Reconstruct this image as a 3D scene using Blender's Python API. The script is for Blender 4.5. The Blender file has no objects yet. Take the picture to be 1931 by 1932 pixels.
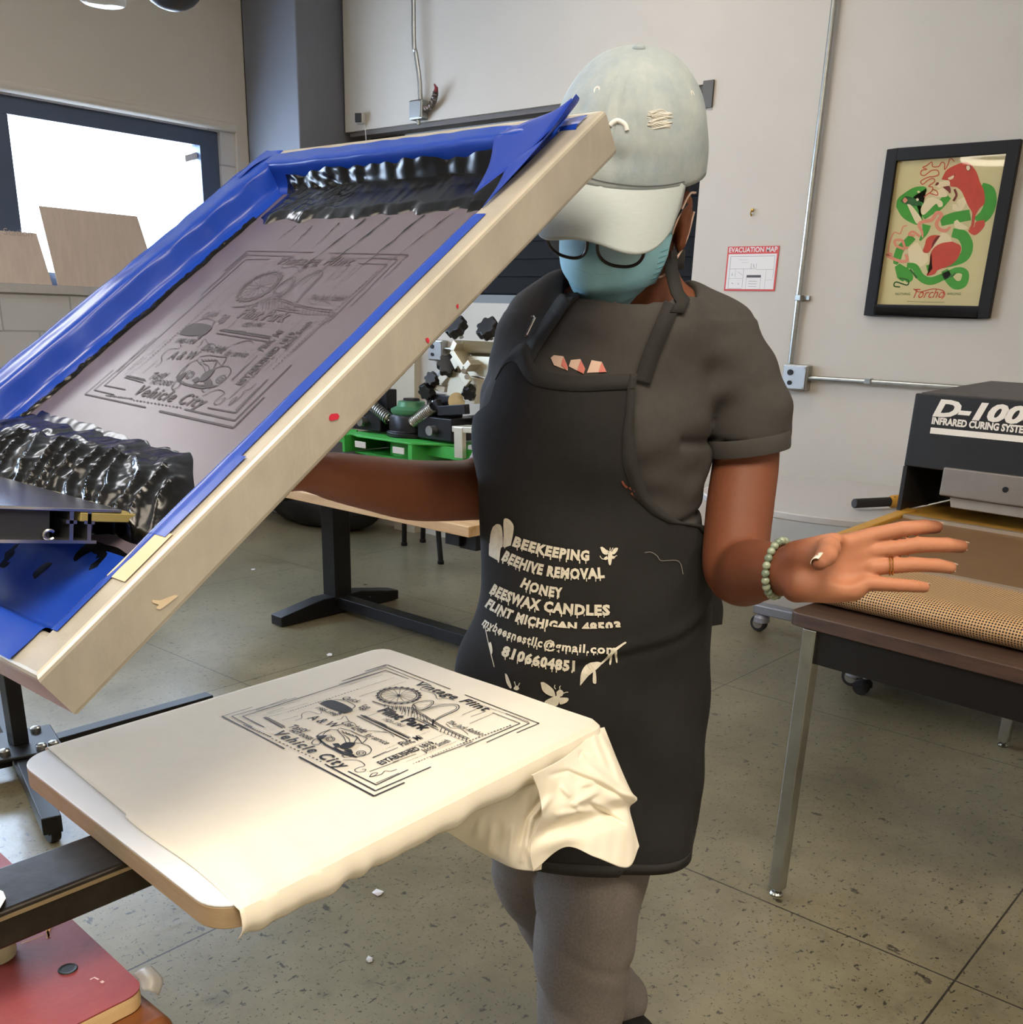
import bpy, bmesh, math, random
import numpy as np
from mathutils import Vector, Matrix
from mathutils.bvhtree import BVHTree

random.seed(7)
S = bpy.context.scene
COL = S.collection

# ------------------------------------------------------------------ camera
FPX, PCX, PCY = 1890.0, 965.5, 1287.0        # focal length and principal point in photo pixels
YAW, PITCH, ROLL = math.radians(-40.38), math.radians(20.01), math.radians(-1.87)
CAMH = 1.36


def cam_axes():
    cy, sy, cp, sp = math.cos(YAW), math.sin(YAW), math.cos(PITCH), math.sin(PITCH)
    cr, sr = math.cos(ROLL), math.sin(ROLL)
    f = np.array([sy * cp, cy * cp, -sp])
    r = np.array([cy, -sy, 0.0])
    d = np.cross(f, r)
    return np.array([cr * r + sr * d, -sr * r + cr * d, f])


CAM = cam_axes()
CPOS = np.array([0.0, 0.0, CAMH])
cd = bpy.data.cameras.new('camera')
cd.sensor_width = 36.0
cd.sensor_fit = 'AUTO'
cd.lens = FPX / 1932.0 * 36.0
cd.shift_x = 0.0
cd.shift_y = (PCY - 966.0) / 1932.0
cd.clip_start = 0.02
co = bpy.data.objects.new('camera', cd)
COL.objects.link(co)
m3 = Matrix((CAM[0], -CAM[1], -CAM[2])).transposed()
co.matrix_world = Matrix.Translation(CPOS) @ m3.to_4x4()
S.camera = co

# ------------------------------------------------------------------ light and exposure
S.view_settings.view_transform = 'Standard'
S.view_settings.look = 'None'
S.view_settings.exposure = -0.12
S.view_settings.gamma = 1.0
S.view_settings.use_curve_mapping = False
S.cycles.use_denoising = True
S.cycles.max_bounces = 8
S.cycles.diffuse_bounces = 5
S.cycles.transparent_max_bounces = 12
S.cycles.sample_clamp_indirect = 8.0

W = bpy.data.worlds.new('sky')
S.world = W
W.use_nodes = True
bg = W.node_tree.nodes['Background']
bg.inputs[0].default_value = (0.60, 0.76, 1.0, 1)
bg.inputs[1].default_value = 26.0


def area(name, loc, target, size, power, color, size_y=None):
    l = bpy.data.lights.new(name, 'AREA')
    l.energy = power
    l.color = color
    l.size = size
    if size_y:
        l.shape = 'RECTANGLE'
        l.size_y = size_y
    o = bpy.data.objects.new(name, l)
    COL.objects.link(o)
    o.location = loc
    o.rotation_euler = (Vector(target) - Vector(loc)).to_track_quat('-Z', 'Y').to_euler()
    return o


WARM = (1.0, 0.87, 0.70)
# the shop's ceiling fixtures and one added fill lamp; daylight comes in through the storefront window
area('ceiling_or_fill_light', (0.3, -0.5, 3.45), (0.3, -0.5, 0), 1.5, 132, WARM)
area('ceiling_or_fill_light', (1.7, 1.2, 3.45), (1.7, 1.2, 0), 1.0, 48, WARM)
area('ceiling_or_fill_light', (-2.9, 3.3, 3.45), (-2.9, 3.3, 0), 0.9, 30, (1.0, 0.92, 0.82))
area('ceiling_or_fill_light', (-2.2, -1.2, 3.45), (-2.2, -1.2, 0), 1.3, 40, WARM)
area('ceiling_or_fill_light', (-5.0, 0.8, 3.45), (-5.0, 0.8, 0), 0.9, 28, (0.96, 0.97, 1.0))  # cool fill lamp added to brighten the pallet from the left

# ------------------------------------------------------------------ photo measurements to points
def ray(x, y):
    return CAM.T @ np.array([(x - PCX) / FPX, (y - PCY) / FPX, 1.0])


def onx(x, y, X):
    d = ray(x, y); return CPOS + d * (X / d[0])


def ony(x, y, Y):
    d = ray(x, y); return CPOS + d * (Y / d[1])


def onz(x, y, z):
    d = ray(x, y); return CPOS + d * ((z - CAMH) / d[2])


def dep(x, y, t):
    return CPOS + ray(x, y) * t


# ------------------------------------------------------------------ materials
def lin(c):
    return tuple(((v / 255.0) / 12.92 if v / 255.0 <= 0.04045 else ((v / 255.0 + 0.055) / 1.055) ** 2.4) for v in c)


MATS = {}


def mat(name, rgb, rough=0.6, metal=0.0, var=0.0, scale=8.0, rgb2=None, bump=0.0, bscale=40.0, spec=0.5,
        detail=4.0, stretch=None, trans=0.0, alpha=1.0, coat=0.0, sheen=0.0, emit=None, estr=0.0):
    if name in MATS:
        return MATS[name]
    m = bpy.data.materials.new(name)
    m.use_nodes = True
    nt = m.node_tree
    b = nt.nodes['Principled BSDF']
    c = lin(rgb)
    b.inputs['Base Color'].default_value = (*c, 1)
    b.inputs['Roughness'].default_value = rough
    b.inputs['Metallic'].default_value = metal
    b.inputs['Specular IOR Level'].default_value = spec
    if coat:
        b.inputs['Coat Weight'].default_value = coat
        b.inputs['Coat Roughness'].default_value = 0.08
    if sheen:
        b.inputs['Sheen Weight'].default_value = sheen
    if trans:
        b.inputs['Transmission Weight'].default_value = trans
    if alpha < 1:
        b.inputs['Alpha'].default_value = alpha
    if emit:
        b.inputs['Emission Color'].default_value = (*lin(emit), 1)
        b.inputs['Emission Strength'].default_value = estr
    tc = None
    if var or bump or rgb2:
        tc = nt.nodes.new('ShaderNodeTexCoord')
        mp = nt.nodes.new('ShaderNodeMapping')
        nt.links.new(tc.outputs['Object'], mp.inputs[0])
        if stretch:
            mp.inputs['Scale'].default_value = stretch
    if var or rgb2:
        n = nt.nodes.new('ShaderNodeTexNoise')
        n.inputs['Scale'].default_value = scale
        n.inputs['Detail'].default_value = detail
        n.inputs['Roughness'].default_value = 0.65
        nt.links.new(mp.outputs[0], n.inputs['Vector'])
        rp = nt.nodes.new('ShaderNodeValToRGB')
        rp.color_ramp.elements[0].position = 0.3
        rp.color_ramp.elements[1].position = 0.7
        c2 = lin(rgb2) if rgb2 else tuple(min(1, v * (1 + var)) for v in c)
        c1 = c if rgb2 else tuple(v * (1 - var) for v in c)
        rp.color_ramp.elements[0].color = (*c1, 1)
        rp.color_ramp.elements[1].color = (*c2, 1)
        nt.links.new(n.outputs['Fac'], rp.inputs[0])
        nt.links.new(rp.outputs[0], b.inputs['Base Color'])
    if bump:
        n2 = nt.nodes.new('ShaderNodeTexNoise')
        n2.inputs['Scale'].default_value = bscale
        n2.inputs['Detail'].default_value = 3
        nt.links.new(mp.outputs[0], n2.inputs['Vector'])
        bp = nt.nodes.new('ShaderNodeBump')
        bp.inputs['Strength'].default_value = bump
        bp.inputs['Distance'].default_value = 0.01
        nt.links.new(n2.outputs['Fac'], bp.inputs['Height'])
        nt.links.new(bp.outputs[0], b.inputs['Normal'])
    MATS[name] = m
    return m


# ------------------------------------------------------------------ objects
ORG = {}          # object name -> world origin of the thing it belongs to


def finish(o, parent):
    COL.objects.link(o)
    if parent is not None:
        o.parent = parent
    return o


def thing(name, label, cat, loc, group=None):
    o = bpy.data.objects.new(name, None)
    o.empty_display_size = 0.05
    COL.objects.link(o)
    o.location = tuple(float(v) for v in loc)
    o['label'] = label
    o['category'] = cat
    if group:
        o['group'] = group
    ORG[o.name] = np.array(loc, float)
    return o


def tag(o, label, cat, group=None):
    o['label'] = label
    o['category'] = cat
    if group:
        o['group'] = group
    return o


def struct(o):
    o['kind'] = 'structure'
    return o


class MB:
    def __init__(self):
        self.v = []
        self.f = []

    def add(self, vs, fs):
        n = len(self.v)
        self.v += [tuple(float(c) for c in p) for p in vs]
        self.f += [tuple(int(i) + n for i in f) for f in fs]
        return self

    def box(self, lo, hi, R=None, c=None):
        (x0, y0, z0), (x1, y1, z1) = lo, hi
        vs = [(x0, y0, z0), (x1, y0, z0), (x1, y1, z0), (x0, y1, z0), (x0, y0, z1), (x1, y0, z1), (x1, y1, z1), (x0, y1, z1)]
        if R is not None:
            vs = [np.array(c) + R @ np.array(p) for p in vs]
        return self.add(vs, [(0, 3, 2, 1), (4, 5, 6, 7), (0, 1, 5, 4), (1, 2, 6, 5), (2, 3, 7, 6), (3, 0, 4, 7)])

    def hexa(self, p):           # eight corners: bottom loop then top loop
        return self.add(p, [(0, 3, 2, 1), (4, 5, 6, 7), (0, 1, 5, 4), (1, 2, 6, 5), (2, 3, 7, 6), (3, 0, 4, 7)])

    def tube(self, pts, r, n=12, cap=True, flat=1.0):
        pts = [np.array(p, float) for p in pts]
        rs = r if hasattr(r, '__len__') else [r] * len(pts)
        vs, fs = [], []
        prev = None
        for i, p in enumerate(pts):
            t = (pts[min(i + 1, len(pts) - 1)] - pts[max(i - 1, 0)])
            t = t / (np.linalg.norm(t) + 1e-12)
            if prev is None:
                a = np.array([0, 0, 1.0]) if abs(t[2]) < 0.9 else np.array([1.0, 0, 0])
                u = np.cross(t, a)
            else:
                u = prev - t * (prev @ t)
            u /= np.linalg.norm(u)
            prev = u
            w = np.cross(t, u)
            for k in range(n):
                an = 2 * math.pi * k / n
                vs.append(p + rs[i] * (math.cos(an) * u + math.sin(an) * w * flat))
        for i in range(len(pts) - 1):
            for k in range(n):
                a, b = i * n + k, i * n + (k + 1) % n
                fs.append((a, b, b + n, a + n))
        if cap:
            fs.append(tuple(range(n))[::-1])
            fs.append(tuple(range((len(pts) - 1) * n, len(pts) * n)))
        return self.add(vs, fs)

    def cyl(self, p0, p1, r, n=20, r2=None):
        return self.tube([p0, p1], [r, r2 if r2 is not None else r], n)

    def lathe(self, c, axis, prof, n=24):
        """prof: list of (radius, height along axis)"""
        ax = np.array(axis, float); ax /= np.linalg.norm(ax)
        a = np.array([0, 0, 1.0]) if abs(ax[2]) < 0.9 else np.array([1.0, 0, 0])
        u = np.cross(ax, a); u /= np.linalg.norm(u); w = np.cross(ax, u)
        vs, fs = [], []
        for r, h in prof:
            for k in range(n):
                an = 2 * math.pi * k / n
                vs.append(np.array(c) + ax * h + r * (math.cos(an) * u + math.sin(an) * w))
        for i in range(len(prof) - 1):
            for k in range(n):
                p, q = i * n + k, i * n + (k + 1) % n
                fs.append((p, q, q + n, p + n))
        fs.append(tuple(range(n))[::-1])
        fs.append(tuple(range((len(prof) - 1) * n, len(prof) * n)))
        return self.add(vs, fs)

    def ball(self, c, r, n=16, m=10, R=None):
        rr = np.array(r if hasattr(r, '__len__') else (r, r, r), float)
        vs, fs = [], []
        for i in range(m + 1):
            th = math.pi * i / m
            for k in range(n):
                an = 2 * math.pi * k / n
                p = rr * np.array([math.sin(th) * math.cos(an), math.sin(th) * math.sin(an), math.cos(th)])
                if R is not None:
                    p = R @ p
                vs.append(np.array(c) + p)
        for i in range(m):
            for k in range(n):
                p, q = i * n + k, i * n + (k + 1) % n
                fs.append((p, p + n, q + n, q))
        return self.add(vs, fs)

    def prism(self, poly, fr, d):
        """poly: 2D outline; fr=(origin,u,v); extruded by vector d"""
        o, u, v = [np.array(q, float) for q in fr]
        d = np.array(d, float)
        n = len(poly)
        b = [o + u * p[0] + v * p[1] for p in poly]
        vs = b + [q + d for q in b]
        fs = [tuple(range(n))[::-1], tuple(range(n, 2 * n))]
        for i in range(n):
            j = (i + 1) % n
            fs.append((i, j, j + n, i + n))
        return self.add(vs, fs)

    def grid(self, P):
        """P: array (m,n,3)"""
        P = np.asarray(P)
        m, n = P.shape[:2]
        fs = [(i * n + j, i * n + j + 1, (i + 1) * n + j + 1, (i + 1) * n + j) for i in range(m - 1) for j in range(n - 1)]
        return self.add(P.reshape(-1, 3), fs)

    def build(self, name, material, parent=None, smooth=False, bevel=0.0, seg=2, solid=0.0, sub=0, offset=0.0, angle=None):
        org = np.zeros(3)
        if parent is not None:
            org = ORG[parent.name]
        me = bpy.data.meshes.new(name)
        va = np.array(self.v) - org
        me.from_pydata([tuple(p) for p in va], [], self.f)
        me.update()
        bm = bmesh.new(); bm.from_mesh(me)
        bmesh.ops.remove_doubles(bm, verts=bm.verts, dist=1e-6)
        bmesh.ops.recalc_face_normals(bm, faces=bm.faces)
        bm.to_mesh(me); bm.free()
        o = bpy.data.objects.new(name, me)
        if material:
            me.materials.append(material)
        finish(o, parent)
        ORG[o.name] = org
        if smooth:
            for p in me.polygons:
                p.use_smooth = True
            me.set_sharp_from_angle(angle=math.radians(42))
        if bevel:
            md = o.modifiers.new('bevel', 'BEVEL')
            md.width = bevel; md.segments = seg; md.limit_method = 'ANGLE'; md.angle_limit = math.radians(35)
            for p in me.polygons:
                p.use_smooth = True
            md.harden_normals = True
        if solid:
            md = o.modifiers.new('thick', 'SOLIDIFY')
            md.thickness = solid; md.offset = offset
        if sub:
            md = o.modifiers.new('sub', 'SUBSURF')
            md.levels = sub; md.render_levels = sub
        return o


def rotz(a):
    c, s = math.cos(a), math.sin(a)
    return np.array([[c, -s, 0], [s, c, 0], [0, 0, 1.0]])


def raw(name, V, Fc, material, parent=None, smooth=True):
    org = np.zeros(3) if parent is None else ORG[parent.name]
    me = bpy.data.meshes.new(name)
    me.from_pydata([tuple(p) for p in (np.asarray(V) - org)], [], [tuple(int(i) for i in f) for f in Fc])
    me.update()
    if smooth:
        me.polygons.foreach_set('use_smooth', [True] * len(me.polygons))
    if material:
        me.materials.append(material)
    o = bpy.data.objects.new(name, me)
    finish(o, parent)
    ORG[o.name] = org
    return o


def catmull(pts, n):
    """smooth curve through points, n samples"""
    P = np.array(pts, float)
    m = len(P)
    out = []
    for k in range(n):
        x = k / (n - 1) * (m - 1)
        i = min(int(x), m - 2)
        t = x - i
        p0 = P[i - 1] if i > 0 else 2 * P[0] - P[1]
        p3 = P[i + 2] if i + 2 < m else 2 * P[m - 1] - P[m - 2]
        p1, p2 = P[i], P[i + 1]
        out.append(0.5 * ((2 * p1) + (-p0 + p2) * t + (2 * p0 - 5 * p1 + 4 * p2 - p3) * t * t + (-p0 + 3 * p1 - 3 * p2 + p3) * t ** 3))
    return np.array(out)


def patch(ctrl, nu, nv):
    """smooth sheet through a table of control points"""
    rows = [catmull(r, nv) for r in ctrl]
    cols = [catmull([r[j] for r in rows], nu) for j in range(nv)]
    return np.array(cols).transpose(1, 0, 2)


_rng = np.random.RandomState(3)
_WV = [(_rng.normal(size=3), _rng.uniform(0, 6.28)) for _ in range(24)]


def wob(P, freq, k0=0, n=8):
    """cheap smooth noise from summed waves, about -1..1"""
    P = np.asarray(P)
    s = 0
    for w, ph in _WV[k0:k0 + n]:
        d = w / np.linalg.norm(w)
        s = s + np.sin((P @ d) * freq * (0.6 + np.linalg.norm(w) * 0.5) + ph)
    return s / n * 1.6


# text as flat outlines -> (vertices 2D, faces)
_TXT = {}


def text2d(s, bold=0.0, shear=0.0, spacing=1.0, res=3):
    key = (s, bold, shear, spacing)
    if key in _TXT:
        return _TXT[key]
    cu = bpy.data.curves.new('lettering', 'FONT')
    cu.body = s
    cu.size = 1.0
    cu.offset = bold
    cu.shear = shear
    cu.space_character = spacing
    cu.resolution_u = res
    cu.fill_mode = 'FRONT'
    ob = bpy.data.objects.new('lettering', cu)
    COL.objects.link(ob)
    dg = bpy.context.evaluated_depsgraph_get()
    me = bpy.data.meshes.new_from_object(ob.evaluated_get(dg))
    V = np.array([v.co[:2] for v in me.vertices]) if len(me.vertices) else np.zeros((0, 2))
    Fc = [tuple(p.vertices) for p in me.polygons]
    bpy.data.objects.remove(ob)
    bpy.data.curves.remove(cu)
    bpy.data.meshes.remove(me)
    if bold and len(V):          # keep thickened corners from shooting out of the letters
        V0, _ = text2d(s, 0.0, shear, spacing, res)
        V = np.clip(V, V0.min(0) - bold, V0.max(0) + bold)
    _TXT[key] = (V, Fc)
    return V, Fc


def put_text(mb, s, fn, width, height=None, **kw):
    """fn(a,b) maps a in 0..1 along the line, b in cap heights, to a 3D point"""
    V, Fc = text2d(s, **kw)
    if not len(V):
        return
    x0, x1 = V[:, 0].min(), V[:, 0].max()
    vs = [fn((p[0] - x0) / (x1 - x0), p[1] / 0.69) for p in V]
    mb.add(vs, Fc)


def line_text(mb, s, p0, p1, h, nrm, **kw):
    """straight text on a plane from p0 to p1, cap height h, up = nrm x dir"""
    p0, p1 = np.array(p0), np.array(p1)
    d = p1 - p0
    u = np.cross(np.array(nrm), d / np.linalg.norm(d))
    put_text(mb, s, lambda a, b: p0 + d * a + u * b * h, 1, **kw)


def ribbon(mb, pts, w, fn):
    """2D polyline with width -> quads mapped by fn((x,y))"""
    P = [np.array(p, float) for p in pts]
    L, Rr = [], []
    for i, p in enumerate(P):
        t = P[min(i + 1, len(P) - 1)] - P[max(i - 1, 0)]
        t = t / (np.linalg.norm(t) + 1e-9)
        nn = np.array([-t[1], t[0]]) * w / 2
        L.append(fn(p + nn)); Rr.append(fn(p - nn))
    n = len(P)
    mb.add(L + Rr, [(i, i + 1, n + i + 1, n + i) for i in range(n - 1)])


# ------------------------------------------------------------------ implicit surfaces (bodies and cloth)
class Field:
    def __init__(self, xs, ys, zs):
        self.xs, self.ys, self.zs = [np.asarray(a, float) for a in (xs, ys, zs)]
        self.D = np.full((len(xs), len(ys), len(zs)), 0.08, np.float32)

    def sub(self, lo, hi):
        sl = []
        for a, l, h in zip((self.xs, self.ys, self.zs), lo, hi):
            i0 = max(0, np.searchsorted(a, l) - 1); i1 = min(len(a), np.searchsorted(a, h) + 1)
            sl.append(slice(i0, max(i0 + 1, i1)))
        sl = tuple(sl)
        X = self.xs[sl[0]][:, None, None]; Y = self.ys[sl[1]][None, :, None]; Z = self.zs[sl[2]][None, None, :]
        return sl, X, Y, Z

    @staticmethod
    def smin(a, b, k):
        if k <= 0:
            return np.minimum(a, b)
        h = np.clip(0.5 + 0.5 * (b - a) / k, 0, 1)
        return b + (a - b) * h - k * h * (1 - h)

    def capsule(self, a, b, ra, rb, k=0.01, op='add'):
        a, b = np.array(a, float), np.array(b, float)
        m = max(ra, rb) + 0.05 + k
        sl, X, Y, Z = self.sub(np.minimum(a, b) - m, np.maximum(a, b) + m)
        d = b - a
        L2 = max(d @ d, 1e-12)
        t = np.clip(((X - a[0]) * d[0] + (Y - a[1]) * d[1] + (Z - a[2]) * d[2]) / L2, 0, 1)
        q = np.sqrt((X - a[0] - t * d[0]) ** 2 + (Y - a[1] - t * d[1]) ** 2 + (Z - a[2] - t * d[2]) ** 2) - (ra + (rb - ra) * t)
        self.comb(sl, q, k, op)

    def chain(self, pts, rs, k=0.01, op='add'):
        for i in range(len(pts) - 1):
            self.capsule(pts[i], pts[i + 1], rs[i], rs[i + 1], k, op)

    def ellipsoid(self, c, r, k=0.01, R=None, op='add'):
        c, r = np.array(c, float), np.array(r, float)
        m = r.max() + 0.05 + k
        sl, X, Y, Z = self.sub(c - m, c + m)
        x, y, z = X - c[0], Y - c[1], Z - c[2]
        if R is not None:
            x, y, z = (R[0, 0] * x + R[1, 0] * y + R[2, 0] * z, R[0, 1] * x + R[1, 1] * y + R[2, 1] * z, R[0, 2] * x + R[1, 2] * y + R[2, 2] * z)
        k0 = np.sqrt((x / r[0]) ** 2 + (y / r[1]) ** 2 + (z / r[2]) ** 2) + 1e-9
        k1 = np.sqrt((x / r[0] ** 2) ** 2 + (y / r[1] ** 2) ** 2 + (z / r[2] ** 2) ** 2) + 1e-9
        self.comb(sl, k0 * (k0 - 1) / k1, k, op)

    def comb(self, sl, q, k, op):
        D = self.D[sl]
        if op == 'add':
            self.D[sl] = self.smin(D, q.astype(np.float32), k)
        elif op == 'cut':
            self.D[sl] = -self.smin(-D, q.astype(np.float32), k)

    def loft(self, z, cx, cy, a, b, k=0.01, n=2.3, shrink=0.0):
        sl, X, Y, Z = self.sub((-9, -9, min(z) - 0.001), (9, 9, max(z) + 0.001))
        order = np.argsort(z)
        zz = np.array(z)[order]
        zs = self.zs[sl[2]]
        f = lambda q: smooth_interp(zs, zz, np.array(q)[order])[None, None, :]
        A, B = f(a) - shrink, f(b) - shrink
        q = ((np.abs((X - f(cx)) / A)) ** n + (np.abs((Y - f(cy)) / B)) ** n) ** (1 / n)
        d = (q - 1) * np.minimum(A, B)
        d = np.maximum(d, np.maximum(zz[0] - zs, zs - zz[-1])[None, None, :])
        self.comb(sl, d, k, 'add')

    def halfspace(self, p, nrm, lo=None, hi=None):
        """keep the side the normal points away from"""
        p, nrm = np.array(p, float), np.array(nrm, float)
        nrm = nrm / np.linalg.norm(nrm)
        sl, X, Y, Z = self.sub(lo if lo is not None else (-9, -9, -9), hi if hi is not None else (9, 9, 9))
        q = (X - p[0]) * nrm[0] + (Y - p[1]) * nrm[1] + (Z - p[2]) * nrm[2]
        self.D[sl] = np.maximum(self.D[sl], q.astype(np.float32))

    def points(self):
        return np.stack(np.meshgrid(self.xs, self.ys, self.zs, indexing='ij'), -1)

    def mesh(self):
        D = self.D
        s = D < 0
        nx, ny, nz = D.shape
        c = np.zeros((nx - 1, ny - 1, nz - 1), np.int8)
        for i in (0, 1):
            for j in (0, 1):
                for k in (0, 1):
                    c += s[i:nx - 1 + i, j:ny - 1 + j, k:nz - 1 + k]
        act = (c > 0) & (c < 8)
        I, J, K = np.nonzero(act)
        idx = -np.ones(act.shape, np.int64)
        idx[I, J, K] = np.arange(len(I))
        acc = np.zeros((len(I), 3)); cnt = np.zeros(len(I))
        ax = (self.xs, self.ys, self.zs)
        for axis in range(3):
            for p in (0, 1):
                for q in (0, 1):
                    o = [0, 0, 0]
                    others = [t for t in range(3) if t != axis]
                    o[others[0]] = p; o[others[1]] = q
                    i0, j0, k0 = I + o[0], J + o[1], K + o[2]
                    o2 = list(o); o2[axis] = 1
                    i1, j1, k1 = I + o2[0], J + o2[1], K + o2[2]
                    d0, d1 = D[i0, j0, k0], D[i1, j1, k1]
                    m = (d0 < 0) != (d1 < 0)
                    t = np.where(m, d0 / (d0 - d1 + 1e-20), 0)
                    P0 = np.stack([ax[0][i0], ax[1][j0], ax[2][k0]], -1)
                    P1 = np.stack([ax[0][i1], ax[1][j1], ax[2][k1]], -1)
                    acc += np.where(m[:, None], P0 + (P1 - P0) * t[:, None], 0)
                    cnt += m
        V = acc / np.maximum(cnt, 1)[:, None]
        faces = []
        for axis in range(3):
            sl0 = [slice(1, -1)] * 3; sl1 = [slice(1, -1)] * 3
            sl0[axis] = slice(0, -1); sl1[axis] = slice(1, None)
            a, b = s[tuple(sl0)], s[tuple(sl1)]
            ii = np.nonzero(a != b)
            fl = a[ii]
            base = [ii[0] + (0 if axis == 0 else 1), ii[1] + (0 if axis == 1 else 1), ii[2] + (0 if axis == 2 else 1)]
            o1, o2 = [t for t in range(3) if t != axis]

            def g(da, db):
                q = [base[0].copy(), base[1].copy(), base[2].copy()]
                q[o1] = q[o1] - da; q[o2] = q[o2] - db
                return idx[q[0], q[1], q[2]]
            qd = np.stack([g(1, 1), g(0, 1), g(0, 0), g(1, 0)], -1)
            flip = fl if axis != 1 else ~fl
            qd[~flip] = qd[~flip][:, ::-1]
            faces.append(qd)
        Fc = np.concatenate(faces)
        Fc = Fc[(Fc >= 0).all(1)]
        return V, Fc


def smooth_interp(x, xp, fp):
    """monotone-ish cubic (Catmull) interpolation"""
    xp = np.asarray(xp, float); fp = np.asarray(fp, float)
    m = np.gradient(fp, xp)
    i = np.clip(np.searchsorted(xp, x) - 1, 0, len(xp) - 2)
    h = xp[i + 1] - xp[i]
    t = np.clip((np.asarray(x) - xp[i]) / h, 0, 1)
    return ((2 * t ** 3 - 3 * t ** 2 + 1) * fp[i] + (t ** 3 - 2 * t ** 2 + t) * h * m[i] + (-2 * t ** 3 + 3 * t ** 2) * fp[i + 1] + (t ** 3 - t ** 2) * h * m[i + 1])


def spaced(segs):
    """uneven grid lines: [(start, step), ..., end]"""
    out = []
    for (a, st), nx in zip(segs[:-1], segs[1:]):
        e = nx[0] if isinstance(nx, tuple) else nx
        n = max(1, int(round((e - a) / st)))
        out += list(np.linspace(a, e, n, endpoint=False))
    out.append(segs[-1])
    return np.array(out)
# ================================================================== the room
XL, YB, ZC = -6.0, 4.6, 3.6
M_WALL = mat('wall_paint', (194, 186, 174), 0.75, var=0.04, scale=1.3, bump=0.05, bscale=90)
M_GREYPAINT = mat('grey_paint', (112, 114, 122), 0.7, var=0.06, scale=2.5, bump=0.05, bscale=80)
M_CEIL = mat('ceiling_paint', (190, 186, 178), 0.9)
M_DARKMETAL = mat('window_metal', (74, 86, 108), 0.45, 0.3)
M_BLACK = mat('black_metal', (24, 24, 26), 0.42, 0.4, var=0.15, scale=12)
M_STEEL = mat('galvanised', (168, 170, 166), 0.3, 0.95, var=0.12, scale=30)
M_CHROME = mat('worn_chrome', (178, 180, 176), 0.22, 0.95, var=0.12, scale=18)
M_ALU = mat('aluminium', (196, 192, 180), 0.34, 0.9, var=0.10, scale=9, stretch=(1, 1, 6))


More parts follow.
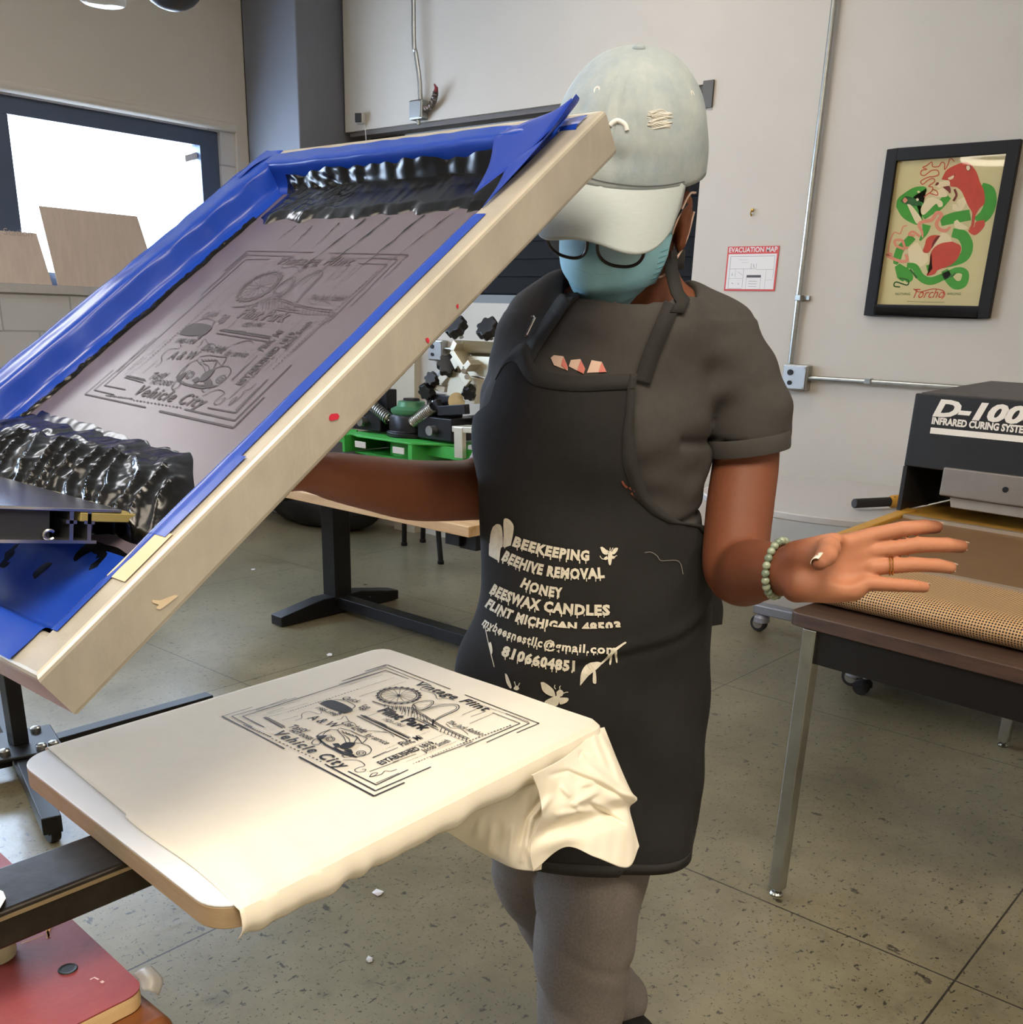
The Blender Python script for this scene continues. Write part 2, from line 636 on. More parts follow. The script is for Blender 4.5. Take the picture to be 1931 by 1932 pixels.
def floor_material():
    m = bpy.data.materials.new('concrete_tiles')
    m.use_nodes = True
    nt = m.node_tree; N = nt.nodes; L = nt.links
    b = N['Principled BSDF']
    tc = N.new('ShaderNodeTexCoord')
    n1 = N.new('ShaderNodeTexNoise'); n1.inputs['Scale'].default_value = 1.6; n1.inputs['Detail'].default_value = 8; n1.inputs['Roughness'].default_value = 0.7
    L.new(tc.outputs['Object'], n1.inputs['Vector'])
    r1 = N.new('ShaderNodeValToRGB')
    r1.color_ramp.elements[0].position = 0.30; r1.color_ramp.elements[0].color = (*lin((98, 91, 70)), 1)
    r1.color_ramp.elements[1].position = 0.72; r1.color_ramp.elements[1].color = (*lin((144, 135, 108)), 1)
    L.new(n1.outputs['Fac'], r1.inputs[0])
    # small scuffs and flecks
    last = r1.outputs[0]
    for sc, lo, hi, rot, st, col, amt in ((13, 0.64, 0.68, 0.6, (1, 2.2, 1), (38, 35, 32), 0.8), (34, 0.61, 0.65, 2.1, (1.9, 1, 1), (34, 31, 29), 0.85),
                                          (80, 0.61, 0.65, 1.2, (1, 1.6, 1), (28, 26, 25), 0.85), (5.5, 0.60, 0.74, 0.2, (1.5, 1, 1), (70, 66, 58), 0.45)):
        mp = N.new('ShaderNodeMapping'); mp.inputs['Rotation'].default_value = (0, 0, rot); mp.inputs['Scale'].default_value = st
        L.new(tc.outputs['Object'], mp.inputs[0])
        n = N.new('ShaderNodeTexNoise'); n.inputs['Scale'].default_value = sc; n.inputs['Detail'].default_value = 5; n.inputs['Roughness'].default_value = 0.62
        L.new(mp.outputs[0], n.inputs['Vector'])
        # patchy: gated by a broad noise
        mr = N.new('ShaderNodeMapRange'); mr.inputs['From Min'].default_value = lo; mr.inputs['From Max'].default_value = hi
        L.new(n.outputs['Fac'], mr.inputs['Value'])
        mu = N.new('ShaderNodeMath'); mu.operation = 'MULTIPLY'; mu.inputs[1].default_value = amt
        L.new(mr.outputs[0], mu.inputs[0])
        mx = N.new('ShaderNodeMix'); mx.data_type = 'RGBA'
        L.new(mu.outputs[0], mx.inputs['Factor']); L.new(last, mx.inputs['A'])
        mx.inputs['B'].default_value = (*lin(col), 1)
        last = mx.outputs['Result']
    # saw-cut seams every 1.35 m
    sx = N.new('ShaderNodeSeparateXYZ'); L.new(tc.outputs['Object'], sx.inputs[0])
    seam = None
    for out, off in (('X', 1.80 + 13.5), ('Y', -2.09 + 13.5)):
        a = N.new('ShaderNodeMath'); a.operation = 'ADD'; a.inputs[1].default_value = off + 0.003
        L.new(sx.outputs[out], a.inputs[0])
        w = N.new('ShaderNodeMath'); w.operation = 'MODULO'; w.inputs[1].default_value = 1.35
        L.new(a.outputs[0], w.inputs[0])
        c = N.new('ShaderNodeMath'); c.operation = 'LESS_THAN'; c.inputs[1].default_value = 0.005
        L.new(w.outputs[0], c.inputs[0])
        if seam is None:
            seam = c.outputs[0]
        else:
            q = N.new('ShaderNodeMath'); q.operation = 'MAXIMUM'
            L.new(seam, q.inputs[0]); L.new(c.outputs[0], q.inputs[1]); seam = q.outputs[0]
    mx = N.new('ShaderNodeMix'); mx.data_type = 'RGBA'
    L.new(seam, mx.inputs['Factor']); L.new(last, mx.inputs['A']); mx.inputs['B'].default_value = (*lin((52, 48, 42)), 1)
    L.new(mx.outputs['Result'], b.inputs['Base Color'])
    rr = N.new('ShaderNodeMapRange'); rr.inputs['To Min'].default_value = 0.20; rr.inputs['To Max'].default_value = 0.42
    L.new(n1.outputs['Fac'], rr.inputs['Value']); L.new(rr.outputs[0], b.inputs['Roughness'])
    n3 = N.new('ShaderNodeTexNoise'); n3.inputs['Scale'].default_value = 28; n3.inputs['Detail'].default_value = 4
    L.new(tc.outputs['Object'], n3.inputs['Vector'])
    bp = N.new('ShaderNodeBump'); bp.inputs['Strength'].default_value = 0.22; bp.inputs['Distance'].default_value = 0.004
    L.new(n3.outputs['Fac'], bp.inputs['Height']); L.new(bp.outputs[0], b.inputs['Normal'])
    return m


def block_material():
    m = bpy.data.materials.new('painted_block')
    m.use_nodes = True
    nt = m.node_tree; N = nt.nodes; L = nt.links
    b = N['Principled BSDF']
    tc = N.new('ShaderNodeTexCoord')
    sp = N.new('ShaderNodeSeparateXYZ'); L.new(tc.outputs['Object'], sp.inputs[0])
    cb = N.new('ShaderNodeCombineXYZ'); L.new(sp.outputs['Y'], cb.inputs['X']); L.new(sp.outputs['Z'], cb.inputs['Y'])
    br = N.new('ShaderNodeTexBrick')
    br.inputs['Scale'].default_value = 1.0
    br.inputs['Brick Width'].default_value = 0.40; br.inputs['Row Height'].default_value = 0.20
    br.inputs['Mortar Size'].default_value = 0.006; br.inputs['Mortar Smooth'].default_value = 0.4
    br.inputs['Color1'].default_value = (*lin((196, 194, 192)), 1); br.inputs['Color2'].default_value = (*lin((186, 185, 186)), 1)
    br.inputs['Mortar'].default_value = (*lin((164, 163, 164)), 1)
    L.new(cb.outputs[0], br.inputs['Vector'])
    L.new(br.outputs['Color'], b.inputs['Base Color'])
    b.inputs['Roughness'].default_value = 0.7
    bp = N.new('ShaderNodeBump'); bp.inputs['Strength'].default_value = 0.5; bp.inputs['Distance'].default_value = 0.01; bp.invert = True
    L.new(br.outputs['Fac'], bp.inputs['Height']); L.new(bp.outputs[0], b.inputs['Normal'])
    return m


X1, Y0 = 2.6, -4.8
struct(MB().box((XL - .3, Y0 - .3, -0.12), (X1 + .3, 5.3, 0)).build('floor', floor_material()))
struct(MB().box((XL - .3, Y0 - .3, ZC), (X1 + .3, 5.3, ZC + .12)).build('ceiling', M_CEIL))
struct(MB().box((X1, Y0, 0), (X1 + .2, 5.2, ZC)).build('wall_right', M_WALL))
struct(MB().box((XL - .2, Y0 - .2, 0), (X1, Y0, ZC)).build('wall_front', M_WALL))

# back wall: white bulkhead with a counter opening, closed by a black shutter behind it
XB0 = ony(650, 160, YB)[0]                   # left end of the bulkhead
XO1 = ony(1322, 330, YB)[0]                  # right side of the opening
ZH = ony(860, 222, YB)[2]                    # header height
ZO = ony(930, 572, YB)[2]                    # counter height of the opening
XO0 = XB0 + 0.16
mb = MB()
mb.box((XB0, YB, ZH), (X1, YB + .35, ZC))
mb.box((XO1, YB, 0), (X1, YB + .35, ZH))
mb.box((XB0, YB, 0), (XO1, YB + .35, ZO))
struct(mb.build('wall_back', M_WALL))
struct(MB().box((XL - .2, 5.1, 0), (X1, 5.3, ZC)).build('wall_back', M_WALL))
sh = struct(MB().box((XB0 - .05, YB + .24, ZO), (XO1, YB + .30, ZH)).build('window_1', mat('shutter_black', (9, 9, 10), 0.7, spec=.2)))
mb = MB()
for k in range(11):
    z = ZO + .06 + k * .095
    mb.box((XO0, YB + .225, z), (XO1, YB + .24, z + .012))
mb.build('slat', mat('shutter_slat', (14, 14, 15), 0.7, spec=.2), sh)
MB().box((XO0 + .05, YB + .20, ZO + .0), (XO1, YB + .24, ZO + .05)).build('bottom_rail', mat('rail_grey', (96, 95, 92), 0.5, 0.5), sh)
struct(MB().box((XB0 + .02, YB + .02, ZH - .025), (XO1 + .06, YB + .12, ZH - .001)).build('trim_1', mat('header_brown', (98, 90, 84), 0.6)))
struct(MB().box((XB0 + .4, YB + .13, ZH - .045), (XO1, YB + .16, ZH - .02)).build('trim_2', mat('track_grey', (150, 146, 140), 0.5)))
p = ony(1328, 150, YB)
struct(MB().box((XO1 - .02, YB - .012, ZH - .10), (XO1 + .035, YB - .001, ZH + .012)).build('trim_3', mat('bracket_steel', (92, 88, 82), 0.5, 0.6)))
struct(MB().box((ony(752, 740, YB)[0], YB - .05, 0), (ony(793, 740, YB)[0], YB, ZO)).build('trim_4', mat('beige_post', (190, 180, 160), 0.7)))

# left wall: storefront window over painted block, boxed soffit above
YW1 = onx(415, 249, XL)[1]; ZG1 = onx(379, 273, XL)[2]; ZF = onx(415, 249, XL)[2]; ZS = onx(0, 534, XL)[2]
YC = 4.27
YW0 = -2.9
mb = MB()
mb.box((XL - .25, Y0, 0), (XL, YC, ZS - .03))
mb.box((XL - .25, Y0, ZF), (XL, YC, ZC))
mb.box((XL - .25, YW1, ZS - .03), (XL, 5.1, ZF))
mb.box((XL - .25, Y0, ZS - .03), (XL, YW0, ZF))
mb.box((XL - .25, YC, 0), (XL, 5.1, ZS)); mb.box((XL - .25, YC, ZF), (XL, 5.1, ZC))
wl = struct(mb.build('wall_left', block_material()))
struct(MB().box((XL, Y0, ZF + .045), (XL + .03, onx(440, 242, XL)[1] - .0, ZC)).build('wall_left', M_WALL))
struct(MB().box((XL, YW1 + .10, 0), (XL + .028, YC, ZC)).build('wall_left', M_WALL))
struct(MB().box((XL - .01, YW0, ZS - .045), (XL + .02, YW1, ZS)).build('trim_5', mat('sill_stone', (178, 174, 170), 0.7, var=.08, scale=14)))
struct(MB().cyl((XL + .012, Y0, ZF + .035), (XL + .012, onx(440, 242, XL)[1], ZF + .035), .03, 12).build('trim_6', M_WALL, smooth=True))
# window 2 with its frame, mullions and panes
wn = thing('window_2', 'storefront window with dark aluminium frame above the block wall', 'window', (XL, 0, ZS))
del wn['label'], wn['category']
wn['kind'] = 'structure'
fw = 0.09
mb = MB()
mb.box((XL - .12, YW0, ZG1), (XL - .03, YW1, ZF)).box((XL - .12, YW0, ZS), (XL - .03, YW1, ZS + .07))
mb.box((XL - .12, YW1 - .13, ZS + .07), (XL - .03, YW1, ZG1)).box((XL - .12, YW0, ZS + .07), (XL - .03, YW0 + .1, ZG1))
mb.build('window_frame', M_DARKMETAL, wn)
YM = onx(19, 214, XL)[1]
for k in range(4):
    y = YM - .14 - k * 1.42
    MB().box((XL - .12, y, ZS + .07), (XL - .03, y + .14, ZG1)).build('mullion', M_DARKMETAL, wn, bevel=.004)
M_PANE = bpy.data.materials.new('window_glass'); M_PANE.use_nodes = True
nt = M_PANE.node_tree
for n in list(nt.nodes):
    nt.nodes.remove(n)
out = nt.nodes.new('ShaderNodeOutputMaterial'); mx = nt.nodes.new('ShaderNodeMixShader'); tr = nt.nodes.new('ShaderNodeBsdfTransparent')
gl = nt.nodes.new('ShaderNodeBsdfGlossy'); gl.inputs['Roughness'].default_value = 0.02
lw_ = nt.nodes.new('ShaderNodeLayerWeight'); lw_.inputs[0].default_value = .5
po = nt.nodes.new('ShaderNodeMath'); po.operation = 'POWER'; po.inputs[1].default_value = 5
ml = nt.nodes.new('ShaderNodeMath'); ml.operation = 'MULTIPLY_ADD'; ml.inputs[1].default_value = .8; ml.inputs[2].default_value = .035
nt.links.new(lw_.outputs['Facing'], po.inputs[0]); nt.links.new(po.outputs[0], ml.inputs[0]); nt.links.new(ml.outputs[0], mx.inputs[0])
nt.links.new(tr.outputs[0], mx.inputs[1]); nt.links.new(gl.outputs[0], mx.inputs[2]); nt.links.new(mx.outputs[0], out.inputs[0])
ye = [YM - .14 - k * 1.42 for k in range(4)]
for a, b in [(YM, YW1 - .13)] + [(ye[k + 1] + .14, ye[k]) for k in range(3)] + [(YW0 + .1, ye[3])]:
    MB().box((XL - .078, a, ZS + .07), (XL - .072, b, ZG1)).build('pane', M_PANE, wn)
# grey corner column
xc = ony(560, 100, YC)[0]
struct(MB().box((XL + .03, YC, 0), (xc, 5.1, ZC)).build('trim_7', M_GREYPAINT, bevel=.01))

# small paper label on the glass
pts = [onx(x, y, XL - .068) for x, y in ((349, 293), (371, 287), (375, 299), (350, 306))]
lb = MB().add(pts + [q + np.array([.001, 0, 0]) for q in pts], [(0, 1, 2, 3), (7, 6, 5, 4), (0, 4, 5, 1), (1, 5, 6, 2), (2, 6, 7, 3), (3, 7, 4, 0)]).build('paper_label', mat('paper_grey', (205, 205, 208), 0.8))
tag(lb, 'small grey paper label stuck to the upper right of the window glass', 'label')

# two plywood boards standing on the sill against the glass
M_BOARD = mat('pale_plywood', (204, 186, 172), 0.7, var=.07, scale=6, stretch=(1, 6, 1))
def board(corners, name, label):
    t = thing(name, label, 'board', onx(*corners[3], XL + .03))
    lo, hi = [], []
    for i, (x, y) in enumerate(corners):
        X = XL - .02 if i in (0, 1) else XL + .012
        lo.append(onx(x, y, X)); hi.append(onx(x, y, X) + np.array([.006, 0, 0]))
    for i in (2, 3):
        lo[i][2] = hi[i][2] = ZS + .001
    MB().add(lo + hi, [(0, 1, 2, 3), (7, 6, 5, 4), (0, 4, 5, 1), (1, 5, 6, 2), (2, 6, 7, 3), (3, 7, 4, 0)]).build('panel', M_BOARD, t)
    return t
board([(72, 388), (258, 408), (303, 545), (109, 540)], 'plywood_board', 'pale plywood board standing tilted against the window, nearer the column')
t = board([(-120, 426), (68, 440), (98, 536), (-90, 536)], 'plywood_board', 'pinkish plywood board with faint lettering, at the left end of the sill')
mb = MB()
p0, p1 = onx(-62, 438, XL - .012) , onx(61, 447, XL - .012)
p0[0] = p1[0] = XL - .0105
line_text(mb, 'Printing Station', p0, p1, .035, (1, 0, 0))
mb.build('lettering', mat('faint_print', (176, 160, 152), 0.8), t)

# ================================================================== things on the back wall
def conduit(pts, r, name, label, straps=()):
    t = thing(name, label, 'pipe', pts[0])
    MB().tube(pts, r, 14).build('tube', M_STEEL, t, smooth=True)
    for s in straps:
        s = np.array(s)
        MB().box(s + np.array([-.014, -.02, -.012]), s + np.array([.014, .02, .012])).box(s + np.array([.014, .008, -.010]), s + np.array([.045, .02, .010])).build('strap', M_STEEL, t, bevel=.002)
    return t


def wallbox(c, w, h, d, name, label, knock=True):
    t = thing(name, label, 'junction box', c)
    MB().box((c[0] - w / 2, YB - d, c[2] - h / 2), (c[0] + w / 2, YB - .001, c[2] + h / 2)).build('box', M_STEEL, t, bevel=.006)
    MB().box((c[0] - w / 2 + .006, YB - d - .006, c[2] - h / 2 + .006), (c[0] + w / 2 - .006, YB - d, c[2] + h / 2 - .006)).build('cover_plate', mat('plate_steel', (176, 178, 178), 0.35, 0.8), t, bevel=.003)
    if knock:
        MB().cyl((c[0] - .02, YB - d - .012, c[2] + .022), (c[0] - .02, YB - d - .005, c[2] + .022), .013).build('plug', M_BLACK, t)
        MB().cyl((c[0] - .018, YB - d - .012, c[2] - .024), (c[0] - .018, YB - d - .005, c[2] - .024), .010).build('plug', M_BLACK, t)
    for sz in (1, -1):
        MB().cyl((c[0] + w * .38, YB - d - .009, c[2] + sz * h * .38), (c[0] + w * .38, YB - d - .005, c[2] + sz * h * .38), .004, 10).build('screw', M_STEEL, t)
    return t


yb = YB - .022
top = ony(1575, 0, yb); lowp = ony(1491.5, 690, yb)
top[2] = ZC - .01; dx = (lowp[0] - ony(1575, 0, yb)[0]) / (lowp[2] - ony(1575, 0, yb)[2])
top[0] = ony(1575, 0, yb)[0] + dx * (ZC - .01 - ony(1575, 0, yb)[2])
conduit([top, lowp], .0125, 'conduit_pipe', 'vertical galvanised conduit pipe on the wall beside the framed poster', [ony(1509, 562, yb)])
cb_ = ony(1503, 712, YB - .03)
wallbox(cb_, .125, .115, .05, 'junction_box', 'grey metal junction box at the foot of the vertical conduit, by the shoulder')
conduit([ony(1520, 713, yb), ony(1745, 727, yb) + np.array([.9, 0, 0])], .0125, 'conduit_pipe', 'horizontal galvanised conduit pipe running to the black curing oven', [ony(1640, 719, yb)])
# upper conduit with box over the opening
q = [ony(779, 0, YB - .05), ony(781, 60, YB - .05), ony(785, 100, YB - .045), ony(792, 150, YB - .035), ony(794, 195, YB - .03)]
q[0][2] = ZC - .01; q[0][0] = q[1][0]
conduit(catmull(q, 24), .0125, 'conduit_pipe', 'bent grey conduit pipe coming down above the shutter opening')
cj = ony(790, 208, YB - .03)
t = wallbox(cj, .105, .10, .055, 'junction_box', 'small square junction box with a short flexible cable above the shutter', False)
fx = catmull([cj + np.array([.055, 0, .0]), cj + np.array([.10, -.01, .005]), cj + np.array([.14, -.015, .035]), cj + np.array([.155, -.015, .075])], 40)
MB().tube(fx, [.017 + .003 * math.sin(i * 2.6) for i in range(40)], 10).build('flexible_cable', mat('flex_metal', (120, 112, 108), 0.4, 0.7), t, smooth=True)
MB().tube([fx[-1], fx[-1] + np.array([.004, 0, .02]), fx[-1] + np.array([-.012, 0, .04])], [.014, .010, .004], 8).build('wire_end', mat('wire_red', (120, 40, 44), 0.5), t, smooth=True)
MB().cyl(cj + np.array([0, 0, -.05]), cj + np.array([0, 0, -.075]), .012).build('bushing', M_STEEL, t)
# camera
cc = ony(680, 224, YB - .03)
t = thing('security_camera', 'tiny white cube camera with a black face at the left end of the bulkhead', 'camera', cc)
R = rotz(math.radians(28))
MB().box((-.026, -.03, -.03), (.026, .03, .03), R, cc).build('body', mat('white_plastic', (212, 210, 206), 0.4), t, bevel=.012, seg=3)
MB().box((-.021, -.036, -.025), (.021, -.029, .025), R, cc).build('lens_face', mat('gloss_black', (16, 20, 28), 0.15), t, bevel=.008, seg=3)
MB().tube([cc + np.array([.02, .02, -.03]), cc + np.array([.022, .025, -.12]), cc + np.array([.025, .03, -.3])], .0025, 6).build('cable', mat('white_plastic', (212, 210, 206)), t)

# boxed conduit glimpsed behind the press
cg = ony(826, 661, YB - .03)
wallbox(cg, .12, .12, .05, 'junction_box', 'grey junction box on the wall behind the green press')
conduit([ony(840, 658, yb), ony(840, 658, yb) + np.array([1.35, 0, 0])], .0125, 'conduit_pipe', 'short conduit pipe on the wall behind the green press')
# brass hook
hk = ony(1420, 400, YB - .004)
t = thing('wall_hook', 'tiny brass hook on the wall above the evacuation map', 'hook', hk)
MB().cyl(hk + np.array([0, .0035, .008]), hk + np.array([0, -.006, .008]), .007, 12).tube(catmull([hk + np.array([0, -.006, .006]), hk + np.array([0, -.014, -.004]), hk + np.array([0, -.008, -.016]), hk + np.array([0, -.001, -.012])], 12), .003, 8).build('hook', mat('brass', (170, 130, 60), 0.3, 0.9), t)

# evacuation map
def wp(x, y, d=.004):
    return ony(x, y, YB - d)
ev = thing('evacuation_map', 'white evacuation map with a red border on the wall right of the capped person', 'sign', wp(1420, 507, 0))
o4 = [wp(1374, 466), wp(1470, 463), wp(1463, 549), wp(1366, 549)]
x0, x1_ = (o4[0][0] + o4[3][0]) / 2, (o4[1][0] + o4[2][0]) / 2
z1, z0 = (o4[0][2] + o4[1][2]) / 2, (o4[2][2] + o4[3][2]) / 2
MB().box((x0, YB - .003, z0), (x1_, YB - .0005, z1)).build('red_border', mat('sign_red', (196, 60, 52), 0.5), ev)
w_, h_ = x1_ - x0, z1 - z0
hz = z1 - h_ * .17
MB().box((x0 + .008, YB - .0036, z0 + .008), (x1_ - .008, YB - .0025, hz)).build('map_sheet', mat('sign_white', (222, 216, 210), 0.5), ev)
mb = MB()
line_text(mb, 'EVACUATION MAP', (x0 + .008, YB - .0038, hz + .008), (x1_ - .008, YB - .0038, hz + .008), .021, (0, -1, 0), bold=.02)
mb.build('heading', mat('sign_white', (222, 216, 210)), ev)
mb = MB()
fn = lambda q: np.array([x0 + w_ * q[0], YB - .0040, z0 + h_ * q[1]])
for a, b, wd in [((.08, .05), (.08, .78), .006), ((.08, .78), (.94, .78), .006), ((.94, .78), (.94, .30), .004), ((.08, .50), (.60, .50), .005), ((.36, .50), (.36, .08), .005), ((.60, .50), (.60, .62), .004), ((.60, .48), (.94, .48), .004), ((.08, .05), (.36, .05), .005), ((.08, .28), (.36, .28), .003), ((.2, .5), (.2, .3), .003), ((.50, .62), (.50, .50), .006), ((.80, .48), (.80, .05), .003), ((.80, .25), (.94, .25), .003), ((.30, .64), (.45, .64), .003), ((.25, .70), (.42, .70), .003), ((.54, .60), (.56, .52), .008), ((.24, .44), (.34, .36), .004), ((.14, .4), (.14, .34), .008), ((.28, .18), (.28, .14), .008), ((.14, .18), (.18, .16), .008)]:
    ribbon(mb, [a, b], wd, fn)
for zz in (.26, .20, .14):
    ribbon(mb, [(.48, zz - .04), (.64, zz - .04)], .006, fn)
ribbon(mb, [(.43, .30), (.43, .04), (.71, .04), (.71, .30)], .004, fn)
ribbon(mb, [(.43, .33), (.71, .33)], .055, fn)
mb.build('floor_plan', mat('plan_ink', (70, 68, 70), 0.6), ev)

# framed poster
ps = thing('framed_poster', 'black framed poster of a red bear fighting a green snake on the wall', 'picture', wp(1775, 430, 0))
q4 = [wp(1673, 282, .025), wp(1929, 262, .025), wp(1867, 600, .025), wp(1632, 596, .025)]
px0, px1 = (q4[0][0] + q4[3][0]) / 2, (q4[1][0] + q4[2][0]) / 2
pz1, pz0 = (q4[0][2] + q4[1][2]) / 2, (q4[2][2] + q4[3][2]) / 2
fwp = .047
M_FRAME = mat('frame_black', (18, 16, 15), 0.45, spec=.3)
mb = MB()
for lo, hi in (((px0, YB - .03, pz0), (px0 + fwp, YB - .002, pz1)), ((px1 - fwp, YB - .03, pz0), (px1, YB - .002, pz1)), ((px0 + fwp, YB - .03, pz1 - fwp), (px1 - fwp, YB - .002, pz1)), ((px0 + fwp, YB - .03, pz0), (px1 - fwp, YB - .002, pz0 + fwp))):
    mb.box(lo, hi)
mb.build('frame', M_FRAME, ps, bevel=.003)
YP = YB - .012
MB().box((px0 + fwp, YP, pz0 + fwp), (px1 - fwp, YP + .004, pz1 - fwp)).build('print', mat('poster_cream', (206, 190, 138), 0.8, var=.04, scale=5), ps)
MB().box((px0 + fwp, YB - .022, pz0 + fwp), (px1 - fwp, YB - .020, pz1 - fwp)).build('glass', M_PANE, ps)
# drawing: coordinates read off an enlargement of the poster (5.365 times), corners of the print rectangle mapped to the sheet
iw = [wp(1688, 300, .012), wp(1903, 283, .012)]


def pp(q, d=.0006):
    x, y = q[0] / 5.365 + 1630, q[1] / 5.365 + 260
    r = ony(x, y, YP - d)
    return r


P_GREEN = mat('poster_green', (62, 148, 44), 0.8, var=.10, scale=60)
P_DGREEN = mat('poster_dark_green', (38, 92, 40), 0.8)
P_RED = mat('poster_red', (192, 66, 44), 0.8, var=.08, scale=50)
P_DRED = mat('poster_dark_red', (112, 34, 28), 0.8)
P_PINK = mat('poster_pink', (216, 134, 106), 0.8)
P_CREAM = mat('poster_pale', (228, 208, 164), 0.8)


def poly(mb, pts, d, smooth=True):
    P = catmull(list(pts) + [pts[0]], len(pts) * 5) if smooth else np.array(pts, float)
    if smooth:
        P = P[:-1]
    c = P.mean(0)
    vs = [pp(q, d) for q in P] 
    me = bmesh.new()
    bv = [me.verts.new(tuple(v)) for v in vs]
    f = me.faces.new(bv)
    bmesh.ops.triangulate(me, faces=[f])
    me.verts.index_update()
    mb.add([v.co[:] for v in me.verts], [tuple(v.index for v in fc.verts) for fc in me.faces])
    me.free()


def band(mb, pts, w, d, n=40):
    P = catmull(pts, n)
    ws = np.interp(np.linspace(0, 1, n), np.linspace(0, 1, len(w)), w) if hasattr(w, '__len__') else [w] * n
    Lp, Rp = [], []
    for i in range(n):
        tt = P[min(i + 1, n - 1)] - P[max(i - 1, 0)]
        tt = tt / (np.linalg.norm(tt) + 1e-9)
        nn = np.array([-tt[1], tt[0]]) * ws[i] / 2
        Lp.append(pp(P[i] + nn, d)); Rp.append(pp(P[i] - nn, d))
    mb.add(Lp + Rp, [(i, i + 1, n + i + 1, n + i) for i in range(n - 1)])


mb = MB()
band(mb, [(1190, 500), (1270, 540), (1285, 650), (1240, 770), (1150, 850)], [100, 120, 125, 120, 100], .0006)
band(mb, [(900, 960), (1000, 990), (1050, 1090), (1020, 1200), (900, 1260), (640, 1320)], [90, 120, 120, 100, 80, 60], .0006)
band(mb, [(340, 1290), (400, 1370), (450, 1420), (460, 1460)], [60, 150, 120, 40], .0006)
band(mb, [(440, 1290), (520, 1310), (580, 1410), (680, 1450), (820, 1400), (950, 1340), (1030, 1370), (1010, 1470), (930, 1490), (860, 1420), (820, 1340)], [50, 70, 80, 80, 70, 60, 70, 80, 90, 90, 70], .0007, 70)
band(mb, [(600, 800), (680, 730), (760, 690), (860, 590)], [70, 100, 90, 70], .0006)
band(mb, [(780, 850), (920, 810), (1080, 780)], [90, 115, 110], .0007)
band(mb, [(640, 880), (620, 960), (570, 1040)], [90, 60, 20], .0006)
band(mb, [(500, 1000), (430, 1070), (370, 1130), (340, 1220), (320, 1280)], [80, 80, 80, 80, 40], .0006)
poly(mb, [(330, 700), (345, 620), (420, 555), (520, 500), (620, 495), (640, 540), (600, 575), (500, 600), (600, 660), (590, 690), (540, 690), (600, 820), (560, 880), (480, 860), (390, 800)], .0006)
mb.build('print_green', P_GREEN, ps)
mb = MB()
poly(mb, [(370, 640), (440, 590), (560, 640), (590, 680), (500, 690), (420, 670)], .0009)
band(mb, [(370, 1510), (310, 1500), (330, 1460), (440, 1490), (450, 1440), (360, 1420)], 14, .0009)
band(mb, [(470, 1330), (510, 1380), (540, 1420)], 20, .0009)
band(mb, [(930, 1370), (900, 1400), (870, 1400)], 16, .0009)
mb.build('print_dark_green', P_DGREEN, ps)
mb = MB()
poly(mb, [(790, 420), (850, 320), (1000, 250), (1070, 260), (1140, 340), (1180, 450), (1220, 540), (1225, 660), (1170, 720), (1130, 800), (1115, 900), (1070, 920), (1100, 860), (1100, 760), (1060, 690), (1020, 600), (990, 540), (940, 500), (880, 490), (870, 440)], .0010)
poly(mb, [(1225, 830), (1220, 900), (1130, 985), (1060, 940), (1120, 900), (1140, 850)], .0008)
poly(mb, [(900, 1050), (985, 1100), (960, 1210), (880, 1290), (750, 1340), (720, 1380), (640, 1395), (660, 1350), (700, 1320), (670, 1230), (700, 1130), (780, 1070)], .0010)
poly(mb, [(780, 990), (700, 985), (640, 1020), (620, 1090), (600, 1150), (660, 1160), (720, 1060)], .0010)
mb.build('print_red', P_RED, ps)
mb = MB()
poly(mb, [(780, 990), (740, 1000), (700, 1060), (690, 1120), (730, 1060)], .0013)
poly(mb, [(800, 500), (870, 490), (880, 560), (840, 540)], .0013)
poly(mb, [(740, 450), (765, 455), (750, 480), (725, 480)], .0014)
band(mb, [(850, 410), (890, 400), (930, 375)], 10, .0014)
poly(mb, [(1030, 290), (1060, 270), (1090, 300), (1060, 340)], .0013)
band(mb, [(920, 520), (940, 580), (910, 640)], 22, .0013)
mb.build('print_dark_red', P_DRED, ps)
mb = MB()
band(mb, [(1040, 610), (990, 660), (960, 700), (900, 700)], [40, 90, 90, 50], .0008)
poly(mb, [(760, 450), (860, 430), (870, 480), (820, 490), (770, 510), (740, 490)], .0012)
poly(mb, [(800, 500), (850, 570), (820, 600), (700, 580)], .0007)
poly(mb, [(700, 600), (790, 640), (800, 690), (760, 700), (730, 670), (610, 780), (580, 720), (640, 620)], .0011)
poly(mb, [(915, 850), (950, 830), (980, 860), (1060, 910), (1000, 930), (930, 910)], .0012)
poly(mb, [(440, 670), (490, 690), (590, 830), (540, 870), (480, 760)], .0010)
poly(mb, [(900, 1050), (860, 980), (790, 965), (720, 1060), (670, 1180), (690, 1140), (780, 1070)], .0009)
poly(mb, [(450, 1120), (540, 1060), (600, 1150), (650, 1180), (650, 1250), (560, 1310), (470, 1260)], .0005)
mb.build('print_pale', P_CREAM, ps)
mb = MB()
poly(mb, [(852, 408), (885, 392), (915, 380), (905, 412), (870, 425)], .0018)
poly(mb, [(1040, 290), (1060, 280), (1080, 300), (1065, 330), (1045, 320)], .0018)
poly(mb, [(540, 545), (560, 535), (575, 550), (555, 560)], .0018); poly(mb, [(530, 620), (550, 610), (560, 630), (540, 640)], .0018)
band(mb, [(800, 505), (860, 555)], 10, .0018); band(mb, [(780, 500), (800, 520)], 8, .0018)
mb.build('print_highlight', P_CREAM, ps)
mb = MB()
poly(mb, [(395, 632), (418, 605), (445, 632), (418, 660)], .0016)
mb.build('print_pink', P_PINK, ps)
mb = MB()
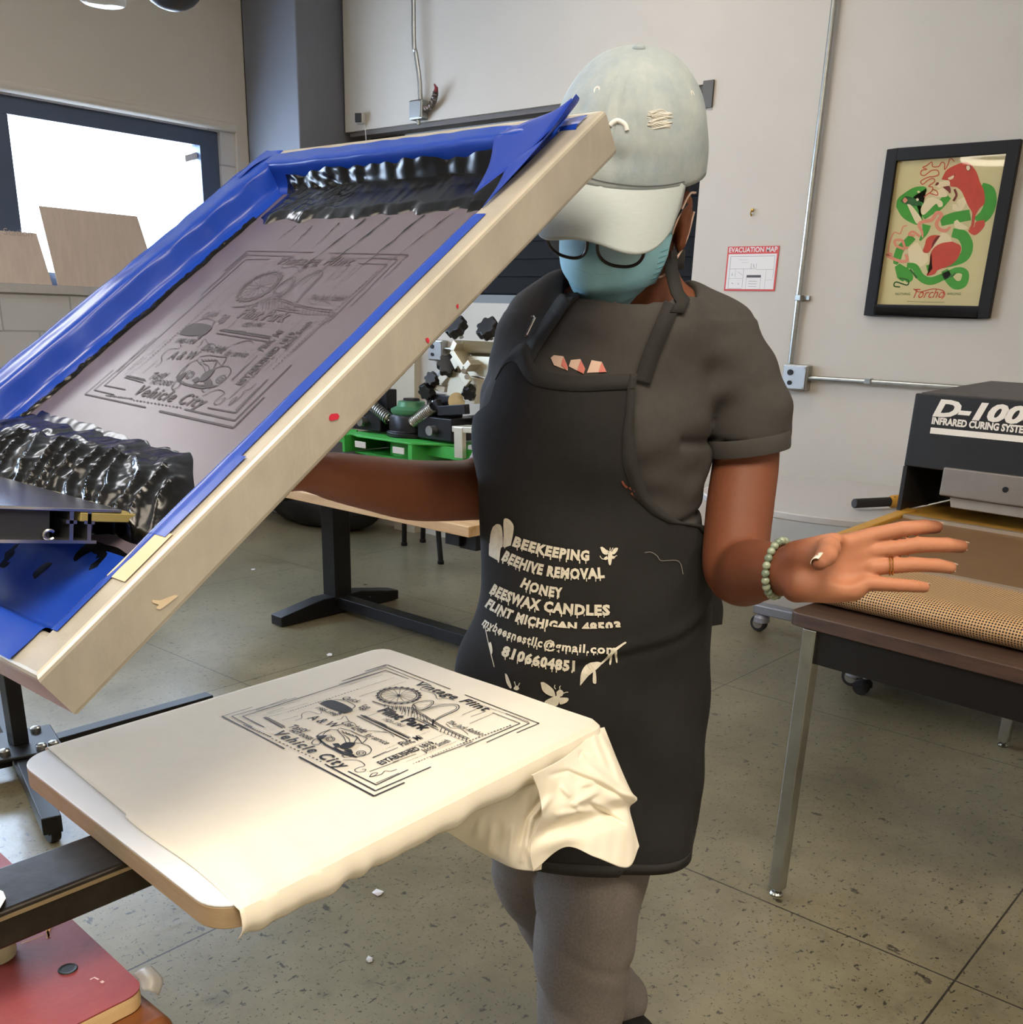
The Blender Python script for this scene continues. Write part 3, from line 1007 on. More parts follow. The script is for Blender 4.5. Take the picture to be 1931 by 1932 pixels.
band(mb, [(880, 900), (830, 940), (760, 920), (740, 860), (790, 780), (740, 760), (690, 830), (600, 850), (560, 880), (590, 950), (600, 1010)], [20, 34, 36, 36, 36, 36, 36, 34, 30, 28, 12], .0012, 60)
band(mb, [(570, 1000), (500, 950), (460, 980), (520, 990)], 24, .0012)
band(mb, [(420, 1130), (330, 1090), (320, 1040), (390, 1040), (420, 1110), (450, 1110)], 26, .0012)
band(mb, [(430, 1180), (440, 1240), (380, 1250), (270, 1210), (240, 1180), (290, 1180)], 30, .0012)
band(mb, [(250, 1160), (265, 1060), (310, 960), (370, 970), (400, 900), (440, 890)], 12, .0012)
mb.build('print_pink', P_PINK, ps)
mb = MB()
band(mb, [(610, 600), (650, 570), (690, 540), (700, 500), (660, 490), (720, 440), (700, 410), (650, 430), (600, 470), (580, 440), (650, 400), (720, 390), (760, 370), (750, 330), (690, 330), (620, 380), (580, 370), (590, 330), (640, 320), (600, 300), (640, 280), (690, 245), (700, 290), (760, 290), (790, 250), (820, 260), (820, 320), (850, 280), (880, 210), (920, 240)], 9, .0012, 200)
band(mb, [(700, 520), (740, 540), (750, 580), (700, 570), (670, 560)], 9, .0012)
line_text(mb, 'Torcho', pp((500, 1620), .0012), pp((810, 1620), .0012), .036, (0, -1, 0), shear=.35)
band(mb, [(505, 1530), (570, 1560), (700, 1530), (800, 1545), (822, 1590), (790, 1630)], 9, .0012)
mb.build('print_lettering', P_RED, ps)
mb = MB()
line_text(mb, 'NOTHING', pp((320, 1592), .0012), pp((472, 1592), .0012), .010, (0, -1, 0))
line_text(mb, 'WRONG', pp((842, 1592), .0012), pp((985, 1592), .0012), .010, (0, -1, 0))
band(mb, [(440, 1655), (640, 1662), (820, 1665)], 4, .0012)
mb.build('print_small_lettering', P_DGREEN, ps)
# ================================================================== furniture and machines
# ---- wood-topped worktable on black T legs
wt = thing('work_table', 'wood plank table on black T-shaped legs behind the tilted screen', 'table', (-3.0, 3.0, 0))
zt = .66
c1 = onz(885, 994, zt)
xt1, yt0 = c1[0], c1[1]
xt0 = -4.35
yt1 = yt0 + .74
M_PINE = mat('pine_plank', (206, 174, 132), 0.55, rgb2=(176, 138, 94), scale=3.0, stretch=(1, 9, 9))
MB().box((xt0, yt0, zt - .04), (xt1, yt1, zt)).build('tabletop', M_PINE, wt, bevel=.004)
pst = onz(631, 1143, .05)
yc_ = (yt0 + yt1) / 2
pst[1] = yc_ + .06; pst[0] = -3.66
for px_ in (pst[0], xt1 - .12):
    MB().box((px_ - .045, pst[1] - .05, .07), (px_ + .045, pst[1] + .05, zt - .09)).build('post', M_BLACK, wt, bevel=.004)
    ft = MB()
    prof = [(-.36, 0), (.36, 0), (.36, .045), (.12, .085), (-.12, .085), (-.36, .045)]
    ft.prism(prof, ((px_ - .04, pst[1], .004), (0, 1, 0), (0, 0, 1)), (.08, 0, 0))
    ft.build('foot', M_BLACK, wt, bevel=.004)
    MB().box((px_ - .035, yt0 + .04, zt - .09), (px_ + .035, yt1 - .04, zt - .04)).build('top_bracket', M_BLACK, wt)
MB().box((pst[0] + .04, pst[1] - .035, .03), (xt1 - .16, pst[1] + .035, .085)).build('stretcher', M_BLACK, wt, bevel=.004)
MB().box((xt1 - .10, yt0 + .06, zt - .10), (xt1 - .02, yt0 + .20, zt - .041)).build('corner_bracket', M_BLACK, wt)

# dark bag on the floor behind the table
bgp = onz(548, 1008, 0)
F = Field(np.arange(-.42, .42, .02), np.arange(-.28, .28, .02), np.arange(-.02, .42, .02))
F.ellipsoid((-.1, 0, .14), (.26, .18, .15), .06); F.ellipsoid((.15, .02, .12), (.2, .16, .13), .06); F.ellipsoid((0, 0, .24), (.15, .1, .08), .05)
F.D += (wob(F.points(), 22) * .008).astype(np.float32)
F.halfspace((0, 0, 0.002), (0, 0, -1))
V, Fc = F.mesh()
tag(raw('duffel_bag', V * 1.35 + np.array([bgp[0] - .1, bgp[1] + .35, 0]), Fc, mat('black_nylon', (22, 23, 27), 0.55)), 'slumped black bag on the floor behind the wood plank table', 'bag')

# ---- press stand with thin black legs, green tabletop press on it
lg = [onz(763, 1029, 0), onz(832, 1064, 0), np.array([-4.30, 4.42, 0.0])]
sx0, sx1, sy0, sy1 = lg[0][0] - .02, lg[1][0], lg[1][1] - .02, 4.42
zs_ = .60
st = thing('side_stand', 'low black stand on thin splayed tube legs under the green press', 'stand', ((lg[0][0] + lg[1][0]) / 2, 4.2, 0))
cxs, cys = -4.24, 4.12
MB().box((cxs - .36, cys - .32, zs_ - .03), (cxs + .36, cys + .32, zs_)).build('top', M_BLACK, st, bevel=.01)
for foot, tp in ((lg[0], (lg[0][0] + .06, lg[0][1] - .05)), (lg[1], (lg[1][0] - .10, lg[1][1] + .03)), (np.array([-4.52, 4.40, 0]), (-4.46, 4.36)), (np.array([-3.93, 4.42, 0]), (-4.0, 4.36))):
    MB().cyl((foot[0], foot[1], 0.012), (tp[0], tp[1], zs_ - .03), .016, 12).build('leg', M_BLACK, st, smooth=True)
    MB().cyl((foot[0], foot[1], 0.0), (foot[0], foot[1], .02), .02, 12).build('rubber_foot', M_BLACK, st)

PG = mat('press_green', (58, 158, 62), 0.42, var=.06, scale=8)
YPR = 4.0
P_ = lambda x, y, Y=YPR: ony(x, y, Y)
pr = thing('screen_press', 'green tabletop screen press with black hub and silver clamps by the back wall', 'printing press', P_(775, 872))
hub = P_(777, 862)
hz0 = zs_
# green body: plates above and below, upright walls with slots
zt0, zt1 = P_(777, 868)[2], P_(777, 826)[2]
MB().box((hub[0] - .30, YPR - .16, zs_), (hub[0] + .30, YPR + .22, zs_ + .012)).build('base_plate', PG, pr)
zt0 = zs_ + .012
MB().prism([(-.34, -.20), (-.20, -.26), (.24, -.26), (.42, -.10), (.42, .2), (-.34, .2)], ((hub[0], YPR + .03, zt1), (1, 0, 0), (0, 1, 0)), (0, 0, .010)).build('top_plate', PG, pr, bevel=.002)
mb = MB()
mb.box((hub[0] - .33, YPR - .14, zt0), (hub[0] - .32, YPR + .2, zt1)).box((hub[0] + .24, YPR - .14, zt0), (hub[0] + .25, YPR + .2, zt1))
mb.box((hub[0] + .25, YPR - .12, zt0 + .03), (hub[0] + .72, YPR - .11, zt1)).box((hub[0] - .80, YPR - .12, zt0 + .03), (hub[0] - .33, YPR - .11, zt1 + .02))
mb.box((hub[0] - .32, YPR + .10, zt0), (hub[0] + .24, YPR + .11, zt1))
mb.build('side_wall', PG, pr)
MB().prism([(-.45, .0), (-.33, -.085), (-.33, .0)], ((hub[0], YPR - .115, zt1), (1, 0, 0), (0, 0, 1)), (0, .01, 0)).build('gusset', PG, pr)
for sx_ in (-.16, .15):
    MB().box((hub[0] + sx_ - .045, YPR - .243, zt1 - .055), (hub[0] + sx_ + .045, YPR - .238, zt1 - .02)).build('slot', mat('slot_light', (196, 188, 176), 0.6), pr, bevel=.012)
MB().box((hub[0] - .32, YPR - .236, zt0), (hub[0] - .30, YPR - .14, zt1)).build('front_post', PG, pr)
MB().box((hub[0] + .22, YPR - .236, zt0), (hub[0] + .25, YPR - .14, zt1)).build('front_post', PG, pr)
MB().cyl((hub[0], YPR, zt0), (hub[0], YPR, zt1), .12, 28).build('centre_drum', PG, pr, smooth=True)
zh0 = zt1 + .012; zh1 = P_(777, 782)[2]
PB = mat('press_black', (22, 22, 27), 0.35, 0.3)
MB().lathe((hub[0], YPR, zh0), (0, 0, 1), [(.14, 0), (.14, .02), (.125, .03), (.125, zh1 - zh0 - .02), (.115, zh1 - zh0)], 28).build('hub', PB, pr, smooth=True, bevel=.002)
MB().lathe((hub[0], YPR, zh1), (0, 0, 1), [(.105, 0), (.115, .012), (.115, .03), (.08, .045), (.075, .07), (.055, .075)], 24).build('hub_cap', mat('cap_green', (70, 120, 84), 0.4, .2), pr, smooth=True)
MB().lathe((hub[0], YPR, zh1 + .07), (0, 0, 1), [(.05, 0), (.045, .018), (.01, .02)], 6).build('hub_nut', PB, pr)
MS = mat('clamp_silver', (206, 200, 180), 0.35, .7)
M_KNOB = mat('knob_black', (20, 20, 22), 0.5)


def spring(mb, a, b, r, turns, wire):
    a, b = np.array(a), np.array(b)
    d = b - a; L = np.linalg.norm(d); t_ = d / L
    u = np.cross(t_, [0, 1, 0.1]); u /= np.linalg.norm(u); w = np.cross(t_, u)
    n = turns * 10
    mb.tube([a + d * i / n + r * (math.cos(i * .628) * u + math.sin(i * .628) * w) for i in range(n + 1)], wire, 5)


for sgn in (-1, 1):
    a = np.array([hub[0] + sgn * .10, YPR - .08, zh1 - .03]); b = np.array([hub[0] + sgn * .28, YPR - .10, zh1 + .07])
    mb = MB(); spring(mb, a, b, .028, 14, .006); mb.build('spring', M_STEEL, pr, smooth=True)
    MB().box((hub[0] + sgn * .28 - .13, YPR - .1, zh0 + .01), (hub[0] + sgn * .28 + .13, YPR + .1, zh0 + .13)).build('arm_block', PB, pr, bevel=.008)
    MB().cyl((hub[0] + sgn * .28, YPR - .14, zh0 + .06), (hub[0] + sgn * .28, YPR + .1, zh0 + .06), .026, 14).build('pivot_pin', M_STEEL, pr, smooth=True)
    MB().box((hub[0] + sgn * .26 - .10, YPR - .04, zh0 + .13), (hub[0] + sgn * .26 + .10, YPR + .04, zh0 + .24)).build('arm_bracket', PB, pr, bevel=.006)
# tipped-up arm on the right
def bar(name, a, b, w, h, m, par, up=(0, -1, 0)):
    a, b = np.array(a), np.array(b)
    d = (b - a) / np.linalg.norm(b - a)
    u = np.array(up, float); u -= d * (u @ d); u /= np.linalg.norm(u); s = np.cross(d, u)
    return MB().hexa([a - s * w / 2 - u * h / 2, a + s * w / 2 - u * h / 2, a + s * w / 2 + u * h / 2, a - s * w / 2 + u * h / 2, b - s * w / 2 - u * h / 2, b + s * w / 2 - u * h / 2, b + s * w / 2 + u * h / 2, b - s * w / 2 + u * h / 2]).build(name, m, par, bevel=.003)


bar('lift_arm', P_(825, 795), P_(872, 735), .09, .05, MS, pr)
MB().cyl(P_(862, 757, YPR - .07), P_(862, 757, YPR), .045, 18).build('arm_disc', mat('disc_cream', (196, 180, 140), .4, .5), pr)
bar('fork', P_(830, 775, YPR - .08), P_(882, 772, YPR - .08), .05, .04, PB, pr)
bar('fork', P_(838, 792, YPR + .05), P_(868, 764, YPR + .05), .05, .04, PB, pr)
bar('fork', P_(800, 778, YPR - .08), P_(830, 762, YPR - .08), .05, .04, PB, pr)
bar('head_plate', P_(852, 722, YPR - .02), P_(905, 738, YPR - .02), .13, .05, MS, pr)
bar('head_plate', P_(838, 716, YPR - .02), P_(878, 672, YPR - .02), .06, .08, MS, pr)
bar('stop_plate', P_(872, 702, YPR - .09), P_(885, 724, YPR - .09), .05, .02, MS, pr)
for q in ((875, 700), (881, 711)):
    MB().cyl(P_(q[0], q[1], YPR - .12), P_(q[0], q[1], YPR - .09), .013, 10).build('bolt', M_STEEL, pr)
# C-shaped clamp channel
cl = [P_(x, y, YPR - .06) for x, y in ((872, 645), (864, 662), (887, 697), (898, 683))]
for a, b in zip(cl[:-1], cl[1:]):
    bar('clamp_channel', a, b, .03, .10, MS, pr)
MB().add([P_(872, 641, YPR - .1), P_(872, 641, YPR + .1), P_(950, 645, YPR + .1), P_(950, 645, YPR - .1), P_(868, 665, YPR - .02), P_(868, 665, YPR + .1), P_(950, 668, YPR + .1), P_(950, 668, YPR - .02)], [(0, 1, 2, 3), (4, 7, 6, 5), (0, 3, 7, 4), (1, 5, 6, 2), (0, 4, 5, 1), (3, 2, 6, 7)]).build('clamp_beam', MS, pr, bevel=.004)
bar('clamp_beam', P_(890, 690, YPR + .0), P_(960, 694, YPR + .0), .10, .06, MS, pr)
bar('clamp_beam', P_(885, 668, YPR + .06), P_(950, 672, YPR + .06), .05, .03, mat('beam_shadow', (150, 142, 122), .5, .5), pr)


def knob(c, ax, r, h):
    mb = MB()
    ax = np.array(ax, float); ax /= np.linalg.norm(ax)
    u = np.cross(ax, [0, 0, 1.0] if abs(ax[2]) < .9 else [1.0, 0, 0]); u /= np.linalg.norm(u); w = np.cross(ax, u)
    poly_ = []
    for i in range(42):
        an = 2 * math.pi * i / 42
        rr = r * (1 + .14 * math.cos(7 * an))
        poly_.append((rr * math.cos(an), rr * math.sin(an)))
    mb.prism(poly_, (np.array(c) - ax * h / 2, u, w), ax * h)
    mb.build('knob', M_KNOB, pr, bevel=.006, seg=2)


for (kx, ky, tx, ty, r) in ((862, 618, 872, 638, .055), (921, 620, 928, 640, .055), (845, 690, 838, 705, .052), (816, 716, 820, 725, .036), (806, 738, 812, 730, .042), (886, 740, 886, 725, .036)):
    a = P_(kx, ky, YPR - .06); b = P_(tx, ty, YPR - .03)
    MB().cyl(a, b, .011, 10).build('stem', M_STEEL, pr, smooth=True)
    knob(a, np.array(a) - np.array(b) + np.array([0, -.03, 0]), r, .05)
bar('adjust_rod', P_(811, 728, YPR - .05), P_(843, 692, YPR - .05), .022, .022, M_STEEL, pr)
bar('adjust_rod', P_(812, 728, YPR - .04), P_(842, 735, YPR - .02), .03, .03, MS, pr)
bar('adjust_rod', P_(838, 700, YPR), P_(846, 728, YPR), .05, .04, MS, pr)
# pallet brackets on the green rails
for x in (868, 905):
    bar('pallet_bracket', P_(x, 806, YPR - .15), P_(x + 1, 864, YPR - .15), .06, .03, MS, pr)
bar('pallet_bracket', P_(868, 808, YPR - .1), P_(925, 812, YPR - .1), .03, .12, MS, pr)
q = [P_(x, y, YPR + .1) for x, y in ((842, 840), (845, 815), (860, 800), (900, 793), (945, 792))]
MB().tube(catmull(q, 20), .03, 8).build('cable_loop', PB, pr, smooth=True)

# ---- grey oval table
ot = thing('oval_table', 'grey oval meeting table on casters against the back wall', 'table', (-1.66, 3.98, 0))
M_GREYTOP = mat('grey_laminate', (188, 184, 180), 0.35, var=.03, scale=20)
oc = np.array([-1.66, 3.93]); ra, rb = .50, .50
zo = .72
prof = []
for i in range(72):
    an = 2 * math.pi * i / 72
    c_, s_ = math.cos(an), math.sin(an)
    prof.append((math.copysign(abs(c_) ** .8, c_) * ra, math.copysign(abs(s_) ** .8, s_) * rb))
MB().prism(prof, ((oc[0], oc[1], zo - .028), (1, 0, 0), (0, 1, 0)), (0, 0, .028)).build('tabletop', M_GREYTOP, ot, bevel=.006)
M_GREYLEG = mat('grey_leg', (150, 152, 160), 0.4, .5)
ocst = onz(1437, 1190, 0)
for lx in (-1.42,):
    MB().box((lx - .05, oc[1] - .04, .09), (lx + .05, oc[1] + .04, zo - .028)).build('column', mat('column_grey', (92, 94, 100), .5), ot, bevel=.006)
for fx_, fy_ in ((ocst[0] + .0, 4.24), (ocst[0] + .0, 3.95 + .0)):
    pass
MB().box((ocst[0] - .04, 4.20, .085), (ocst[0] + .90, 4.27, .13)).build('foot_rail', M_GREYLEG, ot, bevel=.008)
MB().box((-1.455, 3.75, .085), (-1.385, 4.20, .13)).build('foot_rail', M_GREYLEG, ot, bevel=.008)


def caster(par, x, y, r, hub_rgb, body):
    w = MB().cyl((x - .012, y - .008, r), (x - .012, y + .02, r), r, 24); w.build('caster_wheel', mat('caster_black', (30, 30, 32), .5), par, bevel=.004)
    MB().cyl((x - .012, y - .011, r), (x - .012, y + .023, r), r * .62, 20).build('caster_hub', mat('hub_%d' % hub_rgb[0], hub_rgb, .5), par)
    MB().lathe((x, y + .006, r * 1.2), (0, 0, 1), [(r * .95, 0), (r * .9, r * .55), (r * .5, r * .9), (r * .28, r * 1.0)], 16).build('caster_housing', body, par, smooth=True)
    MB().cyl((x, y + .006, r * 2.0), (x, y + .006, r * 2.9), .012, 10).build('caster_stem', M_STEEL, par)


caster(ot, ocst[0], 4.22, .04, (128, 122, 112), M_GREYLEG)
caster(ot, -1.42, 3.80, .04, (128, 122, 112), M_GREYLEG)

# yellow-black tool lying on the oval table
tl = onz(1630, 950, zo + .018)
tl = np.array([tl[0] + .05, tl[1] + .02, zo])
sc = thing('hand_tool', 'black tube-handled tool with a yellow grip lying on the oval table', 'tool', tl)
da = onz(1612, 950, zo + .024); db = onz(1690, 946, zo + .0265)
dd = (db - da) / np.linalg.norm(db - da)
MB().cyl(da, da + dd * .17, .018, 16).build('handle', mat('rubber_black', (34, 32, 32), .6), sc, bevel=.003)
MB().lathe(da + dd * .16, dd, [(.018, 0), (.024, .012), (.026, .05), (.022, .08), (.024, .10)], 16).build('grip', mat('grip_yellow', (196, 142, 44), .5), sc, smooth=True)
for k in range(4):
    an = k * math.pi / 2 + .4
    c_ = da + dd * .20 + np.array([math.cos(an) * .009 * dd[0], -.026, .008 + math.sin(an) * .009])
    MB().ball(c_ + dd * .009 * math.cos(an), .0045, 8, 6).build('grip_dot', M_BLACK, sc)
MB().cyl(da + dd * .26, da + dd * .34, .020, 14).build('head', mat('rubber_black', (34, 32, 32)), sc, bevel=.003)

# ---- brown work table on chrome legs, under the curing oven
RA = math.radians(-5.0)
RT = rotz(RA)
lf = onz(1465, 1688, 0)
bt = thing('desk_table', 'brown wood-grain table with square chrome legs under the curing oven', 'table', (lf[0], lf[1], 0))
M_WALNUT = mat('walnut_laminate', (84, 62, 50), 0.36, rgb2=(56, 42, 35), scale=5.0, stretch=(1, 12, 12), bump=.03, bscale=60)
o2 = np.array([lf[0], lf[1], 0])
tw, tlg, th = .82, 1.56, .74
cxy = onz(1487, 1152, th)
off = RT.T @ (np.array([cxy[0], cxy[1], 0]) - o2)
B2 = lambda lo, hi: MB().box(lo, hi, RT, o2)
prf = []
x0_, y0_, x1__, y1__ = off[0], off[1], off[0] + tw, off[1] + tlg
rc = .03
for cx_, cy_, a0 in ((x1__ - rc, y1__ - rc, 0), (x0_ + rc, y1__ - rc, 90), (x0_ + rc, y0_ + rc, 180), (x1__ - rc, y0_ + rc, 270)):
    for k in range(6):
        an = math.radians(a0 + k * 18)
        prf.append((cx_ + rc * math.cos(an), cy_ + rc * math.sin(an)))
MB().prism(prf, (o2 + np.array([0, 0, th - .032]), RT @ np.array([1., 0, 0]), RT @ np.array([0, 1., 0])), (0, 0, .032)).build('tabletop', M_WALNUT, bt, bevel=.003)
lw = .034
for lx, ly in ((-lw / 2, -lw / 2), (x1__ - .09, -lw / 2), (-lw / 2, y1__ - .10), (x1__ - .09, y1__ - .10)):
    B2((lx, ly, .02), (lx + lw, ly + lw, th - .032)).build('leg', M_CHROME, bt, bevel=.003)
    c_ = o2 + RT @ np.array([lx + lw / 2, ly + lw / 2, 0])
    MB().lathe(c_, (0, 0, 1), [(.016, 0), (.018, .006), (.014, .012), (.008, .014), (.008, .022)], 16).build('glide', M_CHROME, bt, smooth=True)
M_APRON = mat('apron_black', (22, 18, 16), 0.4, .2)
B2((lw / 2, -.008, th - .112), (x1__ - .09, .002, th - .033)).build('apron_rail', M_APRON, bt)
B2((lw / 2, y1__ - .09, th - .11), (x1__ - .09, y1__ - .08, th - .033)).build('apron_rail', M_APRON, bt)
B2((-.004, lw / 2, th - .11), (.006, y1__ - .10, th - .033)).build('apron_rail', M_APRON, bt)
B2((x1__ - .07, lw / 2, th - .11), (x1__ - .06, y1__ - .10, th - .033)).build('apron_rail', M_APRON, bt)

# black rolling base seen under the table
rbp = onz(1628, 1312, 0)
rb_ = thing('rolling_cart', 'low black rolling cart frame seen under the brown table', 'cart', (rbp[0] + .36, rbp[1] + .18, 0))
cx0, cx1, cy0, cy1 = rbp[0], rbp[0] + .74, rbp[1], rbp[1] + .36
for lo, hi in (((cx0 - .02, cy0 - .015, .095), (cx1 + .04, cy0 + .025, .125)), ((cx0 - .02, cy1 - .02, .095), (cx1 + .04, cy1 + .02, .125)), ((cx0 - .02, cy0 + .025, .098), (cx0 + .02, cy1 - .02, .122)), ((cx1 - .02, cy0 + .025, .098), (cx1 + .02, cy1 - .02, .122))):
    MB().box(lo, hi).build('frame_bar', M_BLACK, rb_, bevel=.003)
MB().box((cx0 + .02, cy0 + .03, .125), (cx1 - .02, cy1 - .02, .14)).build('shelf', M_BLACK, rb_, bevel=.003)
for x_ in (cx0, cx1):
    for y_ in (cy0, cy1):
        caster(rb_, x_, y_, .032, (34, 34, 36), M_BLACK)

# ---- infrared curing oven with conveyor
H0 = onz(1692, 962, .85)
dr = thing('curing_oven', 'black infrared curing oven with a mesh conveyor belt on the brown table', 'oven', (H0[0], H0[1], th))
ux, uy = RT @ np.array([1., 0, 0]), RT @ np.array([0, 1., 0])
D3 = lambda x, y, z: H0 * np.array([1, 1, 0]) + ux * x + uy * y + np.array([0, 0, z])
DB = lambda lo, hi: MB().box(lo, hi, RT, H0 * np.array([1, 1, 0]))
zb = .85
zh = ony(1728, 742, H0[1])[2]
hw, hd = .92, .44
M_OVEN = mat('oven_black', (30, 29, 28), 0.45, .1, var=.12, scale=20)
zmid = ony(1700, 878, H0[1])[2]
MB().hexa([D3(0, 0, zmid), D3(hw, 0, zmid), D3(hw, hd, zmid), D3(0, hd, zmid), D3(0, 0, zh), D3(hw, 0, zh), D3(hw, hd, zh + .0), D3(0, hd, zh)]).build('hood', M_OVEN, dr, bevel=.004)
DB((0, 0, zb), (.012, hd, zmid)).build('side_panel', M_OVEN, dr)
DB((hw - .012, 0, zb), (hw, hd, zmid)).build('side_panel', M_OVEN, dr)
DB((.012, hd - .03, zb), (hw - .012, hd - .02, zmid)).build('rear_panel', M_OVEN, dr)
MB().add([D3(0.01, .02, zh + .001), D3(hw, .02, zh + .001), D3(hw, hd - .06, zh + .03), D3(.06, hd - .06, zh + .03), D3(.01, hd, zh + .001), D3(hw, hd, zh + .001)], [(0, 1, 2, 3), (3, 2, 5, 4), (0, 3, 4)]).build('lid', mat('lid_grey', (84, 80, 80), .55, .3, var=.15, scale=30), dr, solid=.003)
# silver deflector under the hood
a_ = [ony(1785, 884, H0[1] - .02), ony(1785, 884, H0[1] - .02)]
sx0 = (RT.T @ (ony(1786, 884, H0[1]) - H0))[0]
zs0, zs1 = ony(1790, 934, H0[1])[2], ony(1786, 880, H0[1])[2]
MB().hexa([D3(sx0, -.01, zs0), D3(hw - .06, -.01, zs0), D3(hw - .06, .10, zs0 - .02), D3(sx0 + .02, .10, zs0 - .02), D3(sx0, -.01, zs1), D3(hw - .06, -.01, zs1), D3(hw - .06, .05, zs1), D3(sx0, .05, zs1)]).build('deflector', mat('deflector_silver', (150, 142, 134), .4, .7, var=.06, scale=14), dr, bevel=.004)
MB().add([D3(sx0 + .03, .0, zs0 - .004), D3(hw - .06, .0, zs0 - .004), D3(hw - .06, -.02, zs0 - .028), D3(sx0 + .045, -.02, zs0 - .028)], [(0, 1, 2, 3)]).build('deflector_lip', mat('deflector_silver', (150, 142, 134)), dr, solid=.003)
kx = (RT.T @ (ony(1908, 920, H0[1]) - H0))[0]
MB().cyl(D3(kx, -.012, (zs0 + zs1) / 2), D3(kx, -.009, (zs0 + zs1) / 2), .008, 12).build('bolt_hole', M_BLACK, dr)
# white lettering on the hood
mb = MB()
def hp(x, y):
    q = ony(x, y, H0[1]); r_ = RT.T @ (q - H0)
    return D3(r_[0], -.0012, q[2])
def hood_text(s, p0, p1, capx, **kw):
    a, b = hp(*p0), hp(*p1)
    line_text(mb, s, a, b, capx, -uy, **kw)
hz1 = hp(1765, 790); hz2 = hp(1765, 758)
hood_text('D-1000', (1762, 783), (1978, 802), (hz2 - hz1)[2] * .92, bold=.05, shear=.25)
hood_text('INFRARED CURING SYSTEM', (1760, 799), (1950, 817), .018, bold=.045)
ribA, ribB = hp(1759, 806), hp(1990, 826)
mb.add([ribA, ribB, ribB - np.array([0, 0, .017]), ribA - np.array([0, 0, .017])], [(0, 1, 2, 3)])
mb.build('lettering', mat('decal_white', (232, 226, 214), .5), dr)
# conveyor: yellow side rails, tray, belt, roller at the near end
yn = -.86          # near end, before the hood
M_YEL = mat('rail_yellow', (190, 142, 58), .45, .1, var=.08, scale=15)
M_TRAY = mat('tray_brown', (122, 92, 58), .5, .3, var=.10, scale=6)
zn = .79
def slope_z(y, top):
    return (zb - zn) * (y - yn) / (0 - yn) + zn + top
for xx in (0.004, hw - .012):
    MB().hexa([D3(xx, yn, slope_z(yn, -.045)), D3(xx + .035, yn, slope_z(yn, -.045)), D3(xx + .035, .05, slope_z(.05, -.045)), D3(xx, .05, slope_z(.05, -.045)), D3(xx, yn, slope_z(yn, 0)), D3(xx + .035, yn, slope_z(yn, 0)), D3(xx + .035, .05, slope_z(.05, 0)), D3(xx, .05, slope_z(.05, 0))]).build('side_rail', M_YEL, dr, bevel=.003)
DB((.012, -.02, zb - .012), (hw - .012, hd - .03, zb - .004)).build('oven_floor', M_YEL, dr)
MB().hexa([D3(.045, yn + .30, slope_z(yn + .30, -.02)), D3(hw - .03, yn + .30, slope_z(yn + .30, -.02)), D3(hw - .03, -.02, slope_z(-.02, -.02)), D3(.045, -.02, slope_z(-.02, -.02)), D3(.045, yn + .30, slope_z(yn + .30, -.008)), D3(hw - .03, yn + .30, slope_z(yn + .30, -.008)), D3(hw - .03, -.02, slope_z(-.02, -.008)), D3(.045, -.02, slope_z(-.02, -.008))]).build('tray', M_TRAY, dr)
for yy in (yn + .30, -.05):
    MB().hexa([D3(.045, yy, slope_z(yy, -.008)), D3(hw - .03, yy, slope_z(yy, -.008)), D3(hw - .03, yy + .02, slope_z(yy, -.008)), D3(.045, yy + .02, slope_z(yy, -.008)), D3(.045, yy, slope_z(yy, .002)), D3(hw - .03, yy, slope_z(yy, .002)), D3(hw - .03, yy + .02, slope_z(yy, .002)), D3(.045, yy + .02, slope_z(yy, .002))]).build('tray_edge', mat('edge_steel', (176, 160, 140), .4, .6), dr)
# feet
for fx_, fy_ in ((.06, yn + .08), (hw - .1, yn + .08), (.06, .3), (hw - .1, .3)):
    MB().cyl(D3(fx_, fy_, th), D3(fx_, fy_, zn - .02), .015, 12).build('foot', M_BLACK, dr)
DB((.03, -.02, th + .012), (hw - .03, hd - .02, zb - .012)).build('chassis', M_OVEN, dr)


def belt_material():
    m = bpy.data.materials.new('mesh_belt'); m.use_nodes = True
    nt = m.node_tree; N = nt.nodes; L = nt.links
    b = N['Principled BSDF']; b.inputs['Roughness'].default_value = .6
    uv = N.new('ShaderNodeUVMap')
    sp = N.new('ShaderNodeSeparateXYZ'); L.new(uv.outputs[0], sp.inputs[0])
    prev = None
    for c in ('X', 'Y'):
        mu = N.new('ShaderNodeMath'); mu.operation = 'FRACT'; L.new(sp.outputs[c], mu.inputs[0])
        sb = N.new('ShaderNodeMath'); sb.operation = 'SUBTRACT'; sb.inputs[1].default_value = .5; L.new(mu.outputs[0], sb.inputs[0])
        ab = N.new('ShaderNodeMath'); ab.operation = 'ABSOLUTE'; L.new(sb.outputs[0], ab.inputs[0])
        if prev is None:
            prev = ab.outputs[0]
        else:
            mx = N.new('ShaderNodeMath'); mx.operation = 'MAXIMUM'; L.new(prev, mx.inputs[0]); L.new(ab.outputs[0], mx.inputs[1]); prev = mx.outputs[0]
    lt = N.new('ShaderNodeMath'); lt.operation = 'LESS_THAN'; lt.inputs[1].default_value = .31; L.new(prev, lt.inputs[0])
    mc = N.new('ShaderNodeMix'); mc.data_type = 'RGBA'
    mc.inputs['A'].default_value = (*lin((196, 156, 106)), 1); mc.inputs['B'].default_value = (*lin((28, 20, 14)), 1)
    L.new(lt.outputs[0], mc.inputs['Factor']); L.new(mc.outputs['Result'], b.inputs['Base Color'])
    return m


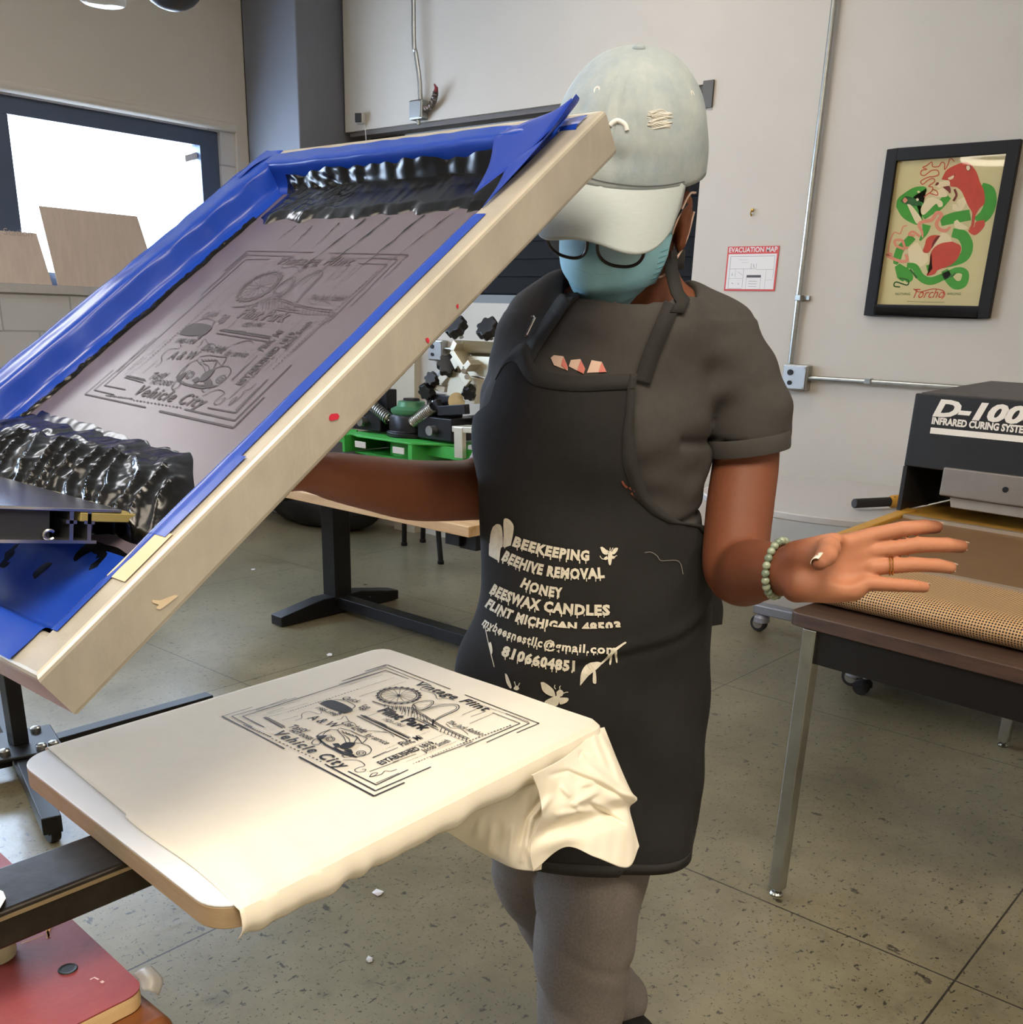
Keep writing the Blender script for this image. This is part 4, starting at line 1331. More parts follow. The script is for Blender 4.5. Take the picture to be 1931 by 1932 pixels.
rr_ = .034
path = [(yn + .30, slope_z(yn + .30, -.004))]
cy_r, cz_r = yn + .085, slope_z(yn + .085, -.002) - rr_ * .55
path.append((yn + .22, slope_z(yn + .2, .0)))
for k in range(13):
    an = math.radians(80 + k * 16)
    path.append((cy_r + rr_ * 1.5 * math.cos(an), cz_r + rr_ * math.sin(an)))
path.append((yn + .3, cz_r - rr_ + .004))
P = np.array([[D3(x, y, z) for x in np.linspace(.04, hw - .03, 2)] for y, z in path])
o = MB().grid(P).build('mesh_belt', belt_material(), dr, smooth=True)
uvl = o.data.uv_layers.new(name='UVMap')
cum = np.concatenate([[0], np.cumsum([math.hypot(path[i + 1][0] - path[i][0], path[i + 1][1] - path[i][1]) for i in range(len(path) - 1)])])
ORGd = ORG[dr.name]
for lp in o.data.loops:
    p = np.array(o.data.vertices[lp.vertex_index].co) + ORGd
    # nearest path row
    loc = RT.T @ (p - H0 * np.array([1, 1, 0]))
    k = int(np.argmin([(loc[1] - y) ** 2 + (loc[2] - z) ** 2 for y, z in path]))
    uvl.data[lp.index].uv = (loc[0] / .0065, cum[k] / .0065)
MB().cyl(D3(.04, cy_r, cz_r), D3(hw - .03, cy_r, cz_r), rr_ * .9, 20).build('roller', mat('roller_dark', (40, 36, 32), .5), dr, smooth=True)
DB((.045, yn + .20, zn - .03), (hw - .03, yn + .29, zn - .02)).build('crossbar', M_BLACK, dr)
# ================================================================== print screen, raised
SW, SL, ST, SD = .588, .819, .036, .048      # ST: depth of the mesh, SD: depth of the bars
PH = math.radians(35.3)
sS = np.array([1., 0, 0]); sV = np.array([0, math.cos(PH), math.sin(PH)]); sN = np.array([0, -math.sin(PH), math.cos(PH)])
sO = dep(67, 1280, .745) - sS * SW
SC = lambda s, v, h=0.0: sO + sS * s + sV * v + sN * h
scr = thing('print_screen', 'aluminium screen printing frame with blue tape and black ink, tilted up by the person', 'screen frame', SC(SW / 2, 0, -SD))
bw = .038
M_ALUF = mat('frame_aluminium', (202, 195, 180), 0.42, .35, rgb2=(172, 166, 154), scale=5, stretch=(1, 1.6, 1), bump=.04, bscale=70)
mb = MB()
ro = .004
O8 = lambda s0, s1, v0, v1: None
def mitre(c):
    lo = [SC(*q, -SD) for q in c]; hi = [SC(*q, 0) for q in c]
    return lo + hi
for c in ([(0, 0), (SW, 0), (SW - bw, bw), (bw, bw)], [(SW, 0), (SW, SL), (SW - bw, SL - bw), (SW - bw, bw)], [(SW, SL), (0, SL), (bw, SL - bw), (SW - bw, SL - bw)], [(0, SL), (0, 0), (bw, bw), (bw, SL - bw)]):
    mb.hexa(mitre(c))
fo = mb.build('frame_bars', M_ALUF, scr)
bm = bmesh.new(); bm.from_mesh(fo.data)
bmesh.ops.remove_doubles(bm, verts=bm.verts, dist=1e-5)
seen = {}
for f in list(bm.faces):          # drop the mitre faces shared by two bars
    k = tuple(sorted(round(c, 4) for c in f.calc_center_median()))
    seen.setdefault(k, []).append(f)
bmesh.ops.delete(bm, geom=[f for g in seen.values() if len(g) > 1 for f in g], context='FACES_ONLY')
bmesh.ops.recalc_face_normals(bm, faces=bm.faces)
bm.to_mesh(fo.data); bm.free()
md = fo.modifiers.new('bevel', 'BEVEL'); md.width = .005; md.segments = 3; md.limit_method = 'ANGLE'; md.angle_limit = math.radians(40)
M_MESH = mat('screen_mesh', (98, 89, 97), 0.33, var=.07, scale=9, spec=.6)
P = np.array([[SC(s, v, -ST + .002) for v in np.linspace(bw - .02, SL - bw + .02, 3)] for s in np.linspace(bw - .02, SW - bw + .02, 3)])
MB().grid(P).build('mesh_fabric', M_MESH, scr)
MB().grid(P - sN * .003).build('squeegee_side', mat('mesh_underside', (120, 100, 120), .5), scr)
# coloured paint marks on the outer side of the right bar
M_REDMARK = mat('red_mark', (206, 44, 68), .4)
xs_ = SC(SW, 0)[0] + .0008
def side_mark(name, pts, m):
    q = [onx(x, y, xs_) for x, y in pts]
    MB().add(q + [p + np.array([-.0006, 0, 0]) for p in q], [tuple(range(len(q))), tuple(range(len(q), 2 * len(q)))[::-1]]).build(name, m, scr)
side_mark('red_mark', [(622, 786), (626, 781), (637, 780), (641, 785), (638, 791), (626, 794), (622, 792)], M_REDMARK)
side_mark('red_mark', [(804, 639), (808, 637), (811, 642), (810, 647), (806, 646)], M_REDMARK)
side_mark('red_mark', [(862, 577), (865, 573), (866, 580), (864, 583)], M_REDMARK)
side_mark('tape_remnant', [(288, 1132), (303, 1133), (330, 1123), (337, 1124), (318, 1139), (302, 1150), (295, 1148), (300, 1141), (288, 1137)], mat('masking', (216, 198, 168), .7))

# blue tape
M_BLUE = mat('blue_tape', (28, 66, 168), 0.24, spec=.5, bump=.05, bscale=18)
M_FLAP = mat('blue_tape_matt', (22, 54, 152), 0.45, spec=.25)


def tape(name, prof, t0, t1, along, nt=70, ns=28, amp=.0016, freq=60, k0=0, rag=None):
    """prof: list of (across, h); along='v' or 's'"""
    pr = catmull(prof, ns)
    G = []
    for i in range(nt):
        t = t0 + (t1 - t0) * i / (nt - 1)
        row = []
        for j in range(ns):
            a, h = pr[j]
            e = j / (ns - 1)
            tt = t
            q = np.array([a * 30, t * 12, 0])
            w = wob(q[None], freq / 30, k0)[0]
            w2 = wob(np.array([[a * 60, t * 40, h * 60]]), 1.4, (k0 + 5) % 14)[0]
            dh = amp * (w * .8 + w2 * .6) + .0005
            da = (rag * w2 * (e if e > .5 else 0)) if rag else 0
            row.append(SC(a + da, tt, h + abs(dh)) if along == 'v' else SC(tt, a + da, h + abs(dh)))
        G.append(row)
    return MB().grid(G).build(name, M_BLUE, scr, smooth=True)


tape('blue_tape', [(-.003, -.014), (-.001, .0008), (.012, .001), (.034, .001), (.041, -.003), (.043, -.016), (.046, -.030), (.056, -.0335), (.068, -.0338)], .012, SL - .004, 'v', amp=.0022, k0=0, rag=.004)
tape('blue_tape', [(SL - .014, .0008), (SL - .026, .001), (SL - .036, .001), (SL - .041, -.004), (SL - .043, -.016), (SL - .046, -.028), (SL - .052, -.0325), (SL - .058, -.0338)], .004, SW - .012, 's', amp=.0018, k0=3)
tape('blue_tape', [(SW - .006 - .012, .0008), (SW - .024, .001), (SW - .034, .001), (SW - .041, -.004), (SW - .044, -.020), (SW - .05, -.0335)], .245, .62, 'v', amp=.0006, k0=6)
tape('blue_tape', [(SW - .010, .0012), (SW - .022, .0012), (SW - .034, .0012), (SW - .041, -.004), (SW - .044, -.020), (SW - .05, -.0335)], .150, .250, 'v', amp=.0005, k0=2)
tape('blue_tape', [(SW - .026, .0008), (SW - .030, .001), (SW - .036, .0), (SW - .041, -.004), (SW - .044, -.020), (SW - .05, -.0335)], .04, .155, 'v', amp=.0005, k0=4)
tape('blue_tape', [(.003, .001), (.018, .001), (.034, .001), (.041, -.003), (.044, -.018), (.052, -.032), (.075, -.0334), (.14, -.0336)], .01, SW - .045, 's', amp=.0016, k0=8)
MB().grid([[SC(s, v, .0012) for s in (SW - .034, SW - .006)] for v in (.10, .155)]).build('masking_tape', mat('masking', (216, 198, 168), .7), scr)
# loose corner of tape standing up at the far right corner
fl = [[(SW - .060, SL - .10, .002), (SW - .040, SL - .06, .003), (SW - .038, SL - .02, .004)],
      [(SW - .040, SL - .15, .002), (SW - .022, SL - .07, .012), (SW - .022, SL - .010, .016)],
      [(SW - .030, SL - .19, .002), (SW - .016, SL - .10, .014), (SW - .016, SL - .018, .026)]]
G = patch([[SC(*q) for q in r] for r in fl], 14, 14)
MB().grid(G).build('tape_flap', M_FLAP, scr, smooth=True, solid=.0006)
fl = [[(SW - .13, SL - .035, .001), (SW - .10, SL - .012, .002), (SW - .06, SL + .004, .004)],
      [(SW - .09, SL - .10, .000), (SW - .06, SL - .04, .004), (SW - .045, SL + .008, .012)],
      [(SW - .065, SL - .16, .001), (SW - .046, SL - .09, .003), (SW - .040, SL - .012, .006)]]
G = patch([[SC(*q) for q in r] for r in fl], 14, 14)
MB().grid(G).build('tape_flap', M_FLAP, scr, smooth=True, solid=.0006)
# ragged end of tape sticking out at the far left corner
fl = [[(.03, SL - .02, .003), (-.004, SL - .03, .002), (-.02, SL - .10, -.004)], [(.02, SL - .06, .003), (-.006, SL - .09, .0), (-.045, SL - .14, -.012)], [(.01, SL - .14, .002), (-.005, SL - .17, -.002), (-.02, SL - .175, -.010)]]
G = patch([[SC(*q) for q in r] for r in fl], 14, 14)
G = G + (wob(G * 1.0, 90)[..., None] * sN) * .002
MB().grid(G).build('tape_flap', M_FLAP, scr, smooth=True, solid=.0006)

# ink
M_INK = mat('black_ink', (8, 8, 9), 0.20, spec=.45)


def ink(name, s0, s1, v0, v1, n, m, hfun, edge, k0=0):
    G = []
    for i in range(n):
        row = []
        for j in range(m):
            a, b = i / (n - 1), j / (m - 1)
            e0, e1 = edge(a)
            s = s0 + (s1 - s0) * a
            v = (v0 + e0) + (v1 + e1 - v0 - e0) * b
            rim = min(1, min(a, 1 - a) * 14) * min(1, min(b, 1 - b) * 6)
            h = hfun(a, b, s, v) * rim ** .8
            row.append(SC(s, v, -ST + .0015 + h))
        G.append(row)
    return MB().grid(G).build(name, M_INK, scr, smooth=True)


def n2(s, v, f, k=0):
    return float(wob(np.array([[s, v, .3]]), f, k)[0])


ink('ink', .075, .50, .692, SL - .044, 150, 44,
    lambda a, b, s, v: .0062 + .0007 * n2(s, v, 60) + .010 * max(0, b - .55) ** 1.2 + (.0009 * n2(s, v, 330, 2) if a < .38 else .00025 * n2(s * 3, v * .6, 150, 5)),
    lambda a: (.006 * n2(a * .5, 0, 60) + .004 * n2(a * .5, 0, 160, 3) - .01 * (a > .93), 0.006 + .004 * n2(a * .5, .5, 70, 7)))
# ink standing on the inner wall of the far bar
G = []
for i in range(150):
    a = i / 149
    s = .078 + (.502 - .078) * a
    top = -.012 - .004 * n2(a * .5, .2, 60, 4) - .003 * n2(a * .5, .2, 200, 6) + .004 * a
    row = []
    for j in range(24):
        b = j / 23
        h = -ST + .004 + (top + ST - .004) * b
        thick = (.004 + .0010 * n2(s, h * 2, 70, 3) + (.0010 * n2(s, h, 330, 8) if a < .38 else 0)) * min(1, min(a, 1 - a) * 25) * (1 - b ** 4)
        row.append(SC(s, SL - bw - .0095 - abs(thick) - .012 * (1 - b) ** 2, h))
    G.append(row)
MB().grid(G).build('ink', M_INK, scr, smooth=True)
# bead of ink along the left tape
G = []
for i in range(160):
    a = i / 159
    v = .25 + (.70 - .25) * a
    row = []
    w0 = .062 + .003 * n2(a, 0, 24) + .002 * n2(a, 0, 90, 4); w1 = w0 + .012 + .005 * n2(a, 1, 30, 6)
    for j in range(12):
        b = j / 11
        row.append(SC(w0 + (w1 - w0) * b, v, -ST + .0024 + .0028 * math.sin(math.pi * b) * (1 + .5 * n2(a, b * .05, 160, 2))))
    G.append(row)
MB().grid(G).build('ink', M_INK, scr, smooth=True)
# main pile above the squeegee, with curling folds
def pile(a, b, s, v):
    fold = abs(math.sin(s * 105 + 9 * v * 7 + 1.6 * n2(s, v, 40)))
    return .006 + .009 * math.sin(math.pi * min(1, b * 1.05)) + .0055 * (1 - fold) ** 1.5 * (b < .75) * (a > .2) + .0013 * n2(s, v, 150, 2) + .0006 * n2(s, v, 420, 6)


ink('ink', .012, .50, .160, .272, 190, 60, pile, lambda a: (-.004 + .005 * n2(a, 0, 40), .012 * (1 - a) + .006 * n2(a, 0, 46, 3) - .055 * max(0, a - .85) / .15 * .9), 0)
ink('ink', .07, .425, .258, .300, 120, 10, lambda a, b, s, v: .0008 + .0004 * n2(s, v, 200), lambda a: (0, -.028 * a + .004 * n2(a, 0, 60, 5)), 0)
ink('ink', .12, .515, .082, .150, 90, 22, lambda a, b, s, v: .0012 + .0006 * n2(s, v, 120), lambda a: (.010 * n2(a, .1, 30), .004 * n2(a, .6, 50, 3)), 0)
# runs of ink dragged across the mesh
for k, (x0, y0, x1, y1, w) in enumerate([(690, 412, 500, 560, 4), (735, 410, 560, 545, 5), (800, 405, 650, 530, 5), (855, 400, 700, 520, 2.5), (590, 425, 545, 470, 3), (560, 425, 520, 455, 3), (640, 420, 590, 470, 3), (208, 826, 190, 845, 4), (232, 828, 222, 840, 4), (280, 853, 265, 872, 3), (320, 885, 308, 880, 3)]):
    a = ray(x0, y0); hh = SC(0, 0, -ST + .003)
    pa = CPOS + a * (((hh - CPOS) @ sN) / (a @ sN)); a = ray(x1, y1); pb = CPOS + a * (((hh - CPOS) @ sN) / (a @ sN))
    pts = [pa + (pb - pa) * t + sS * .002 * n2(k * .1, t, 30) for t in np.linspace(0, 1, 14)]
    wd = w / 1890 * 1.1
    mb = MB()
    Lp = [p + sS * wd * (.5 + .3 * math.sin(i * 2.1 + k)) * (1 - i / 14) for i, p in enumerate(pts)]
    Rp = [p - sS * wd * (.5 + .3 * math.cos(i * 1.7 + k)) * (1 - i / 14) for i, p in enumerate(pts)]
    mb.add(Lp + Rp, [(i, i + 1, 15 + i, 14 + i) for i in range(13)])
    mb.build('ink_run', M_INK, scr)

# ---- squeegee leaning in the near end of the screen
sq = thing('squeegee', 'aluminium squeegee with a yellow blade lying in the black ink of the screen', 'squeegee', SC(.25, .13, 0))
dq = np.array([-.72, .69]); nq = np.array([.69, .72])          # along handle, up from its face (in v,h)
def SQ(s, a, b):
    vh = np.array([.1865, -.0255]) + dq * a + nq * b
    return SC(s, vh[0], vh[1])
s0q, s1q = .072, .468
hexq = lambda a0, a1, b0, b1, e=0.0: MB().hexa([SQ(s0q + e, a0, b0), SQ(s1q - e, a0, b0), SQ(s1q - e, a1, b0), SQ(s0q + e, a1, b0), SQ(s0q + e, a0, b1), SQ(s1q - e, a0, b1), SQ(s1q - e, a1, b1), SQ(s0q + e, a1, b1)])
hexq(0, .060, -.010, -.002).build('blade', mat('blade_yellow', (150, 136, 78), .35, spec=.6), sq, bevel=.001)
M_SQ = mat('squeegee_aluminium', (176, 178, 182), .24, .95)
hexq(.022, .165, -.0015, .0015).build('top_plate', M_SQ, sq, bevel=.0008)
hexq(.045, .165, -.0290, -.0262).build('bottom_plate', M_SQ, sq)
for a in (.050, .066):
    mb = hexq(a, a + .0035, -.0262, -.0015)
    mb.add(hexq(a - .003, a + .0065, -.012, -.009).v, hexq(0, 1, 0, 1).f)
    mb.build('rib', M_SQ, sq)
hexq(.085, .165, -.0262, -.0015, .004).build('core', mat('core_dark', (40, 42, 46), .6, .2), sq)
MB().tube([SQ(s1q - .002, .086 + .005 * math.cos(t), -.022 + .004 * math.sin(t)) for t in np.linspace(-2.4, 2.4, 12)], .0014, 6).build('screw_channel', M_SQ, sq, smooth=True)

# ================================================================== pallet, shirt and the press under them
PZ = .87
PC = [onz(30, 1432, PZ), onz(412, 1728, PZ), onz(1134, 1366, PZ), onz(722, 1224, PZ)]     # press-left, press-right, far-right, far-left
pal = thing('print_pallet', 'white topped print pallet with brown edge under the cream shirt', 'pallet', (sum(PC) / 4) * np.array([1, 1, 0]) + np.array([0, 0, PZ - .026]))


def PQ(u, w, z=0.0):
    """u across (0 left..1 right), w from the press to the far end"""
    p = PC[0] * (1 - u) * (1 - w) + PC[1] * u * (1 - w) + PC[2] * u * w + PC[3] * (1 - u) * w
    return p + np.array([0, 0, z])


def rounded(r_u, r_w, inset=0.0):
    out = []
    for cu, cw, a0 in ((1, 1, 0), (0, 1, 90), (0, 0, 180), (1, 0, 270)):
        for k in range(9):
            an = math.radians(a0 + k * 11.25)
            uu = (cu - r_u if cu else r_u) + r_u * math.cos(an)
            ww = (cw - r_w if cw else r_w) + r_w * math.sin(an)
            out.append((uu * (1 - 2 * inset) + inset, ww * (1 - 2 * inset) + inset))
    return out


def slab(name, z0, z1, m, par, bevel=.0015, inset=0.0):
    q = rounded(.085, .065, inset)
    n = len(q)
    vs = [PQ(u, w, z0) for u, w in q] + [PQ(u, w, z1) for u, w in q]
    fs = [tuple(range(n))[::-1], tuple(range(n, 2 * n))] + [(i, (i + 1) % n, n + (i + 1) % n, n + i) for i in range(n)]
    return MB().add(vs, fs).build(name, m, par, bevel=bevel)


slab('laminate_top', -.0025, 0, mat('white_laminate', (232, 236, 240), .22, spec=.5), pal, .0008)
slab('core', -.025, -.0025, mat('pallet_core', (168, 146, 114), .65, rgb2=(150, 128, 98), scale=12, stretch=(1, 1, 8)), pal)

M_CREAM = mat('cream_jersey', (238, 231, 213), .85, var=.015, scale=40, bump=.04, bscale=600, sheen=.15)
ts = thing('printed_shirt', 'cream cotton t-shirt pulled over the pallet with a fresh black print', 'shirt', PQ(.5, .6))
hemL = onz(80, 1405, PZ + .002); hemR = onz(447, 1712, PZ + .002)
w_at = lambda p, u: (np.array(p) - PQ(u, 0))[1] / (PQ(u, 1) - PQ(u, 0))[1]
wL, wR = w_at(hemL, 0.0), w_at(hemR, 1.0)
nv, nu = 110, 90
G = []
for i in range(nv):
    row = []
    e = i / (nv - 1)
    for j in range(nu):
        a = -1.24 + 2.48 * j / (nu - 1)          # across, beyond +-1 hangs over the edge
        u = .5 + .5 * max(-1, min(1, a)) * 1.012
        wh = wL + (wR - wL) * min(max(u, 0), 1)
        wh += .006 * math.sin(u * 9) * (u > .5)
        w = wh + (1.002 - wh) * e
        # keep within the rounded far corners
        ex = max(0, w - .965) / .037
        if ex > 0:
            lim = .5 - .036 * (1 - math.sqrt(max(0, 1 - min(ex, 1) ** 2)))
            u = .5 + (u - .5) / .5 * lim
        over = max(0, abs(a) - 1) / .24
        p = PQ(u, w, .0024)
        sgn = 1 if a > 0 else -1
        if over > 0:
            crumple = wob(np.array([[0, w * 7, .2]]), 6 if e > .3 else 9, 3)[0]
            drop = .036 * over * (1 + .10 * crumple * (1 + 1.2 * max(0, .35 - e) / .35))
            bulge = .004 * math.sin(math.pi * over) + .0035 * crumple * over * (1.6 if e < .4 else .8)
            p = p + np.array([sgn * (.003 + bulge - .012 * max(0, over - .65)), 0, -drop])
        p = p + np.array([0, 0, .0006 * wob(np.array([[p[0] * 1., p[1], 0]]), 25)[0]]) * (over == 0)
        # gathers near the pulled right corner
        if u > .7 and e < .35 and over == 0:
            p = p + np.array([0, 0, .0022 * math.sin((w * 70 + u * 8)) * (u - .7) / .3 * (1 - e / .35)])
        row.append(p)
    G.append(row)
# skirt over the far end
for k in range(1, 9):
    o = k / 8
    G.append([q + np.array([0, .004 * math.sin(o * 3.1) + .004 - .002 * o, -.055 * o + .004 * o * math.sin(j * .5)]) for j, q in enumerate(G[nv - 1])])
body = MB().grid(G).build('body', M_CREAM, ts, smooth=True, solid=.0012, offset=-1)

# loose cloth and sleeve hanging from the far right corner
def cloth(name, rows, nu, nv, amp, freq, k0=0, m=M_CREAM, aniso=(1, 1, 1), creases=()):
    G = patch([[dep(x, y, t) for x, y, t in r] for r in rows], nu, nv)
    vd = CAM[2]
    wv = wob(G * np.array(aniso), freq, k0) + .5 * wob(G * np.array(aniso), freq * 2.3, (k0 + 6) % 15)
    q = (G - CPOS) @ CAM.T
    pxy = np.stack([q[..., 0] / q[..., 2] * FPX + PCX, q[..., 1] / q[..., 2] * FPX + PCY], -1)
    for L, wd, am in creases:              # single folds running along lines
        best = np.full(pxy.shape[:2], 1e9); tap = np.zeros(pxy.shape[:2])
        for a, b in zip(L[:-1], L[1:]):
            a, b = np.array(a, float), np.array(b, float); d = b - a
            t = np.clip(((pxy - a) @ d) / (d @ d), 0, 1)
            ds = np.linalg.norm(pxy - a - t[..., None] * d, axis=-1)
            best = np.minimum(best, ds)
        La, Lb = np.array(L[0], float), np.array(L[-1], float)
        tt = np.clip(((pxy - La) @ (Lb - La)) / ((Lb - La) @ (Lb - La)), 0, 1)
        G = G - vd * (am * np.exp(-(best / (wd * 1.35)) ** 2) * (.35 + .65 * np.sin(np.pi * tt) ** .7))[..., None]
    rim = np.minimum(1, np.linspace(0, 1, nu)[:, None] * 6) * np.ones((1, nv))
    G = G - vd * (wv * amp * rim)[..., None]
    return MB().grid(G).build(name, m, ts, smooth=True, solid=.0014, offset=0)


cloth('body_underside', [[(800, 1545, 1.13), (880, 1512, 1.145), (960, 1478, 1.175), (1036, 1450, 1.225)],
                         [(848, 1572, 1.19), (905, 1548, 1.19), (975, 1515, 1.20), (1050, 1470, 1.22)],
                         [(890, 1598, 1.235), (940, 1590, 1.23), (990, 1570, 1.225), (1035, 1530, 1.225)],
                         [(936, 1622, 1.26), (972, 1638, 1.24), (1004, 1643, 1.225), (1022, 1641, 1.222)]], 90, 90, .0016, 80, 2, aniso=(1.2, 1.2, .35),
      creases=[([(1052, 1478), (1032, 1506), (1003, 1542), (994, 1582), (985, 1622)], 4, .006), ([(1044, 1478), (1020, 1510), (994, 1545), (985, 1590)], 4, -.005), ([(930, 1560), (920, 1606)], 5, .005), ([(946, 1556), (938, 1612)], 5, -.004), ([(968, 1560), (960, 1616)], 4, .005), ([(995, 1590), (1010, 1640)], 5, .005), ([(905, 1545), (900, 1580)], 6, .004)])
cloth('sleeve', [[(1004, 1462, 1.152), (1060, 1432, 1.202), (1098, 1402, 1.248), (1124, 1378, 1.284), (1140, 1372, 1.298)],
                 [(1018, 1500, 1.172), (1072, 1474, 1.202), (1120, 1442, 1.238), (1154, 1424, 1.27), (1166, 1438, 1.290)],
                 [(1022, 1536, 1.18), (1076, 1512, 1.195), (1126, 1490, 1.225), (1176, 1482, 1.255), (1190, 1492, 1.278)],
                 [(1014, 1560, 1.19), (1074, 1534, 1.20), (1126, 1516, 1.225), (1184, 1502, 1.250), (1202, 1508, 1.272)],
                 [(1004, 1582, 1.20), (1066, 1556, 1.215), (1126, 1540, 1.238), (1176, 1524, 1.266), (1188, 1524, 1.284)],
                 [(1000, 1610, 1.205), (1062, 1580, 1.20), (1126, 1574, 1.215), (1182, 1562, 1.245), (1196, 1560, 1.27)],
                 [(1006, 1644, 1.215), (1066, 1598, 1.205), (1126, 1618, 1.21), (1184, 1636, 1.24), (1206, 1597, 1.27)]], 130, 140, .0018, 60, 5, aniso=(1, 1, 1.3),
      creases=[([(1040, 1462), (1072, 1455), (1121, 1475), (1186, 1511)], 4, -.006), ([(1072, 1449), (1124, 1467), (1188, 1502)], 5, .005), ([(1107, 1443), (1156, 1478)], 5, .006), ([(1094, 1481), (1123, 1475)], 4, .005),
               ([(1083, 1517), (1127, 1492)], 5, .007), ([(1054, 1537), (1098, 1530), (1127, 1531)], 5, .006), ([(1114, 1518), (1178, 1556)], 4, -.009), ([(1116, 1510), (1180, 1546)], 6, .005), ([(1083, 1517), (1100, 1532)], 4, .004),
               ([(1058, 1480), (1078, 1502)], 5, .006), ([(1118, 1370), (1124, 1405), (1140, 1440)], 4, .004), ([(1134, 1385), (1150, 1420), (1168, 1470)], 4, .005), ([(1090, 1430), (1098, 1420), (1112, 1426)], 4, -.004), ([(1036, 1506), (1008, 1544), (998, 1582)], 5, .006)])
cloth('sleeve_lining', [[(1184, 1580, 1.268), (1198, 1588, 1.27), (1206, 1597, 1.274)], [(1178, 1600, 1.268), (1188, 1612, 1.27), (1200, 1612, 1.27)], [(1172, 1628, 1.256), (1184, 1636, 1.246), (1192, 1626, 1.262)]], 10, 10, .0005, 60)

# ---- the print: a drawing measured on the shirt (two enlargements of the photo)
A_ = lambda x, y: (x / 6.034 + 410, y / 6.034 + 1240)
B_ = lambda x, y: (x / 4.951 + 640, y / 4.951 + 1240)
PRZ = PZ + .0042
art = []            # polylines in shirt plane coordinates with widths in metres
fills = []
texts = []


def pt(f, q):
    return onz(*f(*q), PRZ)[:2]


def ln(f, pts, w=.0012, smooth=False, n=24):
    w = w * 1.25
    P = catmull(pts, n) if smooth else pts
    art.append(([pt(f, q) for q in P], w))


def dots(f, a, b, n, w, l=.5):
    a, b = np.array(a, float), np.array(b, float)
    for i in range(n):
        t0 = i / n; t1 = t0 + l / n
        art.append(([pt(f, a + (b - a) * t0), pt(f, a + (b - a) * t1)], w * (.7 + .5 * ((i * 7) % 5) / 5)))


def tx(f, s, a, b, h, **kw):
    kw['bold'] = kw.get('bold', 0) + .012
    texts.append((s, pt(f, a), pt(f, b), h * 1.18, kw))


# border
for f, pts, w in ((A_, [(55, 665), (400, 563)], .0010), (A_, [(440, 597), (790, 468)], .0008), (A_, [(165, 665), (900, 455)], .0010), (A_, [(285, 668), (1928, 142)], .0013), (A_, [(1425, 266), (1928, 92)], .0011), (A_, [(1682, 155), (1928, 78)], .0010),
                  (A_, [(55, 665), (770, 1035)], .0016), (A_, [(930, 1125), (1790, 1575)], .0022), (A_, [(165, 665), (400, 790)], .0012), (A_, [(1225, 1210), (1805, 1515)], .0018), (A_, [(285, 665), (535, 790)], .0014), (A_, [(1490, 1290), (1815, 1448)], .0015),
                  (B_, [(330, 1290), (612, 1165)], .0020), (B_, [(340, 1241), (860, 1018)], .0016), (B_, [(345, 1188), (645, 1045)], .0013), (B_, [(345, 1170), (560, 1075)], .0008), (B_, [(1870, 612), (1660, 700)], .0012), (B_, [(1778, 612), (1378, 790)], .0012), (B_, [(1692, 612), (1180, 830)], .0012), (B_, [(860, 930), (1250, 782)], .0011),
                  (B_, [(450, 65), (1040, 292)], .0013), (B_, [(1175, 345), (1870, 612)], .0014), (B_, [(440, 90), (830, 242)], .0010), (B_, [(435, 118), (650, 197)], .0012), (B_, [(1435, 512), (1692, 612)], .0011), (B_, [(1560, 520), (1780, 612)], .0010), (B_, [(450, 65), (245, 128)], .0011), (B_, [(440, 90), (25, 220)], .0010), (B_, [(435, 118), (0, 250)], .0011)):
    ln(f, pts, w)
dots(A_, (300, 760), (620, 905), 13, .0024, .7); dots(A_, (620, 915), (1210, 1195), 14, .0020, .45)
dots(A_, (520, 690), (800, 620), 12, .0012); dots(A_, (800, 620), (1200, 490), 14, .0018, .6); dots(A_, (1200, 490), (1620, 352), 12, .0016, .55); dots(A_, (1420, 336), (1890, 190), 30, .0007); dots(A_, (1600, 358), (1928, 255), 20, .0007); dots(A_, (1625, 445), (1928, 340), 22, .0010)
dots(A_, (440, 600), (960, 490), 9, .0006, .8); dots(A_, (520, 660), (1040, 515), 7, .0006, .9)
dots(B_, (690, 990), (1100, 820), 16, .0014, .5); dots(B_, (1100, 820), (1620, 625), 18, .0022, .55); dots(B_, (630, 970), (1110, 775), 34, .0009); dots(B_, (440, 850), (860, 680), 26, .0009); dots(B_, (620, 860), (980, 715), 24, .0009, .6); dots(B_, (1210, 400), (1785, 600), 44, .0020, .5)
dots(B_, (95, 250), (410, 155), 26, .0007); dots(B_, (190, 290), (520, 185), 28, .0007); dots(B_, (190, 360), (630, 220), 30, .0011)
for f, pts, w in ((A_, [(1590, 662), (1928, 822)], .0012), (A_, [(1630, 650), (1928, 785)], .0016), (A_, [(1660, 655), (1928, 768)], .0009), (B_, [(172, 545), (640, 772)], .0014), (B_, [(205, 535), (655, 752)], .0020), (B_, [(240, 540), (670, 745)], .0008), (B_, [(310, 405), (440, 450)], .0018),
                  (A_, [(545, 670), (775, 795)], .0010), (A_, [(530, 678), (745, 800)], .0014), (A_, [(580, 680), (770, 780)], .0007), (A_, [(1770, 1135), (1928, 1065)], .0008), (B_, [(315, 935), (550, 838)], .0008), (B_, [(285, 1062), (560, 960)], .0008), (B_, [(430, 940), (720, 830)], .0008), (B_, [(500, 975), (720, 897)], .0007),
                  (B_, [(1150, 535), (1280, 480)], .0006), (B_, [(1230, 550), (1370, 500)], .0006), (B_, [(1220, 615), (1440, 520)], .0006), (A_, [(735, 715), (925, 662)], .0006), (A_, [(570, 630), (760, 570)], .0006), (A_, [(1720, 665), (1820, 630)], .0006)):
    ln(f, pts, w)
